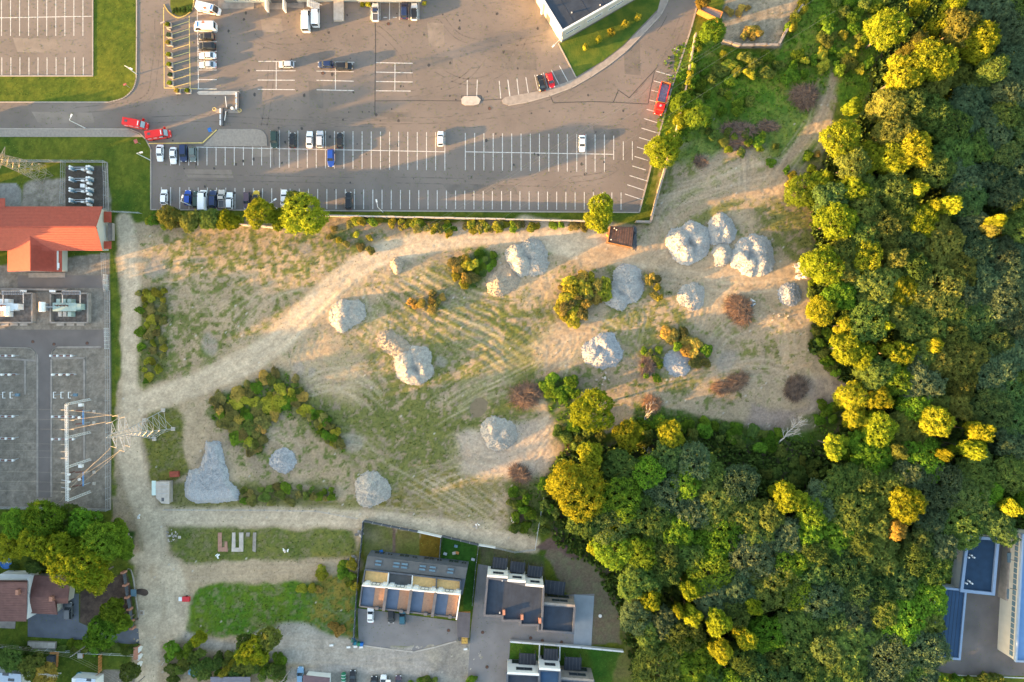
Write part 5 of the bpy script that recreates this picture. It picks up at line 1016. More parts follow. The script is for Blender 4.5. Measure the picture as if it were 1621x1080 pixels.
simple('blue_tarpaulin', 'light blue tarpaulin-covered stack among the bushes', 'tarpaulin', 314, 1062, [('sheet', MB().loft([rring(-2.4, 2.0, 0, .7), rring(-1.2, 2.4, 0, 1.0), rring(.8, 2.2, 0, .9), rring(2.6, 1.4, 0, .6)]), mat('blue_tarp', (.12, .30, .45), .5, .2, 2, bump=.05))], rz=-.12)
simple('gas_tank', 'green ribbed tank at the fence by the bottom edge', 'tank', 545, 1073, [('tank', MB().tube([(0, -1.9, .8), (0, -1.6, .8), (0, 1.6, .8), (0, 1.9, .8)], [.3, .65, .65, .3], 12), 'greenplastic')] + [('band', MB().tube([(0, -1.2 + k * .8, .8), (0, -1.1 + k * .8, .8)], .69, 12), 'white_metal') for k in range(4)])
simple('notice_board', 'small white board on a post above the dark plum car', 'sign', 617, 1072, [('post', cyl(.06, 0, 2.4, 6), 'steel'), ('board', MB().box((0, 0, 2.4), (1.3, .9, .08)), 'white')])
for k, (x, y, m, lab) in enumerate([(560, 1012, 'blueplastic', 'blue wheeled bin nearest the green bank'), (563, 1016, 'teal', 'teal wheeled bin among the bins at the yard corner'), (569, 1017.5, 'greenplastic', 'green wheeled bin at the yard corner'), (573.5, 1018, 'blueplastic', 'blue wheeled bin closest to the paved yard')]):
    simple('wheeled_bin', lab, 'bin', x, y, [('bin', MB().box((0, 0, .5), (.7, .75, 1.0)), m), ('lid', MB().box((0, -.02, 1.04), (.78, .85, .1)), m if k % 2 else 'greenplastic')], 'bins at the yard corner')
for x, y, lab in ((552, 1024, 'white concrete block by the bank corner'), (563, 1023, 'white concrete block below the blue bin'), (572, 1024, 'white concrete block below the green bin'), (737, 1027, 'white concrete block at the far yard corner'), (525, 1021, 'pale stone block beside the bank foot')): simple('concrete_block', lab, 'block', x, y, [('block', MB().box((0, 0, .2), (1.0, .5, .4), .1), 'white')])
simple('sand_box', 'raised box of yellow sand bags beside the yard', 'sandbox', 736, 1011, [('frame', MB().box((0, 0, .3), (1.9, 2.8, .6), -.04), 'wood')] + [('sandbag', MB().box((-.45 + (k % 2) * .8, -1 + (k // 2) * .65, .72), (.85, .6, .26), random.uniform(-.2, .2)), mat('sand_bag', (.52, .32, .08), .9, .15, 2) if k == 0 else 'sand_bag_') for k in range(0)])
for k in range(6):
    o = [c for c in bpy.data.objects if c.name.startswith('sand_box')][0]; part('sandbag', MB().box((-.42 + (k % 2) * .82, -.7 + (k // 2) * .7, .72), (.8, .62, .26), random.uniform(-.2, .2)), bpy.data.materials.get('sand_bag') or mat('sand_bag', (.52, .32, .08), .9, .15, 2), o, world=False)
simple('car_port', 'dark flat-roofed lean-to between the two paved yards', 'lean-to', 737, 984, [('roof', MB().prism([(-2.2, 3.6), (1.5, 3.3), (1.2, -3.4), (-2.0, -3.2)], 2.3, 2.45), mat('purple_felt', (.115, .10, .105), .8, .15, .7)), ('post', cyl(.08, 0, 2.3, 6, -1.8, -3), 'orange_wood'), ('post', cyl(.08, 0, 2.3, 6, 1, -3), 'orange_wood'), ('eave', MB().box((-.3, 3.5, 2.3), (3.5, .15, .2)), 'orange_wood')])
simple('board_stack', 'stack of dark boards leaning by the lean-to', 'boards', 727, 1006, [('board', MB().box((.1 * k - .2, 0, .3 + .08 * k), (.25, 2.6, .1), .03 * k), 'steel_dark') for k in range(5)])
for x, y, c_, lab in ((604, 872, 'blueplastic', 'bright blue mat on the westernmost garden'), (593, 877, 'white_metal', 'white and dark garden table on the westernmost garden'), (601, 884, 'teal', 'teal garden furniture by the house wall'), (722, 864, 'glassblue', 'pale stool in the turf garden'), (719, 875, 'concrete_pale', 'pale toys beside the red toy in the turf garden'), (724, 874.5, 'orange_wood', 'reddish toy in the middle of the turf garden'), (705, 876, 'steel', 'grey stool near the turf garden fence'), (749, 885, 'steel', 'square grey pad in the turf garden'), (726, 901, 'blueplastic', 'blue item on the roof edge by the turf garden'), (703, 900, 'greenplastic', 'green planter by the house back wall')):
    simple('garden_item', lab, 'garden item', x, y, [('top', MB().box((0, 0, .45), (.95, .7, .12), random.uniform(-.4, .4)), c_), ('base', MB().box((0, 0, .2), (.35, .35, .38)), 'steel_dark')])
simple('manhole_cover', 'round white cover on the brown garden', 'cover', 950, 975, [('cover', cyl(.45, 0, .22, 16), 'white')])
MH = 'manhole covers in the paving'
for x, y, lab in ((764, 1001, 'dark manhole cover in the pale paving by the lean-to'), (840, 1010, 'reddish manhole cover in front of the stepped house'), (889, 1016.5, 'reddish manhole cover by the white garden wall'), (710, 998, 'dark manhole cover in the terraced house yard'), (771, 1056, 'small drain cover in the long paved drive'), (858.5, 1014, 'small dark drain cover near the garden wall'), (52, 541, 'reddish cover on the yard road by the left transformer'), (85.5, 545, 'reddish cover on the yard road below the green transformer'), (138, 543.5, 'dark cover on the yard road near the gate'), (775, 172, 'dark round cover in the asphalt below the traffic islands'), (511, 116, 'round cover in the asphalt by the navy hatchback'), (615, 38, 'round cover in the asphalt below the depot bays')):
    simple('manhole_cover', lab, 'cover', x, y, [('cover', cyl(.42, 0, .045, 14), 'rust'), ('rim', ringmb(.46, .035, .035, 14), 'steel_dark')], MH)

# ---------------------------------------------------------------- street lamps and poles
def lamp(bx, by, tx, ty, hx, hy, h, lab, wood=False, cat='street lamp'):
    b_, hd_ = P(bx, by, 0), P(hx, hy, h); top = P(tx, ty, h) if tx else Vector((b_.x, b_.y, h)); top = Vector((b_.x, b_.y, h))
    t = thing('street_lamp', lab, cat, (b_.x, b_.y, 0), 'street lamps'); part('base', MB().tube([(b_.x, b_.y, 0), (b_.x, b_.y, .5)], .16, 8), M['steel'], t)
    part('pole', MB().tube([(b_.x, b_.y, 0), top], [.11, .07], 8), M['white_metal'], t); part('arm', MB().tube([top, hd_], [.06, .05], 6), M['white_metal'], t)
    dv = hd_ - top; ang = math.atan2(dv.y, dv.x); part('lamp_head', MB().box((hd_.x, hd_.y, h + .02), (.8, .38, .16), ang), M['white_metal'], t); return t
lamp(136, 203.5, 0, 0, 113, 183, 7, 'street lamp on the pavement beside the shaded road'); lamp(238.5, 254, 0, 0, 223.5, 241.5, 7, 'street lamp on the lawn beside the parked white saloon')
lamp(306, 327, 0, 0, 289, 311, 7, 'street lamp between the parked blue and white cars'); lamp(440, 331, 0, 0, 435.5, 316, 7, 'street lamp next to the white saloon under the hedge'); lamp(606, 336, 0, 0, 596, 318, 7, 'street lamp on the verge near the black estate')
lamp(217, 118, 0, 0, 207.5, 109, 6, 'street lamp at the kerb of the corner lawn'); lamp(889, 66, 0, 0, 876, 73, 3, 'short lamp post at the hall corner')
def pole(bx, by, h, lab, m='concrete'):
    b_ = P(bx, by, 0); t = thing('utility_pole', lab, 'utility pole', (b_.x, b_.y, 0), 'utility poles'); part('pole', MB().tube([(b_.x, b_.y, 0), (b_.x, b_.y, h)], [.17, .11], 8), M[m], t)
    part('crossarm', MB().beam((b_.x - .7, b_.y - .35, h - .3), (b_.x + .7, b_.y + .35, h - .3), .1), M['steel'], t)
    for k in (-.6, 0, .6): part('insulator', MB().tube([(b_.x + k, b_.y + k * .5, h - .28), (b_.x + k, b_.y + k * .5, h)], .06, 6), M['porcelain'], t)
    return Vector((b_.x, b_.y, h))
pA = pole(141, 1019, 7.5, 'pale utility pole leaning out from under the round green tree'); pB = pole(462, 1056, 8, 'pale utility pole by the light blue car'); pC = pole(229, 1071, 7, 'utility pole at the edge of the dirt lane'); pD = P(-25, 1020, 7.5)
def wires(name, lab, a, b, offs, sag, r=.022, m='wire'):
    t = thing(name, lab, 'power lines', a[:3])
    for (oa, ob_) in offs:
        p, q_ = a + Vector(oa), b + Vector(ob_); n_ = 28; pts = [p.lerp(q_, k / n_) + Vector((0, 0, -4 * sag * (k / n_) * (1 - k / n_))) for k in range(n_ + 1)]; part('wire', MB().tube(pts, r, 3), M[m], t)
    return t
of3 = [((-.6, -.3, 0), (-.6, -.3, 0)), ((0, 0, 0), (0, 0, 0)), ((.6, .3, 0), (.6, .3, 0))]
wires('power_lines', 'thin wires running across the lower gardens to the lane pole', pA, pC, of3, .6, .02); wires('power_lines', 'thin wires west of the leaning pole', pD, pA, of3, .6, .02); wires('power_lines', 'thin wires between the lane pole and the pole by the blue car', pC, pB, of3, .8, .02)
# road signs and gate barrier
for x, y, lab in ((205.5, 139, 'small red and white sign on the lawn bend'), (222.5, 228, 'red-backed sign board on the lawn by the fire vans'), (338, 210, 'blue parking sign at the painted kerb')):
    simple('road_sign', lab, 'sign', x, y, [('post', cyl(.05, 0, 2.6, 6), 'steel'), ('board', MB().box((0, 0, 2.4), (.9, 1.1 if y > 200 else .5, .08), .4), 'blueplastic' if y < 215 and y > 200 else mat('pale_red', (.40, .10, .08), .6, .1, 1) if 'pale_red' not in bpy.data.materials else bpy.data.materials['pale_red'])])
for x0, y0, dy, lab in ((361, 172, -17, 'raised lane barrier arm north of the ticket island'), (360, 178, 15, 'lane barrier arm south of the ticket island')):
    simple('lane_barrier', lab, 'barrier', x0, y0, [('housing', MB().box((0, 0, .5), (.45, .45, 1.0)), 'steel_dark'), ('arm', MB().beam((0, 0, .95), (-.3, -dy / K, 1.1), .13), 'white')])
for x, y, lab in ((350.5, 186, 'lower concrete barrier blocks south of the ticket island'), (375.5, 161, 'concrete barrier blocks linking the two gate islands')):
    simple('barrier_row', lab, 'barrier', x, y, [('block', MB().box((0, -1.6 + k * 1.6, .35), (.45, 1.3, .7)), 'white_metal') for k in range(3)] + [('dark_rail', MB().beam((.5, -2.4, .5), (.5, 2.4, .5), .5, .6), 'steel_dark')])  # solid dark rail beside the row of blocks
simple('ticket_post', 'round white ticket post on the gate island', 'ticket post', 371, 174.5, [('post', cyl(.15, .1, 1.4, 8), 'white_metal'), ('dome', cyl(.38, 1.4, 1.7, 12), 'white')])
simple('yellow_hoop', 'yellow painted hoop at the western end of the gate island', 'bollard', 340.5, 174, [('hoop', ringmb(.45, .5, .08, 12), 'paint_yellow'), ('post', cyl(.06, 0, .5, 6), 'paint_yellow')]); simple('yellow_hoop', 'yellow painted hoop at the eastern end of the gate island', 'bollard', 380.5, 176, [('hoop', ringmb(.45, .5, .08, 12), 'paint_yellow'), ('post', cyl(.06, 0, .5, 6), 'paint_yellow')])

# ---------------------------------------------------------------- lattice pylons and switchyard
def lattice_leg(mb, a, b, r=.07): mb.beam(a, b, r * 2)
def lattice_mast(t, base_pts, top_pts, n, m='steel', r=.075):
    """four-legged tapering lattice: legs as parts, bracing per face as parts"""
    for a, b in zip(base_pts, top_pts): part('leg', MB().beam(a, b, r * 2.4), M[m], t)
    for k in range(4):
        a0, a1, b0, b1 = base_pts[k], top_pts[k], base_pts[(k+1) % 4], top_pts[(k+1) % 4]; mb = MB(); s = 0
        ts = [1 - (1 - i / n) ** 1.25 for i in range(n + 1)]
        for i in range(n):
            u, v = ts[i], ts[i + 1]; mb.beam(a0.lerp(a1, u), b0.lerp(b1, v), r); mb.beam(b0.lerp(b1, u), a0.lerp(a1, v), r); mb.beam(a0.lerp(a1, v), b0.lerp(b1, v), r)
        part('bracing', mb, M[m], t)
def arm(t, root_lo, root_hi, tip, m='steel'):
    mb = MB()
    for q_ in root_lo: mb.beam(q_, tip, .08)
    mb.beam(root_hi, tip, .07); mid_ = [q_.lerp(tip, .4) for q_ in root_lo]; hi = root_hi.lerp(tip, .4)
    for q_ in mid_: mb.beam(q_, hi, .07)
    mb.beam(mid_[0], mid_[1], .07); mb.beam(root_lo[0], mid_[1], .07); part('crossarm', mb, M[m], t)
pyh = 24
c0 = P(252, 672, 0); top0 = Vector((c0.x - .1, c0.y - .2, pyh)); t = thing('lattice_pylon', 'tall lattice pylon with arms standing over the dirt lane corner', 'pylon', (c0.x, c0.y, 0)); rot = Matrix.Rotation(R(28), 3, 'Z')
corners = [Vector((2.9, 2.9, 0)), Vector((-2.9, 2.9, 0)), Vector((-2.9, -2.9, 0)), Vector((2.9, -2.9, 0))]
bp4 = [c0 + rot @ c for c in corners]; wp4 = [c0 + rot @ (c * .24) + Vector((0, 0, 15)) for c in corners]; tp4 = [c0 + rot @ (c * .16) + Vector((0, 0, 22)) for c in corners]
lattice_mast(t, bp4, wp4, 7, r=.055); lattice_mast(t, wp4, tp4, 5, r=.045); part('peak', MB().beam(tp4[0], top0, .12).beam(tp4[1], top0, .12).beam(tp4[2], top0, .12).beam(tp4[3], top0, .12), M['steel'], t)
tips = []; ax = Vector((math.cos(R(100)), math.sin(R(100)), 0))
for z, L in ((15.3, 3.8), (18, 4.6), (21, 3.2)):
    for s in (-1, 1):
        tip = c0 + ax * s * L + Vector((0, 0, z)); lo = [c0 + ax * s * .55 + ax.cross(Vector((0, 0, 1))) * e * .5 + Vector((0, 0, z)) for e in (-1, 1)]; arm(t, lo, c0 + ax * s * .5 + Vector((0, 0, z + 1.2)), tip); tips.append(tip)
        part('insulator', MB().tube([tip, tip + Vector((-1.6, -s * .4, -.25))], .07, 6), M['wire'], t); part('insulator', MB().tube([tip, tip + Vector((1.5, 1.0, -.25))], .07, 6), M['wire'], t)
for p in bp4: part('footing', MB().box((p.x, p.y, .2), (1.0, 1.0, .5)), M['concrete_pale'], t)
# gantry: one long lattice beam on three splayed columns
t = thing('lattice_gantry', 'white lattice gantry beam carrying line insulators across the switchyard', 'gantry', P(112, 720, 0)); gh = 9.0
gA, gB = P(105, 640, gh), P(106.5, 793, gh); off = .25
def latbeam(a, b, wd, n, nm, par):
    dv = (b - a).normalized(); s = dv.cross(Vector((0, 0, 1))).normalized() * wd; u = Vector((0, 0, wd)); cs = [s + u, s - u, -s - u, -s + u]; mb = MB()
    for c in cs: mb.beam(a + c, b + c, .07)
    for i in range(n):
        for k in range(4): mb.beam(a.lerp(b, i / n) + cs[k], a.lerp(b, (i + 1) / n) + cs[(k + 1) % 4], .04)
    return part(nm, mb, M['white_metal'], par)
latbeam(gA, gB, off, 40, 'beam', t)
for by, gy_ in ((632, 640), (684, 693), (727, 740), (778, 793)): latbeam(P(144, by, 0), P(106, gy_, gh), .28, 14, 'column', t)
ins_y = [649, 664.5, 680, 704, 715, 725.5, 749, 764.5, 779]
for y in ins_y: a = P(105, y, gh); part('insulator', MB().tube([a + Vector((-1.4, 0, 0)), a + Vector((-.3, 0, 0))], .14, 6), M['wire'], t)
for y in (650, 665.5, 680): a = P(107, y, gh); part('insulator', MB().tube([a + Vector((.4, 0, 0)), a + Vector((1.8, 0, .1))], .13, 6), M['wire'], t)
tw = thing('power_lines', 'parallel yard wires running west from the gantry', 'power lines', P(60, 700, 9))
for y in ins_y: a, b = P(104, y, gh), P(-40, y - (0 if y < 700 else 2), 9); pts = [a.lerp(b, k / 12) + Vector((0, 0, -1.6 * (k / 12) * (1 - k / 12) * 2)) for k in range(13)]; part('wire', MB().tube(pts, .018, 3), M['wire'], tw)
tw = thing('power_lines', 'heavy golden wires between the pylon and the gantry', 'power lines', P(150, 680, 12))
for (y, ti, e) in ((650, 1, 0), (665.5, 3, 0), (680, 5, 0), (779, 0, 1), (764, 2, 1), (764, 4, 1)):
    a = P(109 if not e else 112, y, gh); b = tips[ti] + Vector((-1.6, 0, -.2)); pts = [a.lerp(b, k / 10) + Vector((0, 0, -1.0 * (k / 10) * (1 - k / 10) * 4)) for k in range(11)]; part('wire', MB().tube(pts, .035, 4), M['wire'], tw)
pts = [P(90, 797, 8), P(97, 793, 8.6), P(112, 772, 9.5), P(150, 732, 11)]; part('wire', MB().tube(pts, .06, 4), M['wire'], tw)
tgt = P(1330, -20, 24)
tw = thing('power_lines', 'thin high wires crossing the car park from the pylon', 'power lines', c0 + Vector((0, 0, 20)))
for tp in (tips[0], tips[3], tips[5], top0):
    b = tgt + (tp - c0 - Vector((0, 0, 19))); a = tp + Vector((1.4, 1, -.2)); pts = [a.lerp(b, k / 30) + Vector((0, 0, -7 * (k / 30) * (1 - k / 30) * 4 * .35)) for k in range(31)]; part('wire', MB().tube(pts, .014, 3), M['wire'], tw)
# second pylon by the control building
c1 = P(70, 276, 0); t = thing('lattice_pylon', 'lattice pylon by the photo edge leaning out over the lawn', 'pylon', (c1.x, c1.y, 0)); rot = Matrix.Rotation(R(35), 3, 'Z')
b4 = [c1 + rot @ (c * .62) for c in corners]; w4 = [c1 + rot @ (c * .24) + Vector((0, 0, 18)) for c in corners]; lattice_mast(t, b4, w4, 9, 'wire', .05)
for z in (15.5, 18):
    for s in (-1, 1): ax2 = Vector((math.cos(R(75)), math.sin(R(75)), 0)); tip = c1 + ax2 * s * 3.2 + Vector((0, 0, z)); arm(t, [c1 + ax2 * s * .5 + Vector((e * .5, 0, z)) for e in (-1, 1)], c1 + Vector((0, 0, z + 1)), tip, 'wire')
# transformers in walled pits
def transformer(px, py, lab, hue):
    c = P(px, py, 0); t = thing('transformer', lab, 'transformer', (c.x, c.y, 0)); mm = M['greentrans'] if hue else M['white_metal']
    part('tank', MB().box((c.x, c.y, 1.5), (6.0, 2.0, 2.6)), mm, t); part('lid', MB().box((c.x, c.y, 2.86), (6.3, 2.3, .12)), mm, t)
    for k in range(3): part('radiator', MB().box((c.x - 1.5 + k * 1.3, c.y - 1.9, 1.6), (.9, 1.3, 1.9)), M['concrete_pale'] if k < 2 else mm, t)
    for k in range(3): part('radiator', MB().box((c.x - 1.9 + k * 1.5, c.y + 1.7, 1.6), (1.0, 1.0, 2.0)), mm, t)
    part('conservator', MB().tube([(c.x - 5.6, c.y - 1.3, 3.4), (c.x - 5.6, c.y + 1.3, 3.4)], .75, 14), M['white'], t); part('conservator_pipe', MB().tube([(c.x - 5.2, c.y, 3.2), (c.x - 3, c.y, 2.9)], .14, 6), M['steel'], t)
    part('conservator_leg', MB().box((c.x - 5.6, c.y, 1.4), (.3, 2.0, 2.8)), M['steel'], t)
    for k in range(4): part('bushing', MB().tube([(c.x - 1.9 + k * .95, c.y + .3, 2.9), (c.x - 1.9 + k * .95, c.y + .5, 4.3)], [.2, .08], 8), M['porcelain'], t)
    part('cooler_box', MB().box((c.x + 3.8, c.y + .1, 1.8), (1.3, 1.6, 2.2)), mm, t); return c
for cx0, x0, x1, lab, hue in ((115, 85, 143.5, 'green-grey transformer with white conservator in the eastern walled pit', 1), (30, -25, 56, 'pale transformer in the walled pit cut by the photo edge', 0)):
    c = transformer(cx0 - 2 if hue else 15, 487, lab, hue)
    if not hue: part('conservator', MB().tube([(P(25, 480).x, P(25, 480).y - 1, 3.2), (P(25, 496).x, P(25, 480).y - 3.6, 3.2)], .7, 12), M['white'], bpy.data.objects['transformer.001'])
    t = thing('blast_wall', 'concrete pit wall round the ' + lab.split(' in')[0].split(' with')[0], 'wall', P(x1, 511, 0)); 
    for a, b in (((x0, 465), (x1, 465)), ((x1, 465), (x1, 511)), ((x1, 511), (x0, 511)), ((x0, 511), (x0, 465))): p, q_ = P(*a), P(*b); part('wall_side', MB().beam((p.x, p.y, .7), (q_.x, q_.y, .7), .4, 1.4), M['concrete'], t)
    struct('pit_gravel', MB().prism(xy(Q([(x0 + 1, 466), (x1 - 1, 466), (x1 - 1, 510), (x0 + 1, 510)])), 0, .15), mat('pit_stones', (.20, .165, .14), .95, .35, 1.2, bump=.08, bscale=4))
    t = thing('busbar_frame', 'steel busbar frame over the ' + lab.split(' in')[0].split(' with')[0], 'busbar frame', P(cx0, 465, 0))
    for k in range(2): a, b = P(98 if hue else 2, 461 + k * 5, 4), P(127 if hue else 37, 461 + k * 5, 4); part('beam', MB().beam(a, b, .18), M['steel'], t)
    for k in range(12): xx = (99 + k * 2.4) if hue else (3 + k * 2.8); part('insulator', MB().tube([P(xx, 461, 4), P(xx, 467, 4.1)], .13, 6), M['slate'], t)
    for xx in ((99, 127) if hue else (5, 37)):
        for yy in (461, 480): part('post', MB().beam(P(xx, yy, 0), P(xx, yy, 4), .18), M['steel'], t)
        part('beam', MB().beam(P(xx, 461, 4), P(xx, 480, 4), .16), M['steel'], t)
    for k in range(3): xx = (90 + k * 16) if hue else (2 + k * 15); part('cable_tray', MB().beam(P(xx, 514), P(xx + 12, 514), .6, .35), M['concrete_pale'], t)
for x, lab in ((42, 'white marker box on the cable wall above the pale transformer'), (88, 'white marker box on the cable wall above the green transformer')): simple('marker_box', lab, 'box', x, 461.5, [('box', MB().box((0, 0, 1.2), (1.6, .6, .4)), 'white'), ('post', cyl(.06, 0, 1.2, 6), 'steel')])
t = thing('cable_wall', 'low concrete cable wall above the transformer pits', 'wall', P(50, 458, 0)); part('wall_side', MB().beam(P(-20, 457.5, .3), P(105, 459, .3), .5, .7), M['concrete'], t)
def bay(px, py, kind, lab):
    c = P(px, py, 0); t = thing('switch_bay', lab, 'switchgear', (c.x, c.y, 0), 'switchgear rows in the yard')
    if kind == 'rail':
        part('beam', MB().box((c.x, c.y, 2.6), (6.4, .5, .25)), M['steel'], t)
        for k in range(3): part('insulator', MB().tube([(c.x - 2.2 + k * 1.8, c.y, 2.7), (c.x - 1.2 + k * 1.8, c.y, 2.75)], .2, 8), M['porcelain'], t)
        for k in range(4): part('clamp', MB().box((c.x - 2.8 + k * 1.85, c.y, 2.85), (.35, .6, .3)), M['white_metal'], t)
    elif kind == 'dome':
        part('beam', MB().box((c.x + .2, c.y + .1, 2.2), (6.4, .35, .2)), M['steel'], t)
        for k in range(3): part('dome', MB().tube([(c.x - 2.4 + k * 2, c.y, 2.3), (c.x - 2.4 + k * 2, c.y, 3.0), (c.x - 2.4 + k * 2, c.y, 3.2)], [.3, .34, .12], 10), M['white'], t); part('insulator', MB().tube([(c.x - 1.7 + k * 2, c.y, 2.5), (c.x - 1.0 + k * 2, c.y, 2.55)], .18, 8), M['porcelain'], t)
    else:
        for k in range(3):
            x_ = c.x - 2.4 + k * 2.0; part('frame', MB().beam((x_, c.y - .8, 2.4), (x_, c.y + .8, 2.4), .15).beam((x_, c.y - .8, 2.4), (x_ + .7, c.y - .8, 2.4), .12).beam((x_, c.y + .8, 2.4), (x_ + .7, c.y + .8, 2.4), .12), M['white_metal'], t)
        part('drive_box', MB().box((c.x + 3, c.y, 1.6), (1.0, .8, .6)), M['glassblue'], t)
    for sx in (-2.3, 2.3): part('leg', MB().box((c.x + sx, c.y, 1.2), (.2, .2, 2.4)), M['steel'], t)
for cx_, nm in ((16, 'western'), (107, 'eastern')):
    bay(cx_, 563, 'rail', f'upper insulator beam of the {nm} switch bay'); bay(cx_ + 1, 592.5, 'dome', f'row of white domed sensors in the {nm} switch bay'); bay(cx_ + 1, 624.5, 'frame', f'open disconnector frames of the {nm} switch bay')
for y in (657.5, 692, 726): bay(16, y, 'rail', 'porcelain insulator beam in the western yard, ' + {657.5: 'just below the disconnector frames', 692: 'middle one of the lower three', 726: 'lowest of the three'}[y])
for y, s in ((658, 'near the top of the gantry'), (693, 'beside the middle gantry column')): bay(110, y, 'rail', f'dark insulator beam under the gantry {s}')
for x, y, s in ((138, 659, 'upper'), (138, 755, 'lower')):
    c = P(x, y, 0); t = thing('disconnector', f'{s} blue-framed disconnector with red-brown insulators near the fence', 'switchgear', (c.x, c.y, 0))
    part('frame', MB().beam((c.x + .8, c.y - 1.9, 3), (c.x + .8, c.y + 1.9, 3), .3), mat('blue_steel', (.12, .25, .45), .5, .1, 1) if 'blue_steel' not in bpy.data.materials else bpy.data.materials['blue_steel'], t)
    for k in range(3): part('insulator', MB().tube([(c.x - 1.2, c.y - 1.8 + k * 1.8, 3), (c.x + .6, c.y - 1.6 + k * 1.8, 3.1)], .2, 8), M['porcelain'], t)
    part('cabinet', MB().box((c.x - .8, c.y + 3.2, 1.4), (1.0, .8, .9)), M['white'], t); part('dome', MB().tube([(c.x, c.y, 3), (c.x, c.y, 3.6)], .35, 10), M['white'], t)
    for sy in (-1.6, 1.6): part('leg', MB().box((c.x + .8, c.y + sy, 1.5), (.2, .2, 3)), M['steel'], t)
    for sy in (-1.8, 1.3): part('footing', MB().box((c.x + 2.0, c.y + sy, .2), (.7, .8, .4)), M['concrete_pale'], t)
for k, y in enumerate((746.5, 758, 769.5)):
    c = P(118, y, 0); t = thing('current_sensor', ['topmost', 'middle', 'lowest'][k] + ' of three white-capped sensors beside the lower gantry column', 'switchgear', (c.x, c.y, 0)); part('post', MB().tube([(c.x, c.y, 0), (c.x, c.y, 3)], .14, 8), M['porcelain'], t); part('dome', MB().tube([(c.x + .6, c.y - .2, 3), (c.x + .6, c.y - .2, 3.4)], .34, 10), M['white'], t); part('arm', MB().beam((c.x, c.y, 3), (c.x - 1.6, c.y + .3, 3), .14), M['steel'], t)
for k, y in enumerate((268.5, 286, 303, 319.5)):
    c = P(133, y, 0); s = ['topmost', 'second', 'third', 'lowest'][k]; t = thing('capacitor_row', f'{s} row of white capacitor cans in the fenced gravel square', 'switchgear', (c.x, c.y, 0), 'capacitor rows in the fenced square')
    for x0, n_, wd in ((-2.3, 3, .5), (2.3, 4, .55)):
        for j in range(n_): part('can', MB().tube([(c.x + x0 + (j % 2) * .7 - .3, c.y + (j // 2) * .65 - .3, .4), (c.x + x0 + (j % 2) * .7 - .3, c.y + (j // 2) * .65 - .3, 2.1 + .2 * (j % 2))], .31, 8), M['glassblue'] if j % 3 == 1 else M['white_metal'], t)
    part('rack', MB().box((c.x, c.y - .2, 1.0), (6.6, .25, .2)).box((c.x, c.y + .35, 1.0), (6.6, .15, .2)), M['steel'], t); part('cabinet', MB().box((c.x + 2.0, c.y - 1.0, .8), (.7, .6, 1.5)), M['white'], t); part('cabinet', MB().box((c.x + .4, c.y - .3, .8), (.8, .5, 1.2)), M['white'], t)
simple('white_cabinet', 'lone white cabinet between the capacitor rows', 'cabinet', 135, 295.5, [('cabinet', MB().box((0, 0, .6), (1.1, .9, 1.2)), 'white'), ('roof', MB().box((0, 0, 1.23), (1.2, 1.0, .06)), 'white_metal')])
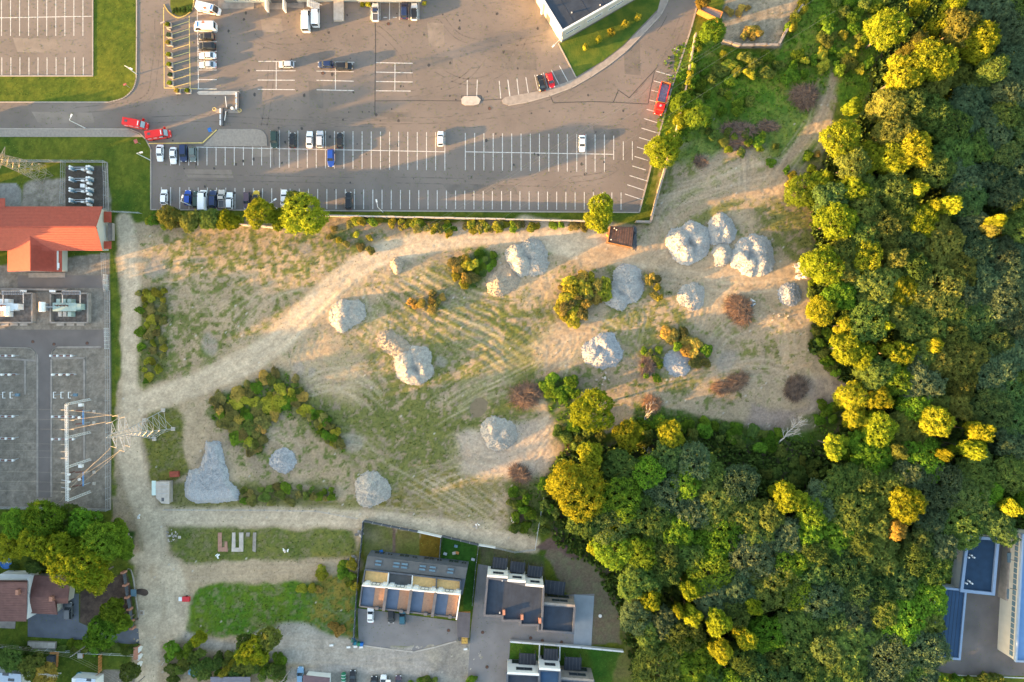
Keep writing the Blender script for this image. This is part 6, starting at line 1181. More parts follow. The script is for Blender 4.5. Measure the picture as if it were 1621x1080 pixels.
# ---------------------------------------------------------------- gravel heaps
ix0 = int(np.searchsorted(gx, -40)); iy0 = int(np.searchsorted(gy, -36))
def gz_at(px, py):
    i = np.clip(((np.asarray(px) + 40) / 2.5).astype(int) + ix0, 0, nx - 1); j = np.clip(((np.asarray(py) + 36) / 2.5).astype(int) + iy0, 0, ny - 1); return Z[j, i]
def gravelmat(name, c, var=.16):
    m = mat(name, c, .95, .34, 5.0, bump=.16, bscale=3.0, detail=9, c2=tuple(v * (1 + var * 1.4) for v in c)); return m
M['gravel'] = gravelmat('grey_gravel', (.40, .375, .34)); M['gravel_pale'] = gravelmat('pale_gravel', (.41, .37, .315)); M['sandheap'] = gravelmat('sandy_heap', (.40, .315, .225)); M['gravel_blue'] = gravelmat('bluish_gravel', (.36, .355, .35))
def heap(cx_, cy_, bumps, craters, lab, m='gravel', name='gravel_heap', seed=1, group=None, poly=None, ph=1.0):
    ext = max(max(abs(b[0]) + b[2], abs(b[1]) + b[2]) for b in bumps) + 12 if poly is None else 60
    st_ = 1.2; xs = np.arange(cx_ - ext, cx_ + ext, st_); X, Y = np.meshgrid(xs, np.arange(cy_ - ext, cy_ + ext, st_))
    wxx = X + (fbm(X, Y, 14, seed + 400, 3) - .5) * 6; wyy = Y + (fbm(X, Y, 14, seed + 500, 3) - .5) * 6; h = np.full(X.shape, -1.0); en = (fbm(X, Y, 7, seed + 700, 4, .65) - .5) * .42
    for (dx, dy, r, hh_) in bumps:
        dd = np.hypot(wxx - cx_ - dx, wyy - cy_ - dy) / (r * 1.13) + en * .55; v = .88 * hh_ * np.where(dd < 1, (1 - np.clip(dd, 0, 1) ** 1.15) * (1 - .12 * np.clip(dd, 0, 1)), .9 * (1 - dd)); v = np.minimum(v, hh_ * (.74 - .2 * dd * dd)); q_ = np.clip(.5 + (h - v) / 1.6, 0, 1); h = np.where((h > -.5) & (v > -.5), h * q_ + v * (1 - q_) + .4 * q_ * (1 - q_), np.maximum(h, v))
    if poly is not None:
        i = inpoly(wxx, wyy, poly); dd = sdist(wxx, wyy, poly); h = np.maximum(h, np.where(i, np.minimum(dd * .16, ph) + en * .6, -dd * .16 + en))
    for (dx, dy, r, dep) in craters: h = h - dep * .45 * np.exp(-((wxx - cx_ - dx) ** 2 + (wyy - cy_ - dy) ** 2) / (r * r * .6)) * (h > 0)
    rk = (fbm(X, Y, 3.4, seed + 600, 4, .8) - .5) * .36 + (fbm(X, Y, 13, seed + 640, 2) - .5) * .28
    hh_ = np.where(h > 0, h + rk * np.clip(h * 2, .25, 1), h); Zh = gz_at(X, Y) + np.maximum(hh_, -.15)
    keep = h > -.02; k4 = keep[1:, :-1] & keep[1:, 1:] & keep[:-1, 1:] & keep[:-1, :-1]
    c = P(cx_, cy_, 0); v = np.stack([(X - CX) / K - c.x, (CY - Y) / K - c.y, Zh], -1).reshape(-1, 3)
    idx = np.arange(X.size).reshape(X.shape); f = np.stack([idx[1:, :-1], idx[1:, 1:], idx[:-1, 1:], idx[:-1, :-1]], -1)[k4]
    us = np.unique(f); rm = np.full(X.size, -1); rm[us] = np.arange(len(us)); me = npmesh(name, v[us], rm[f]); me.polygons.foreach_set('use_smooth', np.ones(len(me.polygons), bool))
    t = thing(name, lab, 'gravel heap' if m != 'sandheap' else 'sand heap', (c.x, c.y, 0), group); link('mound', me, M[m], t)
    # loose stones lying on and round the heap
    sv = []; sf = []; r0 = np.random.default_rng(seed)
    sel = us[r0.random(len(us)) < .28][:700]
    for q_ in v[sel]:
        s_ = r0.uniform(.10, .30); a = r0.uniform(0, 3.1); o_ = len(sv)
        for (ux, uy, uz) in ((1, 0, 0), (-.5, .8, 0), (-.6, -.8, 0), (.1, 0, .8)): sv.append((q_[0] + s_ * (ux * math.cos(a) - uy * math.sin(a)), q_[1] + s_ * (ux * math.sin(a) + uy * math.cos(a)), q_[2] + s_ * uz))
        sf += [(o_, o_+1, o_+3), (o_+1, o_+2, o_+3), (o_+2, o_, o_+3)]
    tag(link('stones', npmesh('stones', np.array(sv), np.array(sf)), M[m], t), kind='stuff'); return t
heap(1090, 385, [(-12, -2, 22, 4.0), (-4, 14, 20, 3.6), (12, -6, 22, 3.2), (4, -16, 18, 2.6), (12, 8, 18, 2.4)], [(2, 0, 9, 2.0)], 'large ring-shaped gravel heap nearest the wheel tracks', 'gravel', seed=3)
heap(1140, 365, [(0, -8, 18, 2.4), (8, 4, 17, 2.6), (-6, 6, 15, 2.4)], [(0, -6, 6, .9)], 'gravel heap wedged between the two largest heaps', 'gravel', seed=5)
heap(1143, 402, [(0, 0, 15, 3.0), (-2, 10, 10, 1.6)], [], 'small pointed pale heap in front of the gravel group', 'gravel_pale', seed=7)
heap(1190, 405, [(-16, 4, 18, 3.6), (-4, 12, 20, 3.6), (14, 10, 20, 3.2), (8, -10, 22, 3.0), (-10, -10, 16, 2.4)], [(0, 0, 9, 1.8)], 'large double gravel heap at the eastern end of the group', 'gravel', seed=9)
heap(833, 410, [(-16, -6, 16, 3.8), (-8, 8, 18, 3.8), (8, -8, 22, 2.4), (14, 6, 20, 2.2)], [(4, -2, 8, 1.2)], 'curved gravel heap south of the dirt road with a terraced back', 'gravel_pale', seed=11)
heap(795, 447, [(-6, 2, 18, 2.6), (8, -8, 20, 1.6)], [], 'low sandy heap below the curved gravel heap', 'sandheap', seed=13)
heap(985, 455, [(8, -14, 22, 2.4), (12, 2, 20, 2.2), (-12, 14, 17, 2.4), (-4, 20, 14, 2.0), (2, 0, 18, 2.2)], [(4, -12, 7, 1.0), (-4, 8, 7, 1.4), (14, -2, 5, .7)], 'elongated pitted gravel heap beside the big yellow bush', 'gravel', seed=15)
heap(550, 500, [(-4, -2, 22, 3.0), (10, -6, 18, 2.6), (-8, 8, 17, 2.8)], [(4, -10, 6, .7)], 'gravel heap at the edge of the diagonal dirt road', 'gravel_pale', seed=17)
heap(655, 577, [(-12, -4, 17, 3.4), (-8, 12, 17, 2.8), (8, -8, 20, 2.4), (14, 8, 17, 2.6), (2, 16, 16, 2.2)], [(6, 8, 8, 2.2)], 'gravel heap with a round crater and a sunlit flank', 'gravel_pale', seed=19)
heap(623, 545, [(0, 0, 16, 1.0), (-12, -8, 13, .7), (12, 8, 15, 1.1)], [], 'low flattened sand spread running down to the crater heap', 'sandheap', seed=21, name='sand_heap')
heap(954, 555, [(-12, 4, 19, 2.0), (4, -8, 20, 2.2), (12, 4, 18, 2.0), (0, 10, 18, 2.0)], [(-4, -2, 7, 1.2), (8, 4, 4, .5)], 'bluish gravel heap standing alone on raked sand', 'gravel_blue', seed=23)
heap(789, 685, [(-7, -4, 20, 2.5), (9, 2, 20, 1.9), (-2, 10, 18, 1.9)], [(0, 1, 8, 1.2)], 'gravel heap with a stepped crater next to the puddle', 'gravel_pale', seed=25)
heap(590, 773, [(-4, -2, 22, 2.6), (8, 4, 19, 2.3), (-6, 12, 18, 2.0)], [(6, -8, 5, .6)], 'gravel heap above the southern dirt lane', 'gravel_pale', seed=27)
heap(335, 750, [(10, 30, 1, .1)], [], 'broad triangular spread of bluish gravel by the lane corner', 'gravel_blue', seed=29, poly=[(326, 699), (348, 698), (358, 730), (364, 760), (382, 782), (378, 792), (340, 797), (310, 797), (292, 785), (293, 770), (300, 745), (318, 738)], ph=1.3)
heap(450, 729, [(0, 0, 18, 1.1), (-8, 2, 12, .8)], [], 'low grey gravel mound south of the bramble thicket', 'gravel_blue', seed=31)
heap(1093, 470, [(-6, 0, 15, 1.8), (4, -4, 17, 1.6), (6, 8, 13, 1.0)], [], 'small half-sandy heap north of the ochre bushes', 'gravel_pale', seed=33)
heap(1250, 466, [(0, 0, 17, 1.9)], [], 'small conical gravel heap nearest the forest', 'gravel_blue', seed=35)
heap(1070, 573, [(0, 0, 18, .9), (8, 8, 14, .8)], [], 'flat grey gravel spread between brush piles and ochre bushes', 'gravel_blue', seed=37)
heap(629, 420, [(0, -2, 11, 2.0), (0, 6, 8, 1.3)], [], 'tiny sandy cone on the diagonal dirt road', 'sandheap', seed=39, name='sand_heap')

# ---------------------------------------------------------------- brush piles, logs, fallen trees
def brush(px, py, rx, ry, hgt, lab, m='twig', n_=900, seed=1, aim=None, m2='twig_orange', f2=.3):
    r0 = random.Random(seed); c = P(px, py, 0); zb = float(gz_at(px, py)); t = thing('brush_pile', lab, 'brush pile', (c.x, c.y, 0)); A_, B_ = rx / K, ry / K; lobes = [(r0.uniform(-.45, .45), r0.uniform(-.45, .45), r0.uniform(.38, .62)) for _ in range(5)] + [(0, 0, .75)]
    for mm, cnt in ((m, int(n_ * (1 - f2))), (m2, int(n_ * f2))):
        mb = MB()
        for _ in range(cnt):
            a = r0.uniform(0, 6.283); q_ = math.sqrt(r0.random()); lb_ = lobes[int(r0.random() * len(lobes))]; x, y = A_ * (q_ * lb_[2] * math.cos(a) + lb_[0]), B_ * (q_ * lb_[2] * math.sin(a) + lb_[1]); z = .62 * hgt * (1 - q_ ** 2.2) * r0.uniform(.3, 1.0) + .1
            an = (aim if aim is not None else a) + r0.gauss(0, 1.6 if aim is None else .6); L = r0.uniform(.5, 1.7) * min(A_, 3.2) * .42; tl = r0.uniform(-.5, .4)
            p = Vector((c.x + x, c.y + y, zb + z)); dv = Vector((math.cos(an) * math.cos(tl), math.sin(an) * math.cos(tl), math.sin(tl))) * L
            q2 = p + dv; q1 = p - dv; q2.z = max(q2.z, zb + .05); q1.z = max(q1.z, zb + .05); w_ = r0.uniform(.03, .09); pm_ = (q1 + q2) / 2 + Vector((r0.uniform(-.2, .2), r0.uniform(-.2, .2), r0.uniform(-.1, .25)))
            for s0, s1 in ((q1, pm_), (pm_, q2)):
                dd = (s1 - s0).normalized(); u = dd.cross(Vector((0, 0, 1))); u = (u.normalized() if u.length > .01 else Vector((1, 0, 0))) * w_ * .5; vv = dd.cross(u); mb.add([s0 + u, s0 - u, s0 + vv, s1 + u, s1 - u, s1 + vv], [(0, 3, 4, 1), (1, 4, 5, 2), (2, 5, 3, 0)])
        tag(link('twigs', mb.mesh('twigs', (c.x, c.y, 0)), M[mm], t), kind='stuff')
    core = MB(); k = 10
    core.loft([[(A_ * s * math.cos(6.283 * i / k) * .9, B_ * s * math.sin(6.283 * i / k) * .9, z) for i in range(k)] for s, z in ((.75, zb), (.6, zb + hgt * .15), (.3, zb + hgt * .25))]); link('brush_core', core.mesh('brush_core'), M['steel_dark'] if False else bpy.data.materials.get('brush_core') or mat('brush_core', (.09, .066, .05), .95, .3, 2), t); return t
brush(1171, 491, 22, 24, 3.0, 'tall dry brush pile standing alone on the sandy ground', 'twig', 1500, 1, None, 'twig_orange', .45)
brush(1272, 156, 22, 21, 3.2, 'round brown brush pile in the green scrub below the stony patch', 'twig', 1500, 2, None, f2=.15)
brush(1141, 616, 14, 12, 2.2, 'smaller western lobe of the orange-lit brush pair', 'twig', 700, 3, .3, f2=.6); brush(1165, 604, 17, 15, 2.6, 'larger eastern lobe of the orange-lit brush pair', 'twig', 1000, 4, .3, f2=.6)
brush(832, 627, 24, 22, 2.4, 'loose dark brush pile left of the green thicket', 'twig', 1300, 5, None, f2=.3); brush(1025, 576, 14, 18, 2.2, 'dark purple-brown brush pile ringed by weeds', 'twig', 1000, 6, 1.4, f2=.05)
brush(1262, 614, 21, 20, 2.2, 'fan-shaped dark brush pile near the clearing track', 'twig', 1400, 7, 1.1, f2=.1); brush(822, 750, 18, 13, 1.6, 'low brush pile at the thicket west of the pale fence', 'twig', 700, 8, f2=.15)
brush(1165, 203, 34, 12, 1.5, 'long flat pile of cut branches across the scrub', 'twig', 1100, 9, .1, f2=.25); brush(1170, 226, 20, 9, 1.2, 'small pile of cut branches under the long one', 'twig', 600, 10, .0, f2=.35)
brush(1110, 256, 12, 10, 1.0, 'little heap of sticks by the track junction', 'twig', 350, 11, f2=.2); brush(820, 818, 12, 8, .8, 'scatter of sticks by the pale post fence', 'twig', 200, 12); brush(1217, 200, 16, 8, 1.3, 'end lobe of cut branches beneath the green scrub', 'twig', 500, 13, -.2, f2=.3)
def bare_tree(name, lab, base, tip, h0, h1, rad, m, nb=22, seed=1, spread=1.0, cat='dead tree', z0=None):
    r0 = random.Random(seed); a, b = P(*base, h0), P(*tip, h1); t = thing(name, lab, cat, (a.x, a.y, 0)); L = (b - a).length; pts = [a.lerp(b, k / 6) + Vector((r0.uniform(-.2, .2), r0.uniform(-.2, .2), 0)) * (k > 0) for k in range(7)]
    part('trunk', MB().tube(pts, [rad * (1 - .8 * k / 6) for k in range(7)], 7), M[m], t); dv = (b - a).normalized()
    for i in range(nb):
        u = r0.uniform(.3, .98); p = a.lerp(b, u); side = dv.cross(Vector((0, 0, 1))).normalized() * r0.choice((-1, 1)); d_ = (dv * r0.uniform(.6, 1.1) + side * r0.uniform(.4, 1.0) * spread + Vector((0, 0, r0.uniform(-.1, .5)))).normalized(); l = L * r0.uniform(.18, .42) * (1.15 - u * .5); mb = MB(); q_ = p + d_ * l
        mb.tube([p, p + d_ * l * .5 + side * .1, q_], [rad * .35 * (1.2 - u), rad * .2, .02], 5)
        for _ in range(5): s = r0.uniform(.3, .95); w0 = p + d_ * l * s; d2 = (d_ + Vector((r0.uniform(-.9, .9), r0.uniform(-.9, .9), r0.uniform(0, .5)))).normalized(); mb.tube([w0, w0 + d2 * l * r0.uniform(.2, .45)], [.035, .012], 4)
        part('branch', mb, M[m], t)
bare_tree('fallen_tree', 'white leafless tree leaning out of the thicket by the clearing', (1228, 706), (1268, 664), .3, 5, .24, 'bark_pale', 30, 3)
bare_tree('dead_tree', 'thin pale dead stem below the orange-brown twiggy bush', (1014, 680), (1030, 640), .3, 4, .14, 'bark_pale', 10, 5, .5); brush(1030, 638, 15, 10, 2.0, 'orange-brown leafless crown of a dead bush', 'twig_orange', 600, 15, 1.2, 'twig_orange', .4)
bare_tree('dead_tree', 'grey dead limbs in the dark gap of the forest edge', (1040, 740), (1022, 712), 1, 4, .14, 'bark_pale', 10, 6, .6)
bare_tree('half_bare_tree', 'half-bare tree with pale limbs over the lower gardens', (96, 1066), (72, 1068), 1.0, 8, .22, 'bark_pale', 26, 8, 1.3, 'tree'); bare_tree('fallen_branch', 'pale fallen branch across the fence by the dirt lane', (256, 1054), (272, 1036), .3, 2, .08, 'bark_pale', 4, 9, .5, 'branch')
def debris(px, py, r, n_, lab, mats, sz=(.3, .9), seed=1):
    r0 = random.Random(seed); c = P(px, py, 0); zb = float(gz_at(px, py)); t = thing('rubble_pile', lab, 'rubble', (c.x, c.y, 0))
    for i in range(n_):
        a, q_ = r0.uniform(0, 6.28), math.sqrt(r0.random()) * r / K; s = r0.uniform(*sz); part('slab', MB().box((c.x + q_ * math.cos(a), c.y + q_ * math.sin(a), zb + .15 + r0.random() * .5), (s, s * r0.uniform(.3, .8), .14), r0.uniform(0, 3), r0.uniform(-.5, .5)), M[r0.choice(mats)], t)
debris(1267, 428, 13, 34, 'white broken slabs and rubbish at the forest edge', ['white', 'white_metal', 'concrete_pale'], (.5, 1.7), 1); debris(1190, 480, 6, 12, 'pale rubbish beside the tall brush pile', ['white_metal', 'glassblue', 'concrete_pale'], (.3, .9), 2)
debris(1096, 488, 6, 9, 'few concrete lumps below the half-sandy heap', ['concrete', 'concrete_pale'], (.5, 1.0), 3); debris(570, 845, 6, 8, 'pale slabs at the fence corner of the green bank', ['concrete_pale', 'concrete'], (.6, 1.4), 4); debris(556, 885, 8, 12, 'broken concrete bits on the grassy bank', ['concrete_pale', 'concrete'], (.5, 1.3), 5)
debris(955, 600, 14, 9, 'scattered stones below the bluish gravel heap', ['concrete_pale', 'concrete'], (.3, .8), 6); debris(1235, 505, 14, 12, 'scattered white stones near the small cone', ['concrete_pale'], (.2, .6), 7); debris(755, 833, 5, 9, 'white rubble behind the turf garden fence', ['white', 'concrete_pale'], (.3, .8), 8)
debris(813, 824, 5, 7, 'white rubble near the pale post fence', ['white', 'concrete_pale'], (.5, 1.2), 9); debris(454, 870, 5, 6, 'white stones on the middle grass bank', ['white', 'concrete_pale'], (.4, 1.1), 10); debris(274, 850, 12, 18, 'scattered pale rubble at the western end of the grass bank', ['concrete_pale', 'concrete'], (.3, .9), 11)
debris(196, 850, 9, 8, 'broken grey slab by the lane corner', ['concrete', 'concrete_pale'], (1.2, 2.4), 12); debris(222, 818, 3, 2, 'round pale boulder at the lane edge', ['white'], (.8, 1.1), 13); debris(345, 880, 3, 3, 'white lump below the brick foundations', ['white'], (.6, 1.0), 14)
M['salmon'] = mat('salmon_brick', (.33, .18, .13), .9, .15, 2)
for pts_, m, lab in (([(345.5, 843), (351.5, 843), (351.5, 866), (356, 866), (356, 857), (360, 857), (361, 873), (345.5, 873)], 'salmon', 'L-shaped salmon brick foundation in the grass bank'),
     ([(368, 843), (373, 843), (373, 873), (367, 873)], 'concrete_pale', 'pale foundation strip nearest the salmon brick'), ([(379, 843), (385.5, 843), (385.5, 873), (379, 873)], 'concrete_pale', 'pale foundation strip east of the first'), ([(373, 867), (379, 867), (379, 873.2), (373, 873.2)], 'concrete_pale', 'cross slab joining the two pale strips'), ([(390, 843), (396, 843), (395, 849), (390, 849)], 'concrete', 'mottled short foundation block'), ([(401, 843), (406, 843), (405, 874), (400, 872)], 'concrete', 'easternmost mottled foundation strip')):
    tag(link('foundation', MB().prism(xy(Q(pts_)), 0, .25).mesh('foundation'), M[m]), lab, 'foundation')
# concrete edging slabs, boulders by the lane
struct('fly_tipped_soil', MB().prism(xy(Q(arc([(217, 933), (224, 932), (232, 934), (235, 939), (231, 943), (222, 941), (217, 939), (217, 933)]))), -.05, .25), M['soil'], 'small strip of dark soil spilled on the lane')
# planters
PL = 'planters along the yellow-lined bays'
for i, (x, y, kind_) in enumerate([(266, 39, 0), (267, 55, 2), (266.5, 67.5, 1), (267.5, 86.5, 0), (268, 102, 0), (269.5, 118, 2), (269, 131.5, 0), (280.5, 143.5, 1), (297, 143.5, 0)]):
    c = P(x, y, 1); lab = ['topmost planter by the flower island', 'second planter with sparse spiky plant', 'third planter with rusty brown shrub', 'fourth planter with round yellow-green shrub', 'fifth planter with golden shrub', 'sixth planter with spiky silvery plant', 'seventh planter at the corner of the bays', 'planter with brown shrub on the lower edge, away from the gate island', 'planter on the lower edge nearest the gate island'][i]
    t = thing('planter', lab, 'planter', (c.x, c.y, 0), PL); part('tub', MB().box((0, 0, .4), (1.25, 1.25, .8)).box((0, 0, .8), (1.35, 1.35, .1)), M['concrete_pale'], t, world=False); part('soil', MB().box((0, 0, .86), (1.1, 1.1, .04)), M['soil'], t, world=False); t['shrubkind'] = kind_
for x, y, ang, lab in ((258, 36.5, -.4, 'white bench end by the topmost planter'), (268, 47, .5, 'white kerb block under the topmost planter'), (272, 72.5, .5, 'white kerb block by the third planter'), (271, 90, .6, 'white kerb block by the fourth planter'), (272, 111, .6, 'white kerb block between fifth and sixth planters'), (272, 124, .5, 'white kerb block under the spiky silvery planter')): simple('wheel_stop', lab, 'block', x, y, [('block', MB().box((0, 0, .2), (1.2, .3, .35), -ang), 'concrete_pale')])
# ---------------------------------------------------------------- vegetation
def crown_mesh(name, seed, Rr, Ht, nl, n_leaf, size, squash=1.0, low=.25, lobe=(.30, .52), ragged=.50, up=.45):
    """leafy crown: leaf quads on overlapping lobes; radius Rr, from low*Ht up to Ht"""
    r = np.random.default_rng(seed); cz = Ht * (low + 1) / 2; hz_ = Ht * (1 - low) / 2; cs = []; rs = []
    for i in range(nl):
        a = 2.399 * i + r.uniform(-.4, .4); q = math.sqrt((i + .5) / nl) * .74; lr = Rr * r.uniform(*lobe) * (1.1 - .2 * q); zz = cz + hz_ * (.62 * (1 - q * q) + r.uniform(-.25, .2)) * .9
        cs.append((q * Rr * math.cos(a), q * Rr * math.sin(a) * squash, min(zz, Ht - lr * .8))); rs.append(lr)
    for i in range(nl // 2):
        a = r.uniform(0, 6.28); q = r.uniform(.3, .72); cs.append((q * Rr * math.cos(a), q * Rr * math.sin(a) * squash, cz - hz_ * r.uniform(.1, .6))); rs.append(Rr * r.uniform(*lobe) * .95)
    cs = np.array(cs); rs = np.array(rs); p_ = rs ** 2 / (rs ** 2).sum(); li = r.choice(len(rs), n_leaf * 2, p=p_)
    d_ = r.normal(size=(n_leaf * 2, 3)); d_[:, 2] = d_[:, 2] * .9 + .25; d_ /= np.linalg.norm(d_, axis=1)[:, None]
    nz_ = np.sin(d_[:, 0] * 5 + li) * np.cos(d_[:, 1] * 6 + li * 2) * np.sin(d_[:, 2] * 5 + li * .7); rad = rs[li] * (.86 + ragged * .7 * nz_ + r.normal(0, .09, n_leaf * 2)); pos = cs[li] + d_ * rad[:, None] * np.array([1, 1, .85])
    dist = np.linalg.norm(pos[:, None, :] - cs[None], axis=2) / rs[None]; ins = (dist < .72).any(1); pos, d_ = pos[~ins][:n_leaf], d_[~ins][:n_leaf]; n_ = len(pos)
    nn = d_ * .8 + np.array([0, 0, up]) + r.normal(0, .5, (n_, 3)); nn /= np.linalg.norm(nn, axis=1)[:, None]; t1 = np.cross(nn, r.normal(size=(n_, 3))); t1 /= np.linalg.norm(t1, axis=1)[:, None]; t2 = np.cross(nn, t1)
    s = size * r.uniform(.6, 1.35, n_)[:, None]; v = np.stack([pos + t1 * s * .9, pos + t2 * s * .42, pos - t1 * s * .7, pos - t2 * s * .42], 1).reshape(-1, 3); v[:, 2] = np.maximum(v[:, 2], .05)
    return npmesh(name, v, np.arange(n_ * 4).reshape(-1, 4)), cs
def trunk_mesh(cs, Ht, rad, seed):
    r = random.Random(seed); mb = MB(); tz = Ht * .62; mb.tube([(0, 0, -.1), (.1, .05, tz * .35), (-.1, .1, tz * .7), (0, 0, tz)], [rad, rad * .8, rad * .55, rad * .25], 7)
    for c in list(cs)[:9]: z0 = min(c[2] * .6, tz * .8); mb.tube([(0, 0, z0), (c[0] * .5, c[1] * .5, (z0 + c[2]) * .52), (c[0] * .95, c[1] * .95, c[2])], [rad * .42, rad * .26, rad * .1], 5, False)
    return mb.mesh('trunk')
TREES = []     # (crown mesh, trunk mesh, nominal radius, nominal height)
for i, (Rr, Ht, nl, nlf, sz, low) in enumerate([(4.6, 12, 13, 14000, .29, .3), (4.2, 12, 11, 12500, .28, .28), (5.0, 12, 17, 16000, .29, .34), (3.8, 12, 9, 11000, .28, .25), (4.5, 12, 15, 14000, .27, .35), (4.0, 12, 8, 12500, .30, .3), (5.2, 12, 22, 17000, .28, .36)]):
    cm_, cs_ = crown_mesh('crown', 100 + i, Rr, Ht, nl, nlf, sz, low=low); tm = trunk_mesh(cs_, Ht, .26, i); tm.materials.append(M['bark']); cm_.materials.append(M['leaf_mid']); TREES.append((cm_, tm, Rr, Ht))
SHRUBS = []
for i, (Rr, Ht, nl, nlf, sz) in enumerate([(2.2, 2.6, 8, 2600, .26), (1.8, 2.2, 6, 1900, .25), (2.6, 2.4, 11, 3200, .26), (1.4, 1.8, 5, 1300, .24)]):
    cm_, cs_ = crown_mesh('foliage', 300 + i, Rr, Ht, nl, nlf, sz, low=.05, up=1.1); tm = trunk_mesh(cs_ * np.array([.8, .8, .7]), Ht, .08, i); tm.name = 'stems'; tm.materials.append(M['bark']); cm_.materials.append(M['leaf_mid']); SHRUBS.append((cm_, tm, Rr, Ht))
LM = {'m': 'leaf_mid', 'd': 'leaf_dark', 'b': 'leaf_blue', 'y': 'leaf_sun_yellow', 'f': 'leaf_fresh', 'o': 'leaf_olive', 'c': 'leaf_ochre'}
def plant(px, py, rpx, h, tone, lab, name='broadleaf_tree', cat='tree', group=None, lib=TREES, k=None, lean=0.0, z=None):
    """crown centre at photo pixel (px,py) seen at crown height; real radius from the pixels at that height"""
    me, tm, r0, h0 = lib[k if k is not None else random.randrange(len(lib))]; hc = h * .72
    c = P(px, py, hc); s_ = rpx / K * (H - hc) / H / r0; t = thing(name, lab, cat, (c.x, c.y, float(gz_at((c.x * K) + CX, CY - c.y * K)) if z is None else z), group, random.uniform(0, 6.28)); t.scale = (s_, s_ * random.uniform(.88, 1.12), h / h0) if lib is TREES else (s_ * random.uniform(.85, 1.3), s_ * random.uniform(.7, 1.05), h / h0)
    if lean: t.rotation_euler[0] = random.uniform(-lean, lean); t.rotation_euler[1] = random.uniform(-lean, lean)
    cr = link('crown' if lib is TREES else 'foliage', me, parent=t); cr.material_slots[0].link = 'OBJECT'; cr.material_slots[0].material = M[LM[tone] if lib is TREES else 'bush_' + tone]
    link('trunk' if lib is TREES else 'stems', tm, parent=t); return t
random.seed(21)
placed = []
def T(px, py, r, h, tone, lab, **kw): placed.append((px, py, r)); return plant(px, py, r, h, tone, lab, **kw)
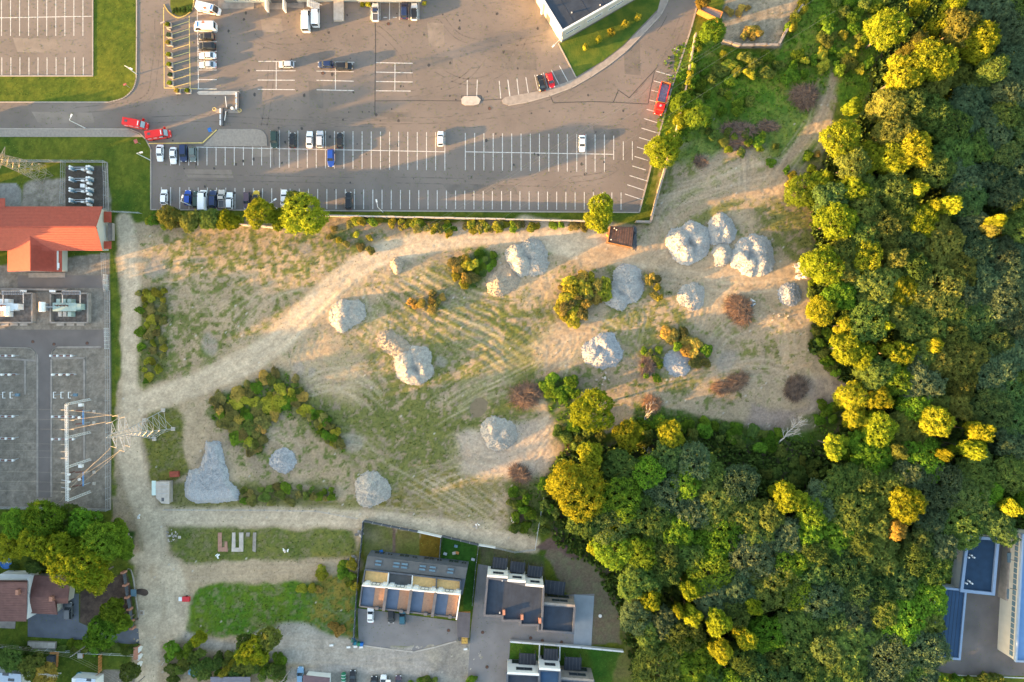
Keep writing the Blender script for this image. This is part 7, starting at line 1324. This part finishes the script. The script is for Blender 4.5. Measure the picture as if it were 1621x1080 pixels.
# sunlit trees that stand out, one by one; yellow leaves paint in the sun
for a in [
 (1405, 48, 30, 15, 'y', 'bright sunlit tree at the top of the forest edge, facing the scrub', dict(k=0)), (1452, 72, 20, 15, 'o', 'orange-tinged tree behind the topmost edge tree', dict(k=3)),
 (1470, 100, 32, 17, 'y', 'biggest golden tree in the sunlit belt near the top', dict(k=2)), (1428, 118, 30, 16, 'y', 'golden tree west of the biggest golden one', dict(k=0)), (1405, 165, 26, 15, 'o', 'gold and olive tree below the golden pair', dict(k=4)), (1440, 162, 24, 15, 'm', 'half-lit green tree below the biggest golden tree', dict(k=1)),
 (1350, 170, 15, 8, 'y', 'small bright tree beside the round brown brush pile', dict(k=3)), (1331, 222, 32, 13, 'y', 'pale golden tree standing out over the wheel tracks', dict(k=2)), (1378, 250, 26, 12, 'y', 'gold-green tree behind the pale golden one', dict(k=1)), (1448, 240, 27, 16, 'y', 'tall golden tree surrounded by green crowns', dict(k=4)),
 (1272, 302, 26, 8, 'f', 'low bushy green tree at the bend of the wheel tracks', dict(k=6)), (1302, 285, 18, 8, 'y', 'small sunlit yellow tree joined to the bushy one at the tracks', dict(k=3)), (1350, 300, 26, 13, 'y', 'lit tree with visible golden limbs, north of the edge cluster', dict(k=1)), (1322, 352, 32, 14, 'y', 'wide leaning golden tree at the forest edge above the rubble', dict(k=0)),
 (1372, 298, 22, 13, 'm', 'green and gold tree behind the lit edge tree', dict(k=3)), (1302, 420, 27, 14, 'y', 'golden tree directly beside the white rubble', dict(k=2)), (1332, 430, 20, 13, 'o', 'gold-green tree behind the one at the rubble', dict(k=1)), (1416, 408, 18, 15, 'o', 'small amber-sided tree amid dark crowns', dict(k=3)),
 (1302, 490, 24, 12, 'y', 'golden tree east of the small gravel cone', dict(k=4)), (1338, 552, 26, 13, 'y', 'golden tree at the corner where the clearing opens', dict(k=0)), (1340, 515, 16, 12, 'y', 'golden crown wedged above the clearing corner tree', dict(k=3)), (1363, 562, 20, 13, 'y', 'golden crown east of the clearing corner tree', dict(k=1)), (1421, 560, 22, 14, 'y', 'golden tree with white stems behind the clearing corner', dict(k=5)),
 (1346, 626, 22, 12, 'y', 'round sunlit yellow tree at the northern rim of the clearing trees', dict(k=4)), (1390, 630, 20, 13, 'y', 'half-lit tree with orange branches by the clearing', dict(k=1)), (1356, 664, 20, 12, 'y', 'sunlit yellow tree south of the round one', dict(k=3)), (1388, 678, 26, 13, 'y', 'wide sunlit yellow tree closing the group of four', dict(k=2)),
 (1321, 706, 21, 13, 'y', 'isolated gold-topped tree in the green thicket', dict(k=5)), (1479, 666, 26, 16, 'y', 'large golden-orange tree deep inside the forest', dict(k=0)), (1553, 684, 18, 17, 'y', 'golden crown with a twin just below it', dict(k=3)), (1536, 710, 18, 17, 'y', 'golden crown below its twin in the eastern forest', dict(k=1)), (1421, 715, 13, 15, 'o', 'small amber crown above the yellow emergent tree', dict(k=3)), (1492, 720, 11, 16, 'y', 'tiny golden crown south of the golden-orange tree', dict(k=3)),
 (1246, 787, 24, 15, 'y', 'lone golden tree in the lower middle of the forest', dict(k=1)), (1432, 797, 28, 17, 'y', 'brightest yellow emergent tree in the lower forest', dict(k=0)), (1415, 838, 18, 15, 'c', 'orange-tipped tree just below the brightest emergent one', dict(k=3)), (1600, 803, 13, 15, 'y', 'golden crown at the forest end near the blue hall', dict(k=3)),
 (940, 650, 33, 11, 'y', 'golden tree beside the green thicket on the plot, leaning west', dict(k=0)), (992, 688, 22, 10, 'y', 'smaller golden tree east of the leaning golden one', dict(k=1)), (1062, 687, 22, 12, 'y', 'gold-flecked tree at the northern rim of the lower forest', dict(k=4)), (912, 775, 42, 16, 'y', 'very large golden tree at the forest corner by the pale post fence', dict(k=2)), (935, 722, 22, 13, 'y', 'golden crown above the very large golden tree', dict(k=3)), (925, 822, 30, 13, 'm', 'green skirted tree under the very large golden tree', dict(k=5)),
 (944, 867, 13, 9, 'y', 'small amber tree at the corner of the brown garden', dict(k=3)), (1091, 935, 14, 16, 'y', 'small golden crown, uppermost of the lower scattered ones', dict(k=3)), (1098, 975, 15, 16, 'y', 'golden crown below the uppermost scattered one', dict(k=3)), (1135, 983, 20, 17, 'y', 'olive-gold crown in the middle of the scattered lower ones', dict(k=1)), (1178, 1010, 18, 17, 'y', 'golden crown further towards the bottom', dict(k=3)), (1140, 1030, 18, 17, 'y', 'golden crown nearest the bottom edge', dict(k=4)), (1030, 948, 18, 13, 'y', 'low gold-edged tree by the grassy slope', dict(k=3)), (1192, 960, 14, 16, 'y', 'small lit crown east of the scattered group', dict(k=3)), (1075, 968, 10, 15, 'y', 'tiny golden crown next to the slope side', dict(k=3)),
 (1515, 45, 30, 17, 'o', 'tall tree with olive-gold western side at the top', dict(k=1)), (1545, 70, 30, 17, 'y', 'round golden tree in the upper forest', dict(k=2)), (1485, 40, 16, 15, 'y', 'small lit tree with bare white stems at the top', dict(k=3)), (1508, 12, 16, 16, 'y', 'golden crown touching the top edge', dict(k=3)), (1455, 8, 14, 15, 'y', 'small golden crown at the top edge above the sunlit belt', dict(k=3)), (1570, 108, 20, 16, 'm', 'half-lit tree east of the round golden one', dict(k=4)), (1575, 352, 12, 17, 'y', 'little golden crown amid the dark eastern forest', dict(k=3)), (1500, 325, 16, 16, 'y', 'amber-lit leaning crown in the mid forest', dict(k=1)), (1480, 328, 13, 15, 'y', 'amber crown beside the leaning one in the mid forest', dict(k=3)), (1450, 300, 16, 15, 'y', 'golden crown above the amber pair', dict(k=3)), (1568, 362, 12, 16, 'o', 'faint olive crown beside the little golden one', dict(k=3)), (1402, 516, 10, 14, 'y', 'small orange-flecked crown between olive trees', dict(k=3)), (1475, 548, 14, 15, 'y', 'small gold-flecked crown in the olive trees', dict(k=3)),
 # plot edge and car park trees
 (952, 327, 22, 9, 'y', 'sunlit yellow tree standing over the verge, northern crown of the pair at the shed', dict(k=2)), (948, 348, 20, 8, 'y', 'sunlit yellow tree crown right at the corner of the rusty shed', dict(k=1)), (1048, 240, 25, 9, 'y', 'sunlit yellow tree at the end of the slanting wall', dict(k=2)), (1063, 225, 16, 7, 'y', 'small crown joined to the tree at the slanting wall', dict(k=3)), (1078, 163, 17, 8, 'f', 'bright bushy tree beside the slanting bays', dict(k=3)), (1103, 180, 20, 7, 'f', 'green bushy tree in the scrub next to the vine wall', dict(k=4)), (1078, 192, 12, 6, 'y', 'small shrub-like tree below the bright bushy one', dict(k=3)), (1128, 50, 21, 8, 'f', 'round fresh green tree by the wooden hut', dict(k=0)), (1113, 2, 12, 5, 'c', 'orange-lit shrub tree at the hut corner', dict(k=3)),
 (270, 343, 17, 6, 'o', 'olive tree at the western end of the hedge row', dict(k=4)), (300, 350, 18, 6, 'o', 'amber-olive tree in the hedge row below the lamp', dict(k=1)), (330, 346, 17, 6, 'm', 'green tree in the hedge row below the white minibus', dict(k=4)), (360, 350, 18, 6, 'y', 'golden tree in the hedge row below the beige pickup', dict(k=1)), (412, 338, 24, 9, 'y', 'large golden hedge tree overhanging the yellow hatchback', dict(k=0)), (441, 346, 18, 7, 'y', 'golden hedge tree between the two largest ones', dict(k=3)), (482, 340, 34, 10, 'y', 'largest golden hedge tree at the wall end', dict(k=2)), (468, 322, 18, 9, 'm', 'green crown reaching into the bays beside the largest hedge tree', dict(k=3)),
 # trees by the houses
 (128, 890, 38, 15, 'y', 'big golden tree over the brown roofs', dict(k=2)), (165, 859, 30, 14, 'f', 'green-gold tree reaching the dirt lane', dict(k=4)), (148, 915, 24, 12, 'y', 'golden crown spilling over the soil garden', dict(k=1)), (100, 870, 26, 15, 'y', 'golden tree between the two brown-roofed houses and the switchyard', dict(k=1)), (60, 857, 26, 14, 'y', 'gold-edged tree above the paddling pool lawn', dict(k=0)), (15, 862, 26, 11, 'y', 'gold-edged tree at the western photo edge', dict(k=4)), (72, 820, 30, 14, 'f', 'broad fresh green tree touching the switchyard fence', dict(k=2)), (30, 828, 26, 12, 'f', 'green tree below the switchyard at the photo edge', dict(k=0)), (130, 830, 24, 10, 'f', 'fresh green tree south of the gantry', dict(k=1)), (110, 815, 18, 9, 'm', 'small green tree tucked under the switchyard fence', dict(k=3)), (185, 838, 16, 6, 'f', 'low green tree beside the broken grey slab', dict(k=3)), (195, 868, 18, 6, 'f', 'low green bush tree at the lane mouth', dict(k=1)), (52, 895, 13, 5, 'm', 'small round green tree on the pool lawn', dict(k=3)),
 (176, 966, 17, 9, 'f', 'round fresh green tree lobe nearest the brick-post fence', dict(k=5)), (165, 997, 24, 9, 'f', 'broad fresh green tree over the driveway edge', dict(k=2)), (192, 988, 15, 8.5, 'f', 'small fresh green lobe above the driveway mouth', dict(k=3)), (148, 1010, 15, 8, 'f', 'fresh green lobe at the top of the leaning pole', dict(k=3)),
 (403, 1030, 26, 11, 'y', 'feathery willow-like tree over the paved lane', dict(k=1)), (425, 1012, 18, 11, 'o', 'pale olive crown reaching up the green bank', dict(k=3)), (388, 1018, 14, 9, 'm', 'grey-green crown west of the willow-like tree', dict(k=3)), (314, 1012, 13, 8, 'y', 'small gold-dotted tree by the lane junction', dict(k=3)), (50, 1055, 20, 7, 'o', 'olive crown behind the half-bare tree', dict(k=1)), (70, 1068, 20, 7, 'c', 'ochre-leaved tree at the bottom edge', dict(k=3)), (20, 1042, 22, 7, 'm', 'green tree above the white roof corner', dict(k=0)), (205, 1064, 16, 6, 'm', 'green tree by the lane at the bottom edge', dict(k=3))]:
    T(*a[:6], **a[6])
# the shaded forest, tree by tree
fp = [(1335, 232), (1320, 285), (1310, 330), (1322, 420), (1318, 480), (1330, 560), (1362, 590), (1400, 600), (1400, 690), (1345, 745), (1300, 785), (1220, 790), (1150, 755), (1110, 715), (1070, 705), (1000, 720), (960, 735), (912, 820), (962, 872), (980, 910), (1005, 985), (1030, 1030), (1052, 1085), (1470, 1090), (1478, 1010), (1490, 940), (1500, 880), (1540, 845), (1632, 828), (1635, -12), (1480, -15), (1465, 40), (1430, 150), (1400, 200)]
rr = random.Random(5); cand = 0; zn = [('north of the golden sunlit belt', lambda x, y: y < 180 and x < 1560), ('in the north-eastern corner', lambda x, y: y < 200), ('behind the pale golden tree at the tracks', lambda x, y: y < 330 and x < 1480), ('at the eastern side level with the gravel group', lambda x, y: y < 460 and x >= 1480), ('behind the edge trees by the rubble', lambda x, y: y < 520 and x < 1480), ('at the eastern side level with the clearing', lambda x, y: y < 640 and x >= 1480), ('east of the clearing', lambda x, y: y < 740 and x < 1480 and x > 1280), ('north of the blue-roofed halls', lambda x, y: y < 850 and x >= 1480), ('south of the clearing thicket', lambda x, y: y < 850 and x > 1180), ('on the northern rim of the lower forest', lambda x, y: y < 780), ('near the very large golden tree', lambda x, y: y < 880 and x < 1080), ('above the scattered golden crowns', lambda x, y: y < 930), ('beside the grassy slope', lambda x, y: x < 1080), ('among the scattered golden crowns', lambda x, y: x < 1220), ('west of the blue-roofed halls', lambda x, y: x > 1380), ('along the bottom edge of the forest', lambda x, y: True)]
TN = {'y': 'yellow-green', 'm': 'mid green', 'd': 'dark green', 'b': 'blue-green', 'o': 'olive green', 'f': 'fresh green'}
fpn = np.array(fp); pts_f = []
for _ in range(14000):
    x, y = rr.uniform(870, 1645), rr.uniform(-12, 1090)
    if not inpoly(np.array([x]), np.array([y]), fp)[0]: continue
    r = rr.choice((26, 30, 34, 38, 43)); 
    if any((x - a) ** 2 + (y - b) ** 2 < ((r + c) * .54) ** 2 for a, b, c in pts_f): continue
    if any((x - a) ** 2 + (y - b) ** 2 < ((r * .8 + c * .75) * .80) ** 2 for a, b, c in placed): continue
    pts_f.append((x, y, r))
pts_f = pts_f[:290]
for x, y, r in pts_f:
    zone = next(z for z in zn if z[1](x, y))[0]; n1 = vnoise(np.array([x]), np.array([y]), 90, 77)[0]; east = max(0, (x - 1400) / 220)
    tone = rr.choice('bbbdbm') if x > 1520 and y < 600 else (rr.choice('oomdob') if (n1 > .55 and 380 < y < 720) else (rr.choice('mmdbf') if y > 700 else rr.choice('dbmmo'))); tone = rr.choice('yfomy') if (x < 1475 and y < 640 and rr.random() < .6) else tone; size = 'small' if r < 29 else 'large' if r > 35 else 'medium'  # western edge leans to yellow leaves, sunlight put in as colour
    lab = f'{size} {TN[tone]} forest tree {zone}'
    T(x, y, r, 12.2 - 2.0 * east + rr.uniform(-.7, .7) + (1.5 if tone == 'y' else .8 if x < 1490 and y < 640 else 0), tone, lab, group=f'{size} {TN[tone]} forest trees {zone}')
print('forest trees', len(pts_f), 'others', len(placed) - len(pts_f))
# shrubs
def S(px, py, r, h, tone, lab, **kw):
    kw.setdefault('name', 'shrub'); kw.setdefault('cat', 'shrub'); return plant(px, py, r, h, tone, lab, lib=SHRUBS, **kw)
def cluster(pts, h, tones, phrase, rmin=9, rmax=14, n_=12, seed=1, label_fn=None, clump=1.0):
    kind_ = 'scrub_bush' if 'bramble' in phrase or 'scrub' in phrase else 'vine_bush' if ('wall' in phrase and 'draped' in phrase) else 'boundary_bush' if 'hedge' in phrase or 'fence' in phrase or 'concrete wall' in phrase else 'shrub'  # all one shrub stock; the name follows words in the cluster phrase
    r0 = random.Random(seed); out = []
    xs, ys = [p[0] for p in pts], [p[1] for p in pts]; tries = 0
    while len(out) < n_ and tries < 2000:
        tries += 1; x, y = r0.uniform(min(xs), max(xs)), r0.uniform(min(ys), max(ys))
        if not inpoly(np.array([x]), np.array([y]), pts)[0]: continue
        r = r0.uniform(rmin, rmax)
        if any((x - a) ** 2 + (y - b) ** 2 < ((r + c) * .52 * clump) ** 2 for a, b, c in out): continue
        out.append((x, y, r)); tn = r0.choice(tones); sz = 'small' if r < (rmin * 2 + rmax) / 3 else 'large' if r > (rmin + rmax * 2) / 3 else 'middling'
        nmn = {**TN, 'y': 'yellow-green', 'c': 'ochre'}[tn]
        S(x, y, r, h * r0.uniform(.7, 1.15), tn, f'{sz} {nmn} shrub {phrase}', group=f'{sz} {nmn} shrubs {phrase}', name=kind_, cat=kind_.replace('_', ' '))
cluster([(888, 462), (905, 440), (935, 432), (962, 448), (955, 470), (930, 480), (920, 508), (893, 505), (885, 485)], 3.4, 'ycyyo', 'in the big yellow bush west of the pitted heap', 9, 15, 24, 1, clump=.68)
cluster([(320, 650), (345, 625), (380, 612), (440, 588), (470, 600), (480, 640), (440, 650), (425, 690), (405, 725), (385, 705), (360, 680)], 1.15, 'ooofycm', 'in the bramble thicket by the lane fork', 6, 13, 62, 2, clump=.72)
cluster([(465, 625), (485, 630), (520, 665), (546, 705), (540, 715), (515, 700), (480, 655)], 1.3, 'oofy', 'in the bramble tail running southeast', 5, 9, 22, 3, clump=.8)
cluster([(218, 458), (262, 458), (262, 520), (255, 600), (225, 605), (222, 540)], .95, 'yyoof', 'in the scrub strip east of the fenced lane', 4, 9, 34, 4, clump=.9)
cluster([(712, 420), (735, 400), (752, 415), (752, 448), (735, 456), (722, 440)], 2.4, 'cyyo', 'in the golden clump north of the striped field', 6, 11, 12, 5, clump=.8); cluster([(745, 400), (790, 402), (785, 420), (755, 440)], 1.0, 'ffm', 'in the low green patch beside the golden clump', 6, 9, 9, 6)
cluster([(645, 480), (680, 462), (705, 470), (690, 490), (655, 500)], 2.0, 'cyoc', 'on the small mound in the striped field', 6, 9, 9, 7); cluster([(1025, 432), (1045, 435), (1050, 475), (1035, 480)], 2.2, 'cyo', 'east of the pitted heap', 6, 9, 6, 8)
cluster([(1052, 525), (1085, 515), (1100, 540), (1125, 550), (1120, 580), (1095, 572), (1065, 548)], 2.2, 'coofc', 'in the ochre bushes between gravel spreads', 8, 12, 11, 9); cluster([(1008, 545), (1045, 552), (1050, 600), (1015, 600)], 1.3, 'mf', 'round the purple-brown brush pile', 5, 8, 9, 10)
cluster([(860, 600), (908, 596), (912, 640), (895, 640), (862, 620)], 2.4, 'ffm', 'in the green thicket beside the leaning golden tree', 8, 12, 9, 11); cluster([(880, 650), (960, 690), (940, 700), (880, 720)], 2.4, 'mdf', 'under the leaning golden tree', 8, 12, 9, 12)
cluster([(808, 765), (835, 762), (842, 830), (815, 845), (808, 800)], 2.6, 'yffm', 'in the thicket inside the pale post fence', 7, 11, 10, 13); cluster([(860, 760), (880, 800), (880, 850), (856, 850)], 2.2, 'mdf', 'outside the pale post fence', 8, 11, 7, 14)
cluster([(1000, 655), (1085, 665), (1180, 690), (1150, 705), (1000, 705)], 2.6, 'mdff', 'on the thicket rim below the plot', 8, 13, 16, 15); cluster([(1100, 660), (1250, 685), (1240, 712), (1160, 705)], 2.2, 'fmd', 'in the dark green thicket west of the white bare tree', 8, 13, 14, 16); cluster([(1200, 712), (1300, 715), (1310, 770), (1200, 760)], 2.2, 'mmd', 'in the brown-floored gap south of the white bare tree', 7, 12, 15, 17)
cluster([(1290, 640), (1330, 640), (1330, 670), (1290, 680)], 1.8, 'ff', 'on the fresh green bank by the clearing trees', 7, 11, 6, 18); cluster([(1290, 515), (1320, 520), (1330, 600), (1295, 570)], 2.2, 'ffm', 'at the foot of the clearing corner trees', 7, 11, 8, 19); cluster([(1282, 430), (1300, 450), (1300, 500), (1285, 500)], 1.8, 'fm', 'at the forest foot by the small cone', 6, 9, 5, 20)
cluster([(1140, 85), (1280, 85), (1330, 40), (1385, 20), (1375, 110), (1290, 120), (1160, 120)], 2.4, 'ffym', 'in the green scrub under the curved wall', 6, 13, 34, 21, clump=1.25); cluster([(1075, 110), (1140, 110), (1200, 170), (1140, 200), (1100, 200)], 2.2, 'ffm', 'in the scrub beside the vine wall', 7, 12, 20, 22, clump=1.2); cluster([(1110, 205), (1230, 210), (1225, 260), (1120, 235)], 1.5, 'ffm', 'round the cut branches', 6, 9, 14, 23, clump=1.3)
cluster([(1240, 250), (1300, 240), (1290, 290), (1240, 300)], 2.0, 'fyo', 'by the bend of the wheel tracks', 6, 10, 9, 24); cluster([(1300, -5), (1400, -5), (1380, 15), (1300, 60)], 2.4, 'fmf', 'in the scrub at the top edge', 8, 13, 12, 25, clump=1.2)
cluster([(560, 345), (640, 350), (700, 352), (800, 352), (930, 356), (930, 362), (800, 362), (720, 372), (640, 362), (560, 352)], 1.7, 'yfyo', 'along the sunny foot of the long concrete wall', 5, 9, 42, 26, clump=.9); cluster([(515, 345), (560, 350), (600, 390), (560, 410), (520, 380)], 1.2, 'oyo', 'on the slope east of the largest hedge tree', 5, 8, 9, 27, clump=1.3)
cluster([(232, 340), (385, 345), (385, 358), (240, 356)], 2.0, 'omyf', 'filling the hedge row foot', 7, 11, 16, 28); cluster([(238, 340), (262, 338), (258, 350), (240, 350)], 2.2, 'f', 'at the fresh green end of the hedge row', 8, 10, 3, 29)
cluster([(1071, 215), (1078, 185), (1092, 118), (1103, 60), (1110, 62), (1098, 120), (1084, 200)], 2.8, 'fyf', 'draped over the vine wall by the road', 5, 7, 26, 30, clump=.85); cluster([(1248, 42), (1272, -4), (1286, -4), (1256, 46)], 2.6, 'yfy', 'draped over the wall north of the curved wall', 5, 7, 12, 31, clump=.8)
cluster([(1150, 10), (1185, 12), (1170, 25), (1148, 28)], 1.0, 'c', 'of dry orange brush on the stony patch near the hut', 5, 7, 5, 32); cluster([(1175, 45), (1203, 45), (1205, 60), (1178, 60)], 1.6, 'c', 'in the pale orange clump on the stony patch', 6, 8, 6, 33, clump=.8)
cluster([(260, 1025), (300, 1022), (440, 1045), (460, 1078), (400, 1078), (262, 1060)], 2.6, 'mdmf', 'in the thicket south of the paved lane', 8, 13, 30, 34); cluster([(265, 1060), (285, 1060), (285, 1082), (262, 1082)], 2.6, 'my', 'at the lane corner on the bottom edge', 8, 11, 3, 35); cluster([(345, 1052), (370, 1045), (372, 1066), (350, 1068)], 2.8, 'y', 'of golden leaves above the violet shed', 6, 8, 3, 36)
cluster([(500, 905), (515, 900), (515, 915), (500, 915)], 1.8, 'y', 'on the green bank by the terraced gardens', 7, 10, 2, 37); cluster([(475, 925), (505, 925), (505, 940), (480, 940)], 1.4, 'yc', 'of golden tint in the middle of the green bank', 7, 9, 3, 38); cluster([(524, 988), (542, 988), (540, 1000), (524, 1000)], 1.8, 'c', 'of ochre colour near the bank corner', 8, 11, 2, 39); cluster([(540, 895), (560, 885), (565, 930), (545, 930)], 1.6, 'fym', 'along the dark fence of the green bank', 6, 10, 7, 40)
cluster([(0, 1030), (60, 1032), (60, 1055), (0, 1050)], 2.4, 'mdf', 'behind the small gardens at the photo corner', 8, 12, 9, 41); cluster([(95, 1018), (212, 1026), (212, 1034), (95, 1030)], 1.6, 'mmf', 'in the strip below the driveway', 6, 9, 14, 42); cluster([(20, 560 + 335), (30, 905), (100, 905), (100, 880)], 1.5, 'dm', 'along the pool lawn', 6, 9, 6, 43)
cluster([(385, 768), (530, 768), (530, 796), (385, 796)], 1.4, 'mof', 'in the weedy strip above the southern lane', 5, 9, 22, 44, clump=1.3); cluster([(995, 1068), (1045, 1050), (1050, 1078)], 1.5, 'o', 'low on the grassy slope', 6, 9, 4, 45)
cluster([(650, 1073), (700, 1075), (700, 1090), (650, 1090)], 1.3, 'mf', 'in the trimmed hedge at the bottom edge', 7, 9, 6, 47, clump=.8); cluster([(738, 1074), (752, 1076), (752, 1090), (738, 1090)], 1.3, 'f', 'in the small trimmed hedge beside the paved drive', 7, 9, 2, 48)
cluster([(1468, 1062), (1600, 1078), (1600, 1095), (1468, 1090)], 3.0, 'fm', 'below the road in the shaded corner', 9, 13, 9, 49)
for i, (x, y) in enumerate([(927, 73.5), (948, 61.5), (967.5, 50), (989.5, 38), (1009.5, 27)]): S(x, y, 6, 2.4, 'y', ['young golden tree on the lawn triangle nearest its tip', 'second young golden tree from the lawn triangle tip', 'middle young golden tree on the lawn triangle', 'fourth young golden tree from the lawn triangle tip', 'young golden tree farthest up the lawn triangle'][i], name='young_tree', cat='tree', k=3, z=.09)
for x, y, t_ in ((672, 4.5, 'y'), (573, 7, 'y'), (583, 7, 'y')): S(x, y, 4.5, 1.2, t_, {672: 'golden potted bush east of the last depot bay', 573: 'first of two small round bushes by the depot wall', 583: 'second small round bush, next to the navy-roofed car'}[x], k=3)
for pl in [o for o in bpy.data.objects if o.name.startswith('planter') and o.type == 'EMPTY']:
    kd = pl['shrubkind']; del pl['shrubkind']; me, tm, r0_, h0_ = SHRUBS[3]
    cr = link('foliage', me, parent=pl); cr.location = (0, 0, .8); cr.scale = (.48, .48, .5 if kd < 2 else .35); cr.material_slots[0].link = 'OBJECT'; cr.material_slots[0].material = M['leaf_ochre' if kd == 1 else 'leaf_sun_yellow' if kd == 0 else 'leaf_blue']
for i in range(14):
    x = 275 + (i % 7) * 4.4 + random.uniform(-1, 1); y = 15 + (i // 7) * 4.5 + (i % 7) * -.5; S(x, y, 2.6, .7, 'd', 'dark clipped bush in the dotted row on the flower island', k=3, group='clipped bushes on the flower island', z=.1)

# weeds, meadow and undergrowth that nobody could count
def scatter(name, n_try, weight, size, hgt, m, lab, seed, flat=.5, blades=3):
    r = np.random.default_rng(seed); x = r.uniform(-30, 1650, n_try); y = r.uniform(-25, 1105, n_try)
    i = ((x + 40) / 2.5).astype(int) + ix0; j = ((y + 36) / 2.5).astype(int) + iy0; wgt = weight[j, i]; k = r.random(n_try) < wgt; x, y, i, j, wgt = x[k], y[k], i[k], j[k], wgt[k]; n_ = len(x)
    base = np.stack([(x - CX) / K, (CY - y) / K, Z[j, i]], -1); vs = []
    for b_ in range(blades):
        a = r.uniform(0, 6.283, n_); s = size * r.uniform(.5, 1.3, n_) * (.6 + .5 * np.clip(wgt, 0, 1)); h = hgt * r.uniform(.3, 1.2, n_); dx, dy = np.cos(a), np.sin(a)
        c = base + np.stack([dx * s * .4, dy * s * .4, h * .55 + .02], -1); tip = base + np.stack([dx * s, dy * s, h * flat + .03], -1); sd = np.stack([-dy * s * .45, dx * s * .45, h * .2], -1)
        vs.append(np.stack([base, c - sd, tip, c + sd], 1))
    v = np.concatenate(vs, 0).reshape(-1, 3); me = npmesh(name, v, np.arange(len(v)).reshape(-1, 4)); o = link(name, me, M[m]); tag(o, lab, kind='stuff'); return n_
soilw = np.clip(VEG, 0, 1.5) * (SOIL > .3)
infor = area(FOR, 4)
print('weeds', scatter('weeds', 230000, np.clip(soilw * .30, 0, 1) * (1 - infor), .26, .30, 'leaf_mid', 'low green weeds spreading over the sandy plot', 1),
      scatter('dry_grass', 120000, np.clip(soilw * .25 + .02 * (SOIL > .5), 0, 1) * (1 - infor), .26, .34, 'leaf_olive', 'dry olive grass tufts over the sandy plot', 2),
      scatter('undergrowth', 150000, infor * .9, .9, 2.2, 'leaf_mid', 'dark undergrowth on the forest floor', 3),
      scatter('undergrowth', 60000, np.clip(VEG - 1.0, 0, 1) * 2.2 * (1 - infor), .55, .6, 'bush_f', 'fresh green scrub between the wheel tracks and the walls', 4),
      scatter('lawn_grass', 110000, (VEG > .2) * (VEG < .8) * (SOIL < .3) * .3, .2, .12, 'bush_m', 'short turf of the lawns', 5))
# belts of trees added out of view to the west, sized to shade the site
def belt(v0, v1, h, lab, seed, x0=-158, leafy=1300, depth=2):
    r = np.random.default_rng(seed); V = []; vv = v0
    while vv < v1:
        for dd in range(depth):
            X = x0 - dd * 6 + r.uniform(-1.5, 1.5); Y = (vv + .281 * X) / .96 + r.uniform(-1, 1); hh_ = h * r.uniform(.86, 1.12); Rr = r.uniform(3.2, 4.6)
            n_ = leafy; u = r.normal(size=(n_, 3)); u /= np.linalg.norm(u, axis=1)[:, None]; c = np.array([X, Y, hh_ * .52]); pos = c + u * np.array([Rr, Rr, hh_ * .5]) * (.72 + .3 * r.random((n_, 1)) + .12 * np.sin(u[:, :1] * 7 + u[:, 1:2] * 5))
            t1 = r.normal(size=(n_, 3)); t1 /= np.linalg.norm(t1, axis=1)[:, None]; t2 = np.cross(t1, r.normal(size=(n_, 3))); t2 /= np.linalg.norm(t2, axis=1)[:, None]; s = .8
            V.append(np.stack([pos + t1 * s, pos + t2 * s * .8, pos - t1 * s, pos - t2 * s * .8], 1).reshape(-1, 3))
        vv += 4.6
    v = np.concatenate(V, 0); o = link('added_shade_belt', npmesh('added_shade_belt', v, np.arange(len(v)).reshape(-1, 4)), M['leaf_dark']); tag(o, lab, kind='stuff')
EL = math.tan(SUN_EL)
SHADE = [(88, 100, 3.0), (84.6, 87.5, 8.5), (70, 81.5, 12), (63.5, 69, 11), (46, 60, 3), (22, 43, 9), (8, 21, 10.5), (-5, 7, 12), (-19, -6, 19), (-28, -19, 12.5), (-35, -28, 18), (-80, -35, 20.0), (-165, -80, 33)]
for i, (a, b, h) in enumerate(SHADE): belt(a + (2 if a > 8 else .5), max(a + 2.5, b - (2 if a > 8 else 0)), h + EL * 18, 'added belt of unseen trees shading the yards and houses from the west', 50 + i)
